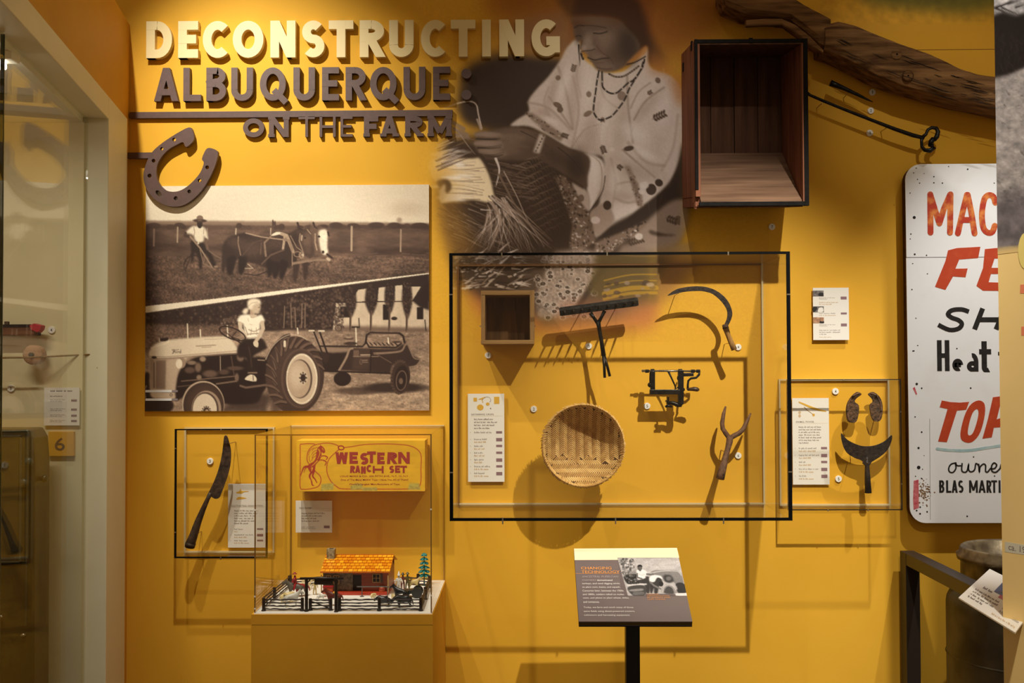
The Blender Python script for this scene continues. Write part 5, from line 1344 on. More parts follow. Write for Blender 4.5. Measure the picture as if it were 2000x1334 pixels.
# ------------------------------------------------------------------ 4 sickle
Ys = -0.115
sk_ = thing('sickle', 'curved dark sickle with a worn wooden handle', 'sickle', W(1432, 684, Ys))
bl = [(445,465),(520,410),(600,388),(720,376),(830,390),(920,430),(990,490),(1032,560),(1050,630),(1037,690),(1012,740),(1002,765),(972,760),(975,735),(998,680),(1003,620),(985,570),(940,510),(870,452),(800,428),(720,421),(600,430),(520,449)]
MB().prism(pts2(catmull(bl, 3), Ys, 1210, 480, 4.766), Ys-.002, Ys+.002).build('blade', M_iron, sk_, bevel=.0008)
hp = [W(1210+a/4.766, 480+b/4.766, Ys) for a, b in ((980,745),(990,770),(1010,830),(1035,890),(1068,968))]
MB().tube(hp, [.0085, .0118, .0095, .0102, .0112], 12).build('handle', wood('sickle_handle_wood', (120, 84, 42), (176, 134, 78), 'z', 14), sk_, smooth=True)
MB().tube([hp[0]+Vector((0,0,.006)), hp[1]], [.0102, .0124], 12).build('ferrule', M_rust, sk_, smooth=True)
for a, b in ((552,440),(1030,905)):
    p = W(1210+a/4.766, 480+b/4.766, Ys); MB().tube([p, (p.x, -.002, p.z-.002)], .0014, 6).build('pin', M_steel, sk_)

# ------------------------------------------------------------------ 5 apple peeler
Yp = -0.10
pl = thing('apple_peeler', 'black cast-iron apple peeler with a crank handle and table clamp', 'peeler', W(1305, 795, Yp))
Q = lambda a, b, dy=0: W(1210+a/3.811, 690+b/3.811, Yp+dy)
def qb(name, a, b, c_, d, wd, dp, dy=0): MB().bar(Q(a,b,dy), Q(c_,d,dy), dp, wd/3.811/500*.98, up=(0,0,1) if abs(c_-a) > abs(d-b) else (1,0,0)).build(name, M_blackiron, pl, bevel=.0015)
qb('upright', 246, 130, 246, 300, 34, .018); qb('base_beam', 224, 288, 450, 288, 36, .024); qb('upright', 455, 125, 455, 380, 40, .022); qb('top_arm', 455, 160, 550, 158, 26, .016)
MB().tube([Q(165,131), Q(600,133)], .0036, 8).build('spindle', M_steel, pl, smooth=True)
mb = MB()
for k in range(15): mb.tube([Q(297+k*10, 131), Q(301+k*10, 131)], .0046, 8)
mb.build('screw_thread', M_iron, pl)['kind'] = 'stuff'
for a in (205, 245, 452, 546, 585): MB().tube([Q(a-14,133), Q(a+14,133)], .0085 if a in (245,452) else .0065, 10).build('bearing', M_blackiron, pl)
MB().tube([Q(166,125), Q(205,128)], .0018, 6).build('prong', M_steel, pl); MB().tube([Q(166,138), Q(205,135)], .0018, 6).build('prong', M_steel, pl)
MB().tube([Q(595,132), Q(592,160), Q(570,182), Q(530,188), Q(512,205), Q(508,240), Q(508,268)], [.0042,.0046,.0046,.0044,.0042,.0042,.0044], 8).build('crank', M_blackiron, pl, smooth=True)
MB().tube([Q(505,270,-.02), Q(520,268,-.022), Q(555,266,-.024), Q(580,270,-.026), Q(594,272,-.026)], [.005,.0058,.0085,.0085,.003], 10).build('knob', mat('dark_turned_knob', (52, 34, 22), .4, c2=(70, 46, 28), scale=40), pl, smooth=True)
MB().tube([Q(508,268), Q(508,269,-.022)], .0035, 8).build('knob_pin', M_blackiron, pl)
MB().tube([Q(363,135), Q(385,180), Q(410,235), Q(420,265), Q(438,250)], [.0045,.0035,.003,.003,.003], 7).build('blade_arm', M_blackiron, pl, smooth=True)
MB().tube([Q(228,140), Q(226,200), Q(228,240)], .0024, 6).build('spring', M_blackiron, pl); MB().ball(Q(228,235), .010, .008, .010).build('boss', M_blackiron, pl, smooth=True)
MB().tube([Q(436,170), Q(434,190), Q(440,200)], .0035, 6).build('catch', M_blackiron, pl); MB().ball(Q(474,270), .007).build('boss', M_blackiron, pl, smooth=True)
MB().tube([Q(455,370), Q(450,385), Q(435,385), Q(400,370), Q(352,366)], [.0095,.0098,.0095,.0078,.006], 8).build('clamp_jaw', M_blackiron, pl, smooth=True)
MB().tube([Q(362,325), Q(363,395)], .0035, 8).build('clamp_screw', M_blackiron, pl); MB().tube([Q(340,398), Q(362,390), Q(390,398)], [.004,.006,.004], 8).build('wing_nut', M_blackiron, pl, smooth=True)
MB().tube([Q(350,362), Q(352,350)], .005, 6).build('jaw_tip', M_blackiron, pl); p = Q(455,220); MB().tube([p, (p.x,-.002,p.z)], .003, 6).build('pin', M_steel, pl)

# ------------------------------------------------------------------ 6 two-pronged fork
fk = thing('iron_fork', 'brown corroded two-pronged iron fork head with a broken socket', 'fork', W(1398, 936, -.16))
Q = lambda a, b, Y: W(1210+a/3.811, 690+b/3.811, Y)
MB().tube([Q(790,395,-.09), Q(775,450,-.095), Q(764,520,-.10), Q(768,560,-.102), Q(790,595,-.105), Q(818,632,-.108)], [.0032,.007,.0085,.009,.0095,.0095], 8).build('prong', M_fork, fk, smooth=True)
MB().tube([Q(977,447,-.09), Q(950,505,-.095), Q(920,565,-.10), Q(890,595,-.102), Q(850,615,-.105), Q(818,635,-.108)], [.0032,.007,.009,.0095,.0095,.0095], 8).build('prong', M_fork, fk, smooth=True)
MB().tube([Q(822,612,-.107), Q(818,660,-.112), Q(806,710,-.12), Q(790,770,-.13), Q(770,850,-.145), Q(748,932,-.16)], [.013,.0125,.0105,.0115,.014,.0165], 10, cap=True).build('socket', M_fork, fk, smooth=True)
p = Q(770,900,-.16); MB().ball(p+Vector((0,-.011,0)), .003).build('rivet', M_iron, fk)
p = Q(800,740,-.12); MB().tube([p, (p.x,-.002,p.z)], .002, 6).build('pin', M_steel, fk)

# ------------------------------------------------------------------ ox shoes and crescent blade (right case)
Yo = -0.055
def shoe_(label, pts, ridge):
    o = thing('ox_shoe', label, 'ox shoe', W(1500+470/2.838, 540+808/2.838, Yo), 'pair of ox shoes')
    outl = pts2(catmull(pts, 3), Yo, 1500, 540, 2.838)
    MB().prism(outl, Yo-.004, Yo+.004).build('plate', M_rust, o, bevel=.0015)
    MB().tube([W(1500+a/2.838, 540+b/2.838, Yo-.004) for a, b in catmull(ridge, 3, False)], .0032, 6).build('ridge', M_fork, o, smooth=True)
    q = ridge[len(ridge)//2]
    for k in (1, 3):
        a, b = ridge[min(k, len(ridge)-1)]; MB().ball(W(1500+a/2.838, 540+b/2.838, Yo-.007), .0032).build('nail_head', M_iron, o)
    p = W(1500+pts[4][0]/2.838, 540+(pts[4][1]+20)/2.838, Yo); p = p.lerp(W(1500+470/2.838 if pts[0][0] < 520 else 1500+600/2.838, 540+740/2.838, Yo), .35)
    MB().tube([p, (p.x, -.002, p.z-.002)], .0016, 6).build('pin', M_steel, o)
shoe_('left ox shoe with a curled toe in the small right case', [(515,648),(492,640),(462,665),(440,700),(432,740),(437,790),(450,808),(485,808),(500,770),(503,715),(480,695),(490,675),(515,657)], [(505,646),(470,664),(448,700),(440,745),(446,790),(455,800)])
shoe_('right ox shoe with a curled toe in the small right case', [(558,648),(582,640),(612,660),(632,700),(634,760),(620,800),(585,800),(570,770),(562,715),(580,695),(574,676),(556,657)], [(568,648),(600,660),(622,700),(627,745),(618,785),(610,795)])
Yc = -0.075
cb = thing('crescent_blade', 'dark crescent-shaped hoe blade with a tapered socket pointing down', 'blade', W(1695, 963, Yc))
MB().prism(pts2(catmull([(405,868),(440,905),(500,934),(545,941),(600,934),(650,910),(686,879),(682,920),(655,970),(612,1005),(572,1030),(556,1052),(538,1046),(518,1020),(480,1006),(435,975),(412,925)], 3), Yc, 1500, 540, 2.838), Yc-.002, Yc+.002).build('blade', M_iron, cb, bevel=.0008)
Q = lambda a, b, dy=0: W(1500+a/2.838, 540+b/2.838, Yc+dy)
MB().tube([Q(548,1000,-.003), Q(549,1050), Q(551,1100), Q(555,1200)], [.005,.0082,.0105,.0135], 10).build('socket', M_iron, cb, smooth=True)
tri = [Q(520,1035), Q(548,990), Q(572,1030), Q(552,1060)]
MB().prism([(p.x, p.z) for p in tri], Yc-.006, Yc-.001).build('gusset', M_iron, cb, bevel=.001)
MB().ball(Q(548,1012,-.006), .003).build('rivet', M_rust, cb); MB().ball(Q(553,1035,-.008), .003).build('rivet', M_rust, cb)
p = Q(490,985); MB().tube([p, (p.x,-.002,p.z)], .0016, 6).build('pin', M_steel, cb)

# ------------------------------------------------------------------ long knife (left case)
Yn = -0.085
kn = thing('iron_knife', 'long dark iron knife with a socketed handle, leaning in the left case', 'knife', W(370, 1072, Yn))
MB().prism(pts2(catmull([(474,174),(490,182),(506,232),(521,300),(519,400),(500,492),(470,582),(440,662),(420,700),(385,706),(352,684),(330,668),(366,590),(400,510),(425,430),(445,340),(457,250),(464,190)], 3), Yn, 330, 810, 4.304), Yn-.0025, Yn+.0025).build('blade', M_blade, kn, bevel=.001)
Q = lambda a, b, dy=0: W(330+a/4.304, 810+b/4.304, Yn+dy)
MB().tube([Q(352,655), Q(325,710), Q(285,800), Q(245,900), Q(205,1020), Q(180,1085), Q(172,1118)], [.0085,.0082,.0105,.0135,.0165,.019,.017], 12).build('handle', M_blade, kn, smooth=True)
MB().tube([Q(183,1078), Q(174,1112)], [.0205,.0195], 12).build('ferrule', M_iron, kn, smooth=True)
p = Q(505,242); MB().tube([p+Vector((.002,-.004,0)), (p.x+.002,-.002,p.z)], .0018, 6).build('pin', M_steel, kn); p = Q(215,1010); MB().tube([p, (p.x,-.002,p.z)], .0018, 6).build('pin', M_steel, kn)

# ================================================================== TOY RANCH: plinth, acrylic bonnet, carton, toys
DT = 0.53
tX0, tX1 = WX(497, 1020, -DT), WX(843, 1020, -DT); tZ1, ZFL = WZ(670, 848.5, -DT), WZ(670, 1197, -DT)
pX0, pX1 = WX(490.5, 1260, -DT-.006), WX(845.5, 1260, -DT-.006)
pz = thing('plinth', 'tall ochre painted plinth under the toy ranch', 'plinth', ((pX0+pX1)/2, -DT/2, 0))
zs = WZ(670, 1221, -DT-.006)
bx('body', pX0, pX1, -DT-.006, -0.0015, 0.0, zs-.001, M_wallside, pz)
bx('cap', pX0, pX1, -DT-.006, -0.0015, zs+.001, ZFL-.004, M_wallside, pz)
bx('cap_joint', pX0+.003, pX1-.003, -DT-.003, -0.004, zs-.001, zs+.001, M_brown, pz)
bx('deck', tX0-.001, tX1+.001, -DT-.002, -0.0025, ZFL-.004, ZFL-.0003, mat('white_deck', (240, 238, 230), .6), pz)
tc_ = thing('display_case', 'tall clear acrylic bonnet over the toy ranch on the ochre plinth', 'display case', ((tX0+tX1)/2, -DT/2, ZFL))
th = .005
bx('front_panel', tX0, tX1, -DT, -DT+th, ZFL, tZ1, M_acryl, tc_)
bx('side_panel', tX0, tX0+th, -DT+th, -.0015, ZFL, tZ1, M_acryl, tc_); bx('side_panel', tX1-th, tX1, -DT+th, -.0015, ZFL, tZ1, M_acryl, tc_)
bx('top_panel', tX0+th, tX1-th, -DT+th, -.0015, tZ1-th, tZ1, M_acryl, tc_)
M_tedge = mat('smoky_acrylic_edge', (120, 84, 40), .25, spec=.8)
for x in (tX0, tX1-.0035): bx('edge_strip', x, x+.0035, -DT-.0006, -DT+.0045, ZFL, tZ1, M_tedge, tc_)
bx('edge_strip', tX0+.0035, tX1-.0035, -DT-.0006, -DT+.0045, tZ1-.003, tZ1+.0004, M_goldedge, tc_)
bx('rim_strip', tX0, tX0+.004, -.006, -.0015, ZFL, tZ1, M_tedge, tc_); bx('rim_strip', tX0+.004, tX1, -.006, -.0015, tZ1-.004, tZ1+.0004, M_acedge, tc_); bx('rim_strip', tX1-.004, tX1, -.006, -.0015, ZFL, tZ1-.004, M_goldedge, tc_)
for x, py in ((tX0, 996), (tX0, 1165), (tX0, 1189), (tX1-.004, 995), (tX1-.004, 1163)):
    z = WZ(670, py, -DT); bx('joint', x-.0006, x+.0044, -DT-.0016, -DT+.001, z-.0025, z+.0025, mat('bright_joint', (230, 225, 215), .2), tc_)

# ------------------------------------------------------------------ toy carton
YC0 = -.11
cx0, cx1, cz0, cz1 = rect(578.5, 860, 830.5, 960, YC0)
cart = thing('toy_carton', 'yellow cardboard toy carton printed WESTERN RANCH SET in red', 'carton', ((cx0+cx1)/2, YC0/2, cz0))
M_carton = mat('yellow_carton', (232, 178, 44), .6, c2=(224, 168, 38), scale=14, bump=.05)
bx('carton_body', cx0, cx1, YC0+.001, -.012, cz0, cz1, M_carton, cart, bevel=.003)
k = Canvas(cx0+.001, cx1-.001, cz0+.001, cz1-.001, YC0+.0004, 0.00125)
k.c[:] = np.array((232,178,44))/255
k.noise(PXf(570,850,840,970), 30, .05, seed=2); k.noise(PXf(570,850,840,970), 5, .04, sx=4, seed=3)
RED = (168,58,44); K = lambda p: zt(p, 480, 810, 4.94)
def rope(p, lw=2.0):
    q = catmull(K(p), 6, False); k.line(q, lw, (200,104,44), 1); acc = 0
    for a, b in zip(q, q[1:]):
        acc += math.hypot(b[0]-a[0], b[1]-a[1])
        if acc > 1.6: k.ell((a[0]+b[0])/2, (a[1]+b[1])/2, .8, .5, RED, .8, rot=40); acc = 0
rope([(525,290),(525,400),(525,560),(525,700),(560,720),(640,712),(700,690),(725,640),(715,590),(670,545),(600,460),(592,400),(610,340),(660,295),(760,275),(840,280),(900,305)])
rope([(528,285),(600,280),(665,282)]); rope([(950,318),(1040,305),(1150,288),(1300,282),(1450,285),(1580,300),(1660,340),(1692,400),(1690,520),(1690,640),(1665,700),(1580,716),(1300,718),(950,716),(880,695),(820,640),(785,560),(785,480),(810,420),(860,370),(900,335)])
k.ring(*K([(920,320)])[0], 5.5, 3.8, 2.4, RED, 1, rot=5)
# rearing horse
k.sp(K([(735,302),(760,330),(766,360),(750,372),(732,362),(730,390),(722,420),(702,452),(676,482),(670,520),(656,562),(626,562),(602,522),(596,496),(622,470),(656,450),(676,410),(682,360),(696,320),(716,302)]), RED, .92)
for p, wa, wb in [([(715,405),(760,398),(788,412),(776,434)],3.2,1.6),([(700,440),(745,440),(776,456),(764,488)],3.2,1.6),([(640,545),(616,592),(632,632),(642,678),(656,681)],4.2,1.6),([(660,540),(646,592),(668,622),(686,656)],4.2,1.6),([(600,500),(566,505),(546,540),(530,588)],4.6,1.2),([(722,304),(719,288)],1.6,.8),([(598,502),(575,520),(560,560)],2.4,.8)]: k.curve(K(p), wa, RED, .95, wb)
for p, wa in [([(704,335),(716,365),(704,405),(690,432)],2.4),([(690,445),(655,480),(630,500)],2.2),([(640,515),(636,545)],3.4),([(738,325),(752,345)],1.8),([(628,600),(634,640)],1.2),([(720,403),(765,404)],1.0),([(712,441),(748,443)],1.0)]: k.curve(K(p), wa, (232,178,44), .9, .6)
for p in [[(697,318),(668,322),(640,345)],[(690,340),(660,352),(636,385)],[(684,365),(655,385),(640,420)],[(678,395),(650,415),(636,445)],[(660,318),(620,345),(606,390)],[(612,400),(612,430),(625,455)]]: k.curve(K(p), 1.0, RED, .85)
# paper tape
for p in ([(730,670),(850,660),(845,725),(725,735)], [(1010,690),(1060,660),(1130,665),(1125,720),(1010,730)], [(1125,700),(1265,700),(1270,735),(1125,735)], [(1580,660),(1670,660),(1690,725),(1560,725)]): k.poly(K(p), (176,168,92), .75, .6); k.noise(K(p), 3, .14, seed=4)
for k_, y in ((0,300),(1,322),(2,352)): k.line(K([(540,y),(700,y+4)]), .8, (200,140,40), .5)
k.build('carton_print', M_print, cart, y=YC0+.0006)
M_cred = mat('carton_red_ink', (164, 56, 44), .6)
def kz(a, b): p = W(480+a/4.94, 810+b/4.94, YC0); return p.x, p.z
for word, spec, y0, y1, t in (('W', [('W',865,985),('E',1000,1082),('S',1100,1180),('T',1170,1255),('E',1268,1340),('R',1362,1455),('N',1470,1582)], 362, 475, .27), ('R', [('R',1005,1052),('A',1055,1105),('N',1112,1158),('C',1165,1215),('H',1225,1285+45),('S',1382,1430),('E',1440,1490),('T',1492,1555)], 492, 562, .27)):
    for q, (ch, a, b) in enumerate(spec):
        dy = {0:0,1:-2,2:6,3:-8,4:2,5:0,6:-2}.get(q, 0)
        x0, z0 = kz(a, y1+dy); x1, z1 = kz(b, y0+dy)
        glyph_mesh(MB(), ch, x0, x1, z0, z1, t, YC0+.0001, YC0+.0006, shear=(.06 if ch in 'SR' else 0)).build('letter', M_cred, cart)
for body, a, b, y0, y1, bd in (('LOUIS MARX & CO., 200 FIFTH AVE., N.Y. 10, N.Y.',910,1572,584,604,.02),('One of The Many MARX Toys • Have You All of Them?',915,1568,618,642,.02),("World's Largest Manufacturers of Toys.",995,1490,660,684,.02)):
    x0, z0 = kz(a, y1); x1, z1 = kz(b, y0); text(body, x0, z0, x1, z1, M_cred, cart, y=YC0+.0002, name='small_print', bold=bd)
for x, w in ((cx0+.03, .10), (cx0+.30, .10)): bx('ledge', x, x+w, YC0+.004, -.0015, cz0-.006, cz0-.0005, M_acryl, cart)
def art_toy(o, u, v, yy, w, h): rb(o, u, v, yy, .775, .785, .935, .865, M_tag, 'tag'); greek('Metal and plastic\nGift to the museum', u(.165), v(.89), u(.55), v(.81), M_inkpale, o, y=yy, name='entry')
card('small square label card headed TOY FARMS below the toy carton', 577.5, 978, 648.5, 1040, 'TOY FARMS', 'Imaginary farmers could build their\nown ranch with miniature people,\nfarm animals and ranch\nbuildings from a boxed set', None, Y=-.03, headrel=.23, bodyrel=(.37,.66), title_w=.36, art=art_toy)

# ------------------------------------------------------------------ ranch house
def flo(px, py): return G(px, py, ZFL)
hF = -.235                                           # front wall plane
hx0, hx1 = WX(631, 1140, hF), WX(759, 1140, hF); hz1 = WZ(700, 1119, hF); hB = -.075
house = thing('toy_house', 'tin toy ranch house with an orange shingle roof and stone chimney', 'toy house', ((hx0+hx1)/2, (hF+hB)/2, ZFL))
M_log = mat('red_tin_logs', (150, 70, 38), .45, c2=(120, 54, 30), scale=30, stretch=(.2,1,4)); M_stone = mat('grey_tin_stone', (120, 104, 80), .5, c2=(70, 60, 46), scale=120)
M_darkopen = mat('dark_opening', (22, 16, 12), .6); M_shut = mat('grey_shutter', (74, 62, 56), .5); M_trimw = mat('tan_window_frame', (176, 140, 84), .5)
bx('porch_floor', hx0+.004, hx1+.002, hF-.03, hB, ZFL, ZFL+.009, mat('red_porch', (178, 58, 34), .4), house)
zf = ZFL+.009
door0, door1 = WX(689, 1140, hF), WX(706, 1140, hF)
bx('wall', hx0, door0, hF, hF+.006, zf, hz1, M_stone, house); bx('wall', door1, hx1, hF, hF+.006, zf, hz1, M_log, house); bx('wall', door0, door1, hF, hF+.006, zf+(hz1-zf)*.9, hz1, M_log, house)
bx('back_wall', hx0, hx1, hB-.006, hB, zf, hz1+.02, M_log, house)
for x in (hx0, hx1-.006):
    ym = (hF+hB)/2
    MB().prism([(hF+.006, zf), (hB-.006, zf), (hB-.006, hz1), (ym, hz1+.036), (hF+.006, hz1)], x, x+.006, fr=lambda u, v, d: (d, u, v)).build('gable', M_log, house)
bx('doorway', door0, door1, hF+.006, hF+.03, zf, zf+(hz1-zf)*.9, M_darkopen, house)
for px0, px1, py0, py1 in ((638,646,1124,1140),(652,662,1124,1140),(728,742,1121,1137)):
    a, b, c0, c1 = rect(px0, py0, px1, py1, hF)
    wv = bx('window', a, b, hF-.0015, hF+.001, c0, c1, M_darkopen, house)
    m2 = (a+b)/2; z2 = (c0+c1)/2
    MB().box(a-.0012, a+.0012, hF-.003, hF-.0005, c0, c1).box(b-.0012, b+.0012, hF-.003, hF-.0005, c0, c1).box(a, b, hF-.003, hF-.0005, c0-.0012, c0+.0012).box(a, b, hF-.003, hF-.0005, c1-.0012, c1+.0012).box(m2-.0008, m2+.0008, hF-.003, hF-.0005, c0, c1).box(a, b, hF-.003, hF-.0005, z2-.0008, z2+.0008).build('glazing_bars', M_trimw, wv)
    bx('shutter', b+.002, b+.010, hF-.002, hF+.001, c0-.001, c1+.001, M_shut, wv)
for px in (627, 757):
    x = WX(px, 1140, hF-.026); bx('porch_post', x, x+.004, hF-.030, hF-.026, zf, hz1-.002, M_trimw, house)
# roof of separate shingles
eF = hF-.034; eB = hB+.02; ym = (hF+hB)/2+.012
rz0 = WZ(700, 1117.5, eF); rz1 = WZ(700, 1084, ym)
rx0, rx1 = WX(625, 1117, eF), WX(761.5, 1117, eF); ux0, ux1 = WX(636.5, 1084, ym), WX(769.5, 1084, ym)
M_tin = mat('orange_tin_roof', (196, 98, 14), .3, spec=.7)
roof = MB().hexa([(rx0,eF,rz0-.003),(rx1,eF,rz0-.003),(ux1,ym,rz1-.003),(ux0,ym,rz1-.003),(rx0,eF,rz0),(rx1,eF,rz0),(ux1,ym,rz1),(ux0,ym,rz1)]).build('roof', M_tin, house)
MB().hexa([(ux0,ym,rz1-.003),(ux1,ym,rz1-.003),(rx1,eB,rz0+.004),(rx0,eB,rz0+.004),(ux0,ym,rz1),(ux1,ym,rz1),(rx1,eB,rz0+.007),(rx0,eB,rz0+.007)]).build('rear_slope', M_tin, house)
M_sh = [mat('shingle_amber', (238, 158, 22), .3, spec=.7), mat('shingle_gold', (246, 178, 34), .3, spec=.7), mat('shingle_orange', (226, 136, 18), .3, spec=.7)]
rs = random.Random(2); rows = 6
for rr0 in range(rows):
    f0, f1 = rr0/rows, (rr0+1)/rows*.985
    n = 15; off = .5 if rr0 % 2 else 0
    for q in range(-1, n+1):
        g0, g1 = max(0, (q+off)/n), min(1, (q+1+off)/n)
        if g1-g0 < .01: continue
        g0 += .004; g1 -= .004
        P = lambda g, f, l: ((rx0+(rx1-rx0)*g)*(1-f)+(ux0+(ux1-ux0)*g)*f, eF+(ym-eF)*f-l*.45, rz0+(rz1-rz0)*f+l)
        lo = .0026+rs.uniform(0,.0006); hi_ = .0012; d = rs.uniform(0,.012)
        MB().hexa([P(g0,f0+d,.0002),P(g1,f0+d,.0002),P(g1,f1,.0002),P(g0,f1,.0002),P(g0,f0+d,lo),P(g1,f0+d,lo),P(g1,f1,hi_),P(g0,f1,hi_)]).build('shingle', M_sh[rs.randrange(3)], roof)
MB().tube([(ux0,ym,rz1+.0012),(ux1,ym,rz1+.0012)], .0016, 6).build('ridge', M_tin, house)
p = W(647, 1090, ym-.02)
ch = bx('chimney', p.x-.0145, p.x+.0145, ym-.034, ym-.004, WZ(647,1091,ym-.03), WZ(647,1072.5,ym-.03), mat('chimney_stone', (170, 158, 126), .5, c2=(110, 96, 70), scale=110), house)
bx('flue', p.x-.007, p.x+.008, ym-.027, ym-.012, WZ(647,1072.5,ym-.03)-.002, WZ(647,1072.5,ym-.03)+.0005, M_darkopen, ch)

# ------------------------------------------------------------------ rustic fences
M_fence = mat('dark_brown_plastic', (34, 24, 20), .4, c2=(46, 34, 28), scale=60)
def fence(label, p, q, posts, rails=4, hgt=.044):
    """fence panel between floor points p and q; posts at given fractions"""
    o = thing('toy_fence', label, 'toy fence', (p+q)*.5, 'dark rustic toy fences')
    d = q-p; L = d.length; r = random.Random(int(p.x*997+q.y*331))
    for k_ in range(rails):
        z = ZFL+.006+k_*hgt*.24; pts = []; rad = []
        n = max(4, int(L/.011))
        for i in range(n+1):
            a = p+d*(i/n); pts.append((a.x, a.y, z+r.uniform(-.0012,.0012))); rad.append(.0024*r.uniform(.8,1.4))
        MB().tube(pts, rad, 6).build('rail', M_fence, o, smooth=True)
    for f in posts:
        a = p+d*f; MB().tube([(a.x,a.y,ZFL),(a.x,a.y,ZFL+.003),(a.x,a.y,ZFL+.004),(a.x,a.y,ZFL+hgt*.8),(a.x,a.y,ZFL+hgt)], [.0085,.0085,.0056,.0058,.0052], 8).build('post', M_fence, o)
    return o
fy = 1193
fence('left front fence panel of the toy ranch, beside the gateway', flo(515, fy), flo(592, fy), (0.0, .98))
fence('long right front fence panel of the toy ranch', flo(663, fy), flo(822, fy), (0.0, .49, 1.0))
bl_ = flo(565, 1147); br_ = flo(839, 1146)
fence('left side fence of the toy ranch running to the back wall', flo(513, fy-2), bl_, (.42, 1.0))
fence('right side fence of the toy ranch running to the back wall', flo(823.5, fy-2), flo(838.5, 1148), (.45, 1.0))
fence('short back fence at the left behind the red rider', flo(567, 1146), flo(632, 1141), (.0,), 3)
fence('short back fence at the right below the toy tree', flo(797, 1142), flo(836, 1145), (.5,), 3)
gp0, gp1 = flo(598.5, 1194), flo(656.5, 1195)
gt = thing('toy_gateway', 'dark toy ranch gateway with tall posts and a hanging board', 'toy gate', (gp0+gp1)*.5)
gz = WZ(600, 1130, gp0.y)
for a in (gp0, gp1): MB().tube([(a.x,a.y,ZFL),(a.x,a.y,ZFL+.004),(a.x,a.y,gz)], [.008,.0058,.0056], 8).build('post', M_fence, gt)
xa, xb = WX(586, 1130, gp0.y), WX(671, 1130, gp0.y)
MB().tube([(xa,gp0.y,gz),((xa+xb)/2,gp0.y,gz+.001),(xb,gp0.y,gz-.0006)], .0044, 8).build('beam', M_fence, gt, smooth=True)
a, b, c0, c1 = rect(614, 1132, 650, 1142, gp0.y); bx('board', a, b, gp0.y-.0015, gp0.y+.0015, c0, c1, M_fence, gt, .0005)
MB().tube([(gp0.x+.001,gp0.y,gz-.018),(gp0.x+.014,gp0.y,gz-.001)], .002, 6).build('brace', M_fence, gt); MB().tube([(gp1.x-.001,gp0.y,gz-.018),(gp1.x-.014,gp0.y,gz-.001)], .002, 6).build('brace', M_fence, gt)
ga, gb = flo(606, 1192), flo(646, 1192)
gg = fence('small cross-braced gate under the dark toy gateway', ga, gb, (0, 1), 4, .040)
MB().tube([ga+Vector((.002,-.002,.032)), gb+Vector((0,-.002,.006))], .002, 6).build('brace', M_fence, gg)

# ------------------------------------------------------------------ plastic animals and people
def P3(o, sc, hd, l):
    c_, s_ = math.cos(math.radians(hd)), math.sin(math.radians(hd))
    return [o + Vector((sc*(x*c_-y*s_), sc*(x*s_+y*c_), sc*z)) for x, y, z in l]
def quad(name, label, pos, sc, hd, m, cat, horse=True, tail=True, neck=.55, extra=None, fat=1.0, grp='toy ranch animals'):
    """four-legged toy; length about 1 along its heading, feet at z=0; one continuous skinned body"""
    o = thing(name, label, cat, pos, grp)
    H = .62 if horse else .48/fat**.5
    hx, hz = (.62, H+neck*.62) if horse else (.60, H+.10)
    pts = [(0,0,H),(-.28,0,H+.02),(.27,0,H+.01),(-.40,0,H-.02), (.42,0,H+neck*.38),(hx-.08,0,hz),(hx+.10,0,hz-.12),(hx+.17,0,hz-.20)]
    ed = [(0,1),(0,2),(1,3),(2,4),(4,5),(5,6),(6,7)]
    rad = [.17,.175,.165,.09,.11,.085,.07,.05]
    if not horse: rad = [.20*fat,.20*fat,.20*fat,.12*fat,.15*fat,.13,.10,.075]
    for x, y, back in ((-.33,.10,1),(-.33,-.10,1),(.28,.10,0),(.28,-.10,0)):
        n = len(pts); base = 1 if back else 2
        pts += [(x,y,H-.16),(x+(.06 if back else .02),y,H*.55),(x-(.05 if back else 0),y,H*.28),(x,y,.0)]
        rad += [.105,.065,.042,.045]; ed += [(base,n),(n,n+1),(n+1,n+2),(n+2,n+3)]
    if tail:
        n = len(pts); pts += [(-.50,0,H-.12),(-.54,0,H-.34)]; rad += [.04,.03]; ed += [(3,n),(n,n+1)]
    n = len(pts)
    for s in (-1, 1):
        pts.append((hx-.10, s*.06, hz+.11)); rad.append(.022); ed.append((5, len(pts)-1))
    skin('body', P3(pos, sc, hd, pts), ed, [r_*sc for r_ in rad], m, o)
    if extra: extra(o, pos, sc, hd, H)
    return o
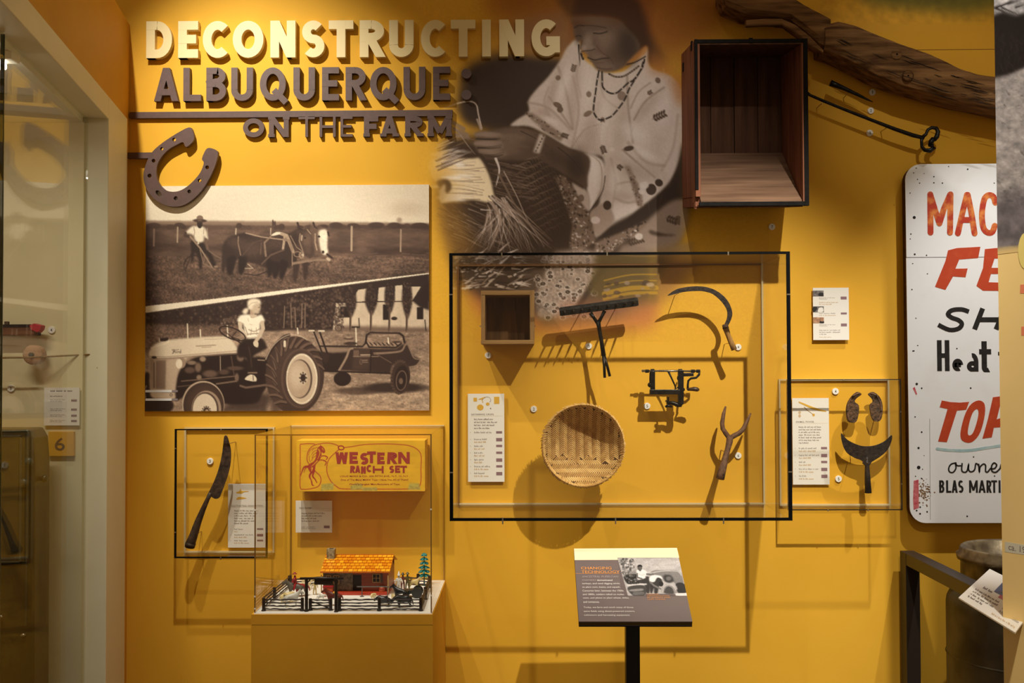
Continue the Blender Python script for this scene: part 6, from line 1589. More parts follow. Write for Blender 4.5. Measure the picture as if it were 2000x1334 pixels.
def person(name, label, pos, sc, m, grp='toy ranch people', hat=None, hatm=None, pose=0):
    """standing toy person of height about 1"""
    o = thing(name, label, 'toy person', pos, grp)
    a = .22 if pose == 0 else .30
    pts = [(0,0,.48),(0,0,.60),(0,0,.72),(0,0,.80),(0,0,.86),(0,0,.94), (.07,0,.44),(.08,-.01,.24),(.09,0,.02),(-.07,0,.44),(-.09,0,.24),(-.11,0,.02), (.12,0,.76),(.20,-.04,.62),(a,-.12,.52 if pose == 0 else .70),(-.12,0,.76),(-.20,-.02,.62),(-.22,-.10,.50)]
    ed = [(0,1),(1,2),(2,3),(3,4),(4,5),(0,6),(6,7),(7,8),(0,9),(9,10),(10,11),(2,12),(12,13),(13,14),(2,15),(15,16),(16,17)]
    rad = [.085,.085,.10,.05,.055,.06,.06,.05,.045,.06,.05,.045,.05,.036,.03,.05,.036,.03]
    skin('body', P3(pos, sc, 0, pts), ed, [r_*sc for r_ in rad], m, o)
    if hat == 'cone':
        q = pos+Vector((0,0,.93*sc)); MB().lathe([(.10*sc,0),(.085*sc,.02*sc),(.01*sc,.26*sc)], 12, q).build('hat', hatm or m, o, smooth=True)
    elif hat:
        q = pos+Vector((0,0,.95*sc)); MB().lathe([(.125*sc,0),(.125*sc,.015*sc),(.065*sc,.03*sc),(.055*sc,.10*sc),(.02*sc,.115*sc)], 14, q).build('hat', hatm or m, o, smooth=True)
    return o
def toy(name, c, c2=None): return mat(name, c, .38, c2=c2, scale=40, spec=.5)
M_tw, M_tc, M_tr, M_tbk, M_tg, M_tb, M_tt, M_to, M_ty = toy('toy_white', (206,204,196)), toy('toy_cream', (226,206,150)), toy('toy_red', (150,30,34)), toy('toy_black', (20,20,22)), toy('toy_grey', (92,88,80)), toy('toy_maroon', (104,44,34)), toy('toy_tan', (196,172,110)), toy('toy_olive', (88,80,36)), toy('toy_yellow', (226,168,40))
def spots_(o, pos, sc, hd, H):
    for x, z in ((.05,H+.02),(-.18,H+.06),(.45,H+.08)):
        q = P3(pos, sc, hd, [(x,-.20,z)])[0]; MB().ball(q, .05*sc, .05*sc, .05*sc, 8, 5).build('spot', M_tbk, o, smooth=True)
def saddle_(m):
    def f(o, pos, sc, hd, H):
        q = P3(pos, sc, hd, [(-.05,0,H+.16)])[0]; MB().ball(q, .17*sc, .17*sc, .07*sc, 10, 5).build('saddle', m, o, smooth=True)
    return f
def rider_(m, hm):
    def f(o, pos, sc, hd, H):
        pts = [(0,0,H+.20),(0,0,H+.36),(.02,0,H+.50),(.03,0,H+.58),(.04,0,H+.68),(.04,.15,H+.02),(.04,-.15,H+.02),(.10,.22,H-.22),(.10,-.22,H-.22),(.05,.16,H+.46),(.20,.16,H+.34),(.05,-.16,H+.46),(.20,-.16,H+.34)]
        skin('rider', P3(pos, sc, hd, pts), [(0,1),(1,2),(2,3),(3,4),(0,5),(5,7),(0,6),(6,8),(2,9),(9,10),(2,11),(11,12)], [q*sc for q in (.11,.11,.11,.06,.075,.08,.08,.05,.05,.055,.04,.055,.04)], m, o)
        q = P3(pos, sc, hd, [(.04,0,H+.74)])[0]; MB().lathe([(.14*sc,0),(.14*sc,.02*sc),(.075*sc,.03*sc),(.06*sc,.11*sc)], 12, q).build('hat', hm, o, smooth=True)
    return f
quad('toy_cow', 'cream toy cow with black spots inside the left fence corner', flo(560, 1176), 0.0497, 20, M_tc, 'toy cow', horse=False, fat=1.2, extra=spots_)
quad('toy_horse', 'white toy horse behind the left front fence panel', flo(569, 1185), 0.0552, 15, M_tw, 'toy horse')
quad('toy_horse', 'grey toy horse carrying the red rider', flo(577, 1166), 0.0607, 190, M_tg, 'toy horse', extra=rider_(M_tr, M_tr))
quad('toy_horse', 'red toy horse standing left of the dark gateway', flo(589, 1164), 0.0552, 200, M_tr, 'toy horse')
person('toy_cowboy', 'tan toy cowboy standing behind the gateway', flo(615, 1162), .052, M_tt, hat='brim')
quad('toy_dog', 'small white toy dog under the hanging board', flo(627, 1172), 0.0290, 10, M_tw, 'toy dog', horse=False)
quad('toy_horse', 'maroon toy horse with a yellow saddle at the gate', flo(653, 1183), 0.0580, 180, M_tb, 'toy horse', extra=saddle_(M_ty))
tb = flo(640, 1166)
tank = thing('toy_trough', 'orange-red toy water tank between gateway and house', 'toy tank', tb)
MB().box(tb.x-.017, tb.x+.017, tb.y, tb.y+.02, ZFL, ZFL+.034).build('tank', mat('toy_orange_red', (176, 70, 34), .4), tank, bevel=.002); MB().box(tb.x-.019, tb.x+.019, tb.y-.002, tb.y+.022, ZFL+.034, ZFL+.037).build('lid', M_tr, tank, bevel=.001)
quad('toy_sheep', 'cream toy sheep in front of the house porch', flo(664, 1158), 0.0276, 0, M_tc, 'toy sheep', horse=False)
hp_ = flo(707, 1165)
hr = thing('hitching_rail', 'grey toy hitching rail in front of the ranch house', 'toy rail', hp_)
zr = WZ(720, 1146, hp_.y); xa, xb = WX(697, 1146, hp_.y), WX(760, 1146, hp_.y)
MB().tube([(xa,hp_.y,zr),(xb,hp_.y,zr)], .0022, 8).build('bar', M_tg, hr); MB().tube([(hp_.x,hp_.y,ZFL),(hp_.x,hp_.y,zr)], .0016, 8).build('post', M_tg, hr); MB().lathe([(.008,0),(.007,.002)], 12, hp_).build('foot', M_tg, hr)
MB().tube([(xb-.006,hp_.y,ZFL),(xb-.006,hp_.y,zr)], .0016, 8).build('post', M_tg, hr)
bp_ = flo(746, 1160); brl = thing('toy_barrel', 'red toy barrel beside the house wall', 'toy barrel', bp_)
MB().lathe([(.0095,0),(.0115,.008),(.0118,.013),(.0112,.020),(.0095,.027)], 16, bp_).build('staves', mat('toy_barrel_red', (170, 76, 44), .4), brl, smooth=True)
for z in (.006, .020): MB().lathe([(.0122,z),(.0122,z+.002)], 16, bp_, cap=False).build('hoop', M_tr, brl)
quad('toy_calf', 'small cream toy calf left of the black pig', flo(730, 1170), 0.0304, 250, M_tc, 'toy calf', horse=False)
quad('toy_pig', 'black toy pig behind the right front fence', flo(750, 1182), 0.0469, 180, M_tbk, 'toy pig', horse=False, fat=1.35)
quad('toy_calf', 'small cream toy calf between the black pig and black bull', flo(768, 1171), 0.0304, 290, M_tc, 'toy calf', horse=False)
quad('toy_bull', 'black toy bull in the right front corner of the ranch', flo(789, 1186), 0.0607, 200, M_tbk, 'toy bull', horse=False, fat=1.2)
quad('toy_horse', 'black toy horse standing beside the dark wagon', flo(783, 1174), 0.0552, 160, M_tbk, 'toy horse')
wp = flo(808, 1166); wg = thing('toy_wagon', 'dark grey toy wagon with large wheels by the right fence', 'toy wagon', wp)
M_wg = toy('toy_dark_grey', (44,44,40))
MB().hexa([wp+Vector(v) for v in ((-.034,-.012,.012),(.022,-.012,.014),(.022,.014,.014),(-.034,.014,.012),(-.040,-.016,.022),(.026,-.016,.032),(.026,.018,.032),(-.040,.018,.022))]).build('bed', M_wg, wg, bevel=.002)
for dx, dy, rr in ((.014,-.020,.019),(.014,.020,.019),(-.026,-.020,.012),(-.026,.020,.012)):
    MB().lathe([(rr,-.002),(rr,.002),(rr*.75,.0026),(rr*.7,.001),(rr*.25,.001),(rr*.2,.004),(.001,.004)], 18, wp+Vector((dx,dy,rr)), 'y').build('wheel', M_wg, wg)
MB().tube([wp+Vector((-.034,0,.014)), wp+Vector((-.062,-.006,.010))], .0016, 6).build('shaft', M_wg, wg)
person('toy_cowboy', 'white toy figure in a pointed hat beside the house gable', flo(779, 1157), .066, M_tw, hat='cone')
person('toy_cowboy', 'olive toy cowboy in a brimmed hat behind the dark wagon', flo(796, 1152), .062, M_to, hat='brim', pose=1)
person('toy_cowboy', 'small dark toy cowboy between the white and olive figures', flo(787, 1152), .060, M_tb, hat='brim', hatm=M_tbk)
quad('toy_horse', 'tan toy horse behind the dark wagon near the tree', flo(808, 1150), 0.0414, 10, M_tt, 'toy horse')
# lattice shed behind the red rider
sh = flo(597, 1152); shd = thing('toy_hurdle', 'small cream slatted hay rack behind the red rider', 'toy rack', sh)
for k_ in range(8): MB().bar(sh+Vector((-.020+k_*.005,0,.020)), sh+Vector((-.008+k_*.005,.016,.040)), .0022, .0018).build('slat', M_tc, shd)
for dx in (-.020, .016): MB().tube([sh+Vector((dx,0,0)), sh+Vector((dx,0,.022))], .0015, 6).build('leg', M_tc, shd)
MB().bar(sh+Vector((-.022,0,.020)), sh+Vector((.018,0,.020)), .0022, .0022).build('crosspiece', M_tc, shd)
# turquoise tree
tp = flo(828.5, 1143); tr_ = thing('toy_tree', 'turquoise plastic toy fir tree in the back right corner', 'toy tree', tp)
M_turq = toy('toy_turquoise', (36,112,110), (54,140,134))
hT = WZ(828.5, 1079, tp.y)-ZFL
MB().tube([tp, tp+Vector((0,0,hT*.95))], [.003,.0012], 8).build('trunk', M_turq, tr_); MB().lathe([(.010,0),(.009,.002)], 12, tp).build('foot', M_turq, tr_)
for k_ in range(6):
    z = hT*(.28+k_*.125); rr = .028*(1-k_*.11); n = 6
    for q in range(n):
        a = 2*math.pi*(q+.5*(k_ % 2))/n; d = Vector((math.cos(a), math.sin(a), 0))
        MB().tube([tp+Vector((0,0,z+.006)), tp+d*rr*.55+Vector((0,0,z+.002)), tp+d*rr+Vector((0,0,z-.001))], [.004,.0048,.0012], 6, flat=.55).build('bough', M_turq, tr_, smooth=True)
MB().lathe([(.008,0),(.006,.004),(.001,.012)], 8, tp+Vector((0,0,hT*.9))).build('tip', M_turq, tr_)

# ================================================================== READER RAIL
rb0, rb1 = W(1130.5, 1214, -.70), W(1352.5, 1214, -.70); rt0, rt1 = W(1121, 1073, -.37), W(1322, 1072, -.37)
xl, xr_ = (rb0.x+rt0.x)/2, (rb1.x+rt1.x)/2
PO = Vector((xl, -.70, (rb0.z+rb1.z)/2)); PV = Vector((0, .33, (rt0.z+rt1.z)/2-(rb0.z+rb1.z)/2)); PH = PV.length; PVn = PV.normalized(); PWd = xr_-xl
PN = Vector((0, -PVn.z, PVn.y))                          # up out of the panel
fr_ = lambda u, v, d: tuple(PO + Vector((u, 0, 0)) + PVn*v - PN*d)     # u right, v up the slope, d below the face
st = thing('reader_stand', 'grey slanted reading panel headed CHANGING TECHNOLOGY on a black post', 'sign stand', (xl+PWd/2, -.5, 0))
M_rgrey = mat('warm_grey_panel', (108, 94, 92), .5, c2=(114, 100, 97), scale=5); M_rcream = mat('panel_cream', (246, 230, 188), .5); M_rtext = mat('panel_white_ink', (222, 214, 206), .6); M_rhead = mat('panel_orange_ink', (224, 150, 76), .6); M_rital = mat('panel_lilac_ink', (170, 156, 152), .6)
pan = MB().prism([(0,0),(PWd,0),(PWd,PH),(0,PH)], 0, .004, fr=fr_).build('panel', M_rgrey, st)
MB().prism([(0,-.0),(PWd,-.0),(PWd,PH),(0,PH)], .004, .016, fr=fr_).build('panel_core', mat('olive_core', (88, 70, 26), .6), st)
MB().prism([(.0,-.002),(PWd,-.002),(PWd,PH),(.0,PH)], .016, .020, fr=fr_).build('tray', M_blackmetal, st)
u_ = lambda f: PWd*f
v_ = lambda f: PH*(1-f)
def rpoly(name, pts, m, d=-.0005): return MB().prism([(u_(a), v_(b)) for a, b in pts], d, .0002, fr=fr_).build(name, m, pan)
def locate(px, py):                                       # pixel -> (f,g) on the panel
    d = ROT @ Vector(((px-1000)/F, -(py-667)/F, -1.0)); t = (PO-CAM).dot(PN)/d.dot(PN); q = CAM+d*t-PO
    return (q.x/PWd, 1-q.dot(PVn)/PH)
Z = lambda a, b: locate(1090+a/4.697, 1050+b/4.697)
rpoly('top_band', [Z(146,102), Z(1090,95), Z(1112,186), Z(545,188), Z(548,205), Z(152,207)], M_rcream)
def locuv(px, py): f, g = locate(px, py); return (u_(f), v_(g))
_q = [locuv(1090+a/4.697, 1050+b/4.697) for a, b in ((545,188),(1112,186),(1185,535),(640,533))]
pc_ = Canvas(min(q[0] for q in _q), PWd, min(q[1] for q in _q), max(q[1] for q in _q), 0, .0012, fr=(PO + PN*.0008, Vector((1, 0, 0)), PVn))
E = lambda p: zt(p, 1090, 1050, 4.697)
GY = lambda v: (v, v*.965, v*.95)
pc_.c[:] = np.array((108, 94, 92))/255
pc_.poly(E([(545,188),(1130,185),(1200,535),(640,533)]), GY(178), 1)
pc_.poly(E([(700,215),(1130,200),(1140,320),(760,300)]), GY(196), .8, 3); pc_.noise(E([(545,188),(1130,185),(1140,320),(600,340)]), 5, .12, sx=3, seed=2)
for q in range(9): pc_.line(E([(690,215+q*10),(1120,205+q*11)]), .7, GY(150), .5)
pc_.flecks(E([(560,195),(690,195),(700,280),(640,345),(600,345)]), 420, 1.6, [GY(60), GY(100), GY(130), GY(210)], .8, seed=2)
pc_.poly(E([(640,320),(720,300),(760,420),(660,420)]), GY(120), .8, 3); pc_.sp(E([(605,350),(740,340),(770,390),(720,430),(640,425)]), GY(46), 1, 1)
pc_.flecks(E([(605,350),(740,340),(770,390),(720,430),(640,425)]), 110, 1.4, [GY(30), GY(110), GY(150)], .8, seed=4)
pc_.sp(E([(850,325),(880,302),(1000,300),(1090,302),(1135,345),(1150,440),(1110,460),(1060,410),(960,380),(880,350)]), GY(128), 1, 1); pc_.curve(E([(855,325),(950,308),(1090,308),(1130,345)]), 2.4, GY(180), .9); pc_.sp(E([(965,350),(1030,345),(1060,400),(990,415)]), GY(62), 1, 1.5); pc_.ell(*E([(1015,375)])[0], 5, 4, GY(120), .8, soft=.4)
pc_.sp(E([(1080,425),(1150,420),(1195,505),(1100,505)]), GY(52), 1, 1); pc_.sp(E([(950,400),(1010,415),(1080,440),(1090,480),(1020,430),(965,440)]), GY(190), .9, 1)
pc_.sp(E([(735,385),(835,362),(838,500),(808,500),(790,430),(750,415)]), GY(58), 1, .6); pc_.sp(E([(720,302),(745,292),(800,300),(822,338),(800,352),(800,372),(732,386),(722,340)]), GY(232), 1, .5); pc_.curve(E([(735,330),(770,345),(795,335)]), 1, GY(180), .8); pc_.line(E([(815,335),(850,340),(870,335)]), 3.4, GY(104), 1); pc_.line(E([(725,330),(728,365),(770,378)]), 3, GY(110), 1)
pc_.ell(*E([(750,278)])[0], 4.6, 5.4, GY(96), 1); pc_.sp(E([(728,275),(735,252),(762,250),(774,270),(760,265),(742,266)]), GY(26), 1, .4); pc_.line(E([(742,284),(750,286)]), 1.2, GY(40), .8); pc_.line(E([(750,292),(752,300)]), 4, GY(90), 1)
pc_.sp(E([(836,372),(870,345),(935,350),(958,376),(930,380),(905,372),(880,425),(845,412)]), GY(236), 1, .5); pc_.sp(E([(842,420),(885,405),(910,368),(945,378),(955,420),(925,450),(912,508),(884,508),(880,460),(862,508),(846,500)]), GY(56), 1, .6); pc_.line(E([(848,410),(880,440),(940,470)]), 3.4, GY(116), 1); pc_.ell(*E([(945,425)])[0], 4.5, 5, GY(40), 1)
pc_.sp(E([(955,505),(962,455),(1000,428),(1050,438),(1085,480),(1090,516),(1060,518)]), GY(150), 1, .6); pc_.sp(E([(975,508),(985,465),(1010,448),(1045,462),(1060,514)]), GY(74), 1, 1); pc_.curve(E([(960,500),(970,455),(1005,433),(1050,442),(1080,480)]), 1.4, GY(200), .9)
pc_.poly(E([(628,430),(812,420),(816,433),(640,446)]), GY(214), 1, .4); pc_.sp(E([(640,455),(790,440),(800,525),(690,532)]), GY(70), 1, 1); pc_.sp(E([(660,478),(770,468),(775,486),(668,494)]), GY(150), .9, .8); pc_.sp(E([(690,500),(780,498),(785,520),(700,528)]), GY(110), .9, .8); pc_.poly(E([(1075,512),(1200,506),(1205,535),(1090,535)]), GY(230), 1, .4)
pc_.poly(E([(800,515),(1070,515),(1085,545),(640,545),(640,533),(800,531)]), (108,94,92), 1)
pc_.noise(E([(545,188),(1130,185),(1200,535),(640,533)]), 2, .1, seed=8)
_keepm, _ = pc_.mask(E([(500,150),(1250,150),(1250,560),(500,560)]))
pc_.poly(E([(480,150),(545,188),(640,533),(640,560),(480,560)]), (108,94,92), 1)
pc_.build('photo_print', M_print, pan)
rpoly('rule', [Z(160,329), Z(600,329), Z(600,331), Z(160,331)], M_rhead)
def ptext(body, a0, b0, a1, b1, m, bold=.0, nm='lettering', shear=0, line=1.0):
    f0, g0 = Z((a0), b1); f1, g1 = Z(a1, b0)
    f0 = Z(a0, (b0+b1)/2)[0]; f1 = Z(a1, (b0+b1)/2)[0]
    text(body, u_(f0), v_(g0), u_(f1), v_(g1), m, pan, fr=lambda u, v, d: fr_(u, v, -.0014), name=nm, bold=bold, shear=shear, line=line)
ptext('CHANGING', 210, 270, 490, 296, M_rhead, .03); ptext('TECHNOLOGY', 214, 305, 565, 330, M_rhead, .03)
ptext('ANCESTRAL PUEBLOAN', 217, 352, 552, 370, M_rital, 0, shear=.25); ptext('FARMERS', 220, 386, 350, 402, M_rital, 0, shear=.25); ptext('domesticated', 358, 384, 498, 402, M_rtext, .012)
for body, a0, a1, y in (('turkeys, and used digging sticks',220,565,425),('to plant corn, beans, and squash.',222,570,458),('Centuries later, between the 1500s',224,600,491),('and 1800s, settlers relied on mules,',226,608,524),('oxen, and plows to plant wheat, chiles,',228,652,557),('and tomatoes.',231,380,592),('Today, we farm and ranch many of those',234,690,644),('same fields using diesel-powered tractors,',236,705,680),('cultivators and harvesting equipment.',238,660,715)):
    ptext(body, a0, y-9, a1, y+10, M_rtext, .012)
for body, a0, a1, y in (('TRACTOR',815,920,522),('DEMONSTRATION',817,1020,537),('BY SEVERITO AND',819,1028,553),('LOPE CHAVEZ',822,985,569)): ptext(body, a0, y-5, a1, y+5, M_rhead, .0)
p0, p1 = WX(1221.5, 1280, -.53), WX(1248.5, 1280, -.53)
bx('post', p0, p1, -.555, -.505, .012, (PO+PVn*PH*.5-PN*.02).z-.004, M_blackmetal, st, bevel=.002)
bx('base_plate', p0-.12, p1+.12, -.68, -.38, 0, .012, M_blackmetal, st, bevel=.003)

# ================================================================== WOODEN CRATE high on the wall
YF, YB = -0.33, -0.012
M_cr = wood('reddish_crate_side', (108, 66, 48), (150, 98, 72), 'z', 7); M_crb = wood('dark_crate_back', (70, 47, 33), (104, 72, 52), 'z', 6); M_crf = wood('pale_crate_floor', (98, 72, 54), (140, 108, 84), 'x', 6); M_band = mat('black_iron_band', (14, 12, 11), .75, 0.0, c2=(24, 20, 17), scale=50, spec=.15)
fl, fr0 = WX(1358, 240, YF), WX(1577, 240, YF); fzt, fzb = WZ(1465, 77, YF), WZ(1465, 400, YF)
dz = .045                                                  # the box hangs tipped a little forward
crate = thing('wooden_crate', 'open reddish wooden crate with black edge bands, sloping floor boards inside', 'crate', ((fl+fr0)/2, -.17, fzb))
th = .018
def cbox(name, x0, x1, y0, y1, za0, za1, m, bev=.0015):      # y0 front, y1 back; back end lifted by dz in proportion
    k = lambda y: dz*(y-YF)/(YB-YF)
    return MB().hexa([(x0,y0,za0+k(y0)),(x1,y0,za0+k(y0)),(x1,y1,za0+k(y1)),(x0,y1,za0+k(y1)),(x0,y0,za1+k(y0)),(x1,y0,za1+k(y0)),(x1,y1,za1+k(y1)),(x0,y1,za1+k(y1))]).build(name, m, crate, bevel=bev)
cbox('side_board', fl, fl+th, YF, YB, fzb+.03, fzt, M_cr); cbox('side_board', fr0-th, fr0, YF, YB, fzb, fzt, M_cr)
cbox('side_board', fl+.001, fl+th*.9, YF+.02, YB, fzb-.006, fzb+.029, M_cr)
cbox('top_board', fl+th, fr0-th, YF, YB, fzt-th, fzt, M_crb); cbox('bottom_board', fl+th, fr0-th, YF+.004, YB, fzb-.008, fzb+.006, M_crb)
n = 4
for k in range(n):
    a = fl+th+(fr0-fl-2*th)*k/n; b = fl+th+(fr0-fl-2*th)*(k+1)/n
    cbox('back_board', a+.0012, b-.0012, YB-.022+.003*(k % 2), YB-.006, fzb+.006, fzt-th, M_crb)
zin0, zin1 = WZ(1465, 392, YF+.02), WZ(1465, 298, YB-.03)      # sloping floor: front and back heights
for k in range(3):
    f0, f1 = k/3, (k+1)/3-.008
    y0, y1 = YF+.012+(YB-.03-YF-.012)*f0, YF+.012+(YB-.03-YF-.012)*f1; z0, z1 = zin0+(zin1-zin0)*f0, zin0+(zin1-zin0)*f1
    MB().hexa([(fl+th+.001,y0,z0-.012),(fr0-th-.001,y0,z0-.012),(fr0-th-.001,y1,z1-.012),(fl+th+.001,y1,z1-.012),(fl+th+.001,y0,z0),(fr0-th-.001,y0,z0),(fr0-th-.001,y1,z1),(fl+th+.001,y1,z1)]).build('floor_board', M_crf, crate, bevel=.001)
yb = YF-.003
bx('edge_band', fl-.001, fl+.010, yb, YF+.010, fzb+.055, fzt+.002, M_band, crate, .001); bx('edge_band', fr0-.013, fr0+.003, yb, YF+.012, fzb-.004, fzt+.001, M_band, crate, .001)
bx('edge_band', fl+.010, fr0-.013, yb, YF+.010, fzt-.013, fzt+.001, M_band, crate, .001); bx('edge_band', fl+.012, fr0-.013, yb, YF+.010, fzb-.004, fzb+.011, M_band, crate, .001)
p = W(1466, 79, YF); bx('clip', p.x-.007, p.x+.007, yb-.003, YF+.01, p.z-.01, p.z+.008, M_band, crate, .001)
p = W(1341, 130, -.06); bx('hinge', fl-.003, fl+.002, -.075, -.055, p.z-.02, p.z+.012, M_band, crate); p = W(1354, 90, -.25); bx('hinge', fl-.003, fl+.002, -.275, -.255, p.z-.02, p.z+.012, M_band, crate)
for a, zz, h in ((fl-.001, fzb+.012, .05), (fl+.004, fzb-.01, .04)): MB().tube([(a,YF+.03,zz),(a+.003,YF+.028,zz+h*.5),(a+.001,YF+.03,zz+h)], [.006,.009,.003], 5).build('splinter', M_cr, crate)

# ================================================================== WEATHERED BEAM along the top right
M_beam = mat('weathered_beam_wood', (74, 50, 30), .9, c2=(150, 112, 72), scale=46, stretch=(.10,1,1), bump=.9, detail=8, spec=.1, lo=.32, hi=.72)
beam = thing('timber_beam', 'long crooked weathered timber beam running down to the right above the iron rods', 'beam', W(1700, 170, -.10))
def loft(name, st, yc, th_, m, seed, jit=.0035):
    """st: (px, py_top, py_bottom) stations; rounded-rectangle section"""
    r = random.Random(seed); mb = MB(); N = 18
    S_ = []
    for (a0, t0, b0), (a1, t1, b1) in zip(st, st[1:]):
        n = max(2, int(abs(a1-a0)/7))
        for i in range(n): f = i/n; S_.append((a0+(a1-a0)*f, t0+(t1-t0)*f, b0+(b1-b0)*f))
    S_.append(st[-1]); pat = [r.uniform(-1,1) for _ in range(N)]
    for px, t, b in S_:
        pt, pb_ = W(px, t, yc), W(px+ (b-t)*-.0, b, yc); mid = (pt+pb_)*.5; hz_ = (pt.z-pb_.z)/2
        for k in range(N):
            a = 2*math.pi*k/N; ca, sa = math.cos(a), math.sin(a); e = .42
            x = math.copysign(abs(ca)**e, ca); y = math.copysign(abs(sa)**e, sa)
            pat[k] = max(-1, min(1, pat[k]+r.uniform(-.22,.22)))
            mb.v.append((mid.x, yc+x*th_/2*(1+.05*pat[k]), mid.z+y*(hz_+jit*pat[k])))
    M = len(S_)
    for i in range(M-1):
        for k in range(N): mb.f.append((i*N+k, i*N+(k+1)%N, (i+1)*N+(k+1)%N, (i+1)*N+k))
    mb.f.append(tuple(range(N))[::-1]); mb.f.append(tuple((M-1)*N+k for k in range(N)))
    return mb.build(name, m, beam)
loft('upper_length', [(1404,-30,6),(1412,-28,22),(1450,-18,39),(1500,-6,44),(1535,2,48),(1562,20,68),(1590,34,93),(1612,46,104)], -.10, .15, M_beam, 1)
loft('lower_length', [(1600,62,108),(1612,56,112),(1628,51,118),(1660,58,134),(1700,74,156),(1750,94,176),(1800,110,190),(1838,127,200),(1862,140,206),(1900,152,214),(1945,158,224),(2010,170,236),(2080,184,250)], -.10, .16, M_beam, 2)
loft('torn_strip', [(1456,41,53),(1490,38,51),(1525,38,50),(1552,50,66),(1580,72,92),(1606,100,106)], -.165, .03, M_beam, 3, .001)
loft('torn_edge', [(1828,122,132),(1842,127,136),(1856,136,139)], -.16, .02, M_beam, 4, .001)
for px, py in ((1877,150),(1907,152)): p = W(px, py, -.14); MB().box(p.x-.010, p.x+.010, -.155, -.11, p.z-.008, p.z+.006).build('chip', M_beam, beam, bevel=.003)
for px, py, rr in ((1752,106,.020),(1774,148,.018)):        # knots
    p = W(px, py, -.181)
    for q in (.8, .35): MB().lathe([(rr*q*1.5,.001),(rr*q,-.0022),(rr*q*.5,-.0030)], 18, (p.x,-.1785,p.z), 'y', cap=True).build('knot', M_beam, beam, smooth=True)
mb = MB(); rr_ = random.Random(8)
for k in range(46):                                        # drying cracks
    px = rr_.uniform(1630, 1960); f = rr_.uniform(.12, .88)
    t = np.interp(px, [1628,1700,1800,1900,2010], [51,74,110,152,170]); b = np.interp(px, [1628,1700,1800,1900,2010], [118,156,190,214,236]); py = t+(b-t)*f
    L = rr_.uniform(14, 46); sl = np.interp(px, [1628,1900], [.5,.22])
    pts = [W(px+L*i/4, py+sl*L*i/4+rr_.uniform(-.7,.7), -.1815) for i in range(5)]
    mb.tube(pts, [.0004,.0011,.0013,.001,.0003], 4)
mb.build('crack', mat('deep_crack', (26, 18, 12), .9), beam)['kind'] = 'stuff'
for px, py in ((1500, 15), (1790, 150)): p = W(px, py, -.03); MB().box(p.x-.02, p.x+.02, -.04, -.0015, p.z-.03, p.z+.03).build('bracket', M_band, beam)

# ------------------------------------------------------------------ iron spike and long hooked rod
Yi = -.075
spk = thing('iron_spike', 'short black iron spike with a split socket below the beam', 'spike', W(1660, 185, Yi))
Q = lambda a, b, dy=0: W(1560+a/4.043, b/4.043, Yi+dy)
MB().tube([Q(250,655), Q(300,675), Q(350,695), Q(400,718), Q(470,750), Q(540,785), Q(585,806)], [.0125,.0105,.0085,.0075,.0062,.004,.0015], 10).build('shaft', M_blackiron, spk, smooth=True)
p = Q(400,735); MB().tube([Q(400,722), (p.x,-.002,p.z)], .0018, 6).build('pin', M_steel, spk)
rod = thing('hooked_rod', 'long black iron rod ending in an open hook above the painted sign', 'iron rod', W(1710, 240, Yi))
MB().tube([Q(60,733), Q(90,752), Q(200,800), Q(400,880), Q(600,958), Q(760,1020), Q(900,1068), Q(990,1090)], [.0075,.0055,.0058,.0062,.0066,.0075,.0082,.0072], 10).build('shaft', M_blackiron, rod, smooth=True)
MB().tube([Q(975,1085), Q(1005,1060), Q(1020,1025), Q(1050,1008), Q(1085,1012), Q(1100,1040), Q(1090,1080), Q(1070,1105)], [.007,.0062,.006,.0065,.0075,.0085,.0095,.008], 10).build('eye', M_blackiron, rod, smooth=True)
MB().tube([Q(972,1085), Q(970,1120), Q(972,1160), Q(995,1185), Q(1035,1190), Q(1070,1165), Q(1060,1150), Q(1025,1150)], [.0065,.006,.006,.0075,.0095,.0085,.0075,.004], 10).build('hook', M_blackiron, rod, smooth=True)
MB().tube([Q(1065,1095), Q(1045,1120), Q(1035,1150)], [.010,.0105,.008], 8).build('link', M_blackiron, rod, smooth=True)
for a, b in ((185,815), (700,1005)): p = Q(a,b); MB().tube([p, (p.x,-.002,p.z)], .0018, 6).build('pin', M_steel, rod)

# ================================================================== PAINTED METAL SIGN
YS = -.045
sx0 = WX(1772, 670, YS); sx1 = sx0+.62; sz1, sz0 = WZ(1870, 320, YS), WZ(1870, 1021.5, YS); zsm = WZ(1870, 502.5, YS)
M_sign = mat('white_enamel', (238, 238, 236), .45, c2=(222, 220, 212), scale=7, lo=.55, hi=.95); M_signedge = mat('red_brown_edge', (84, 40, 26), .8, c2=(50, 26, 18), scale=60)
sg = thing('painted_sign', 'white hand-lettered metal sign with red and black words, corner rusted', 'sign', ((sx0+sx1)/2, YS, sz0))
def corner(cx, cz, r, a0, a1, n=7): return [(cx+r*math.cos(math.radians(a0+(a1-a0)*i/n)), cz+r*math.sin(math.radians(a0+(a1-a0)*i/n))) for i in range(n+1)]
rt, rbm = .062, .06
top = [(sx0+.001, zsm+.0012)]+[(sx1, zsm+.0012), (sx1, sz1)]+corner(sx0+rt, sz1-rt, rt, 90, 180)
MB().prism(top, YS, YS+.003).build('upper_sheet', M_sign, sg)
bot = [(sx1, sz0), (sx1, zsm-.0012), (sx0, zsm-.0012), (sx0+.002, sz0+.35)]+corner(sx0+rbm+.002, sz0+rbm, rbm, 180, 270)
MB().prism(bot, YS, YS+.003).build('lower_sheet', M_sign, sg)
full_ = corner(sx0+rbm+.004, sz0+rbm+.002, rbm, 180, 270)+[(sx1, sz0+.002), (sx1, sz1-.002)]+corner(sx0+rt+.002, sz1-rt-.002, rt, 90, 180)
MB().prism(full_, YS+.0031, -.006).build('backing', M_signedge, sg)
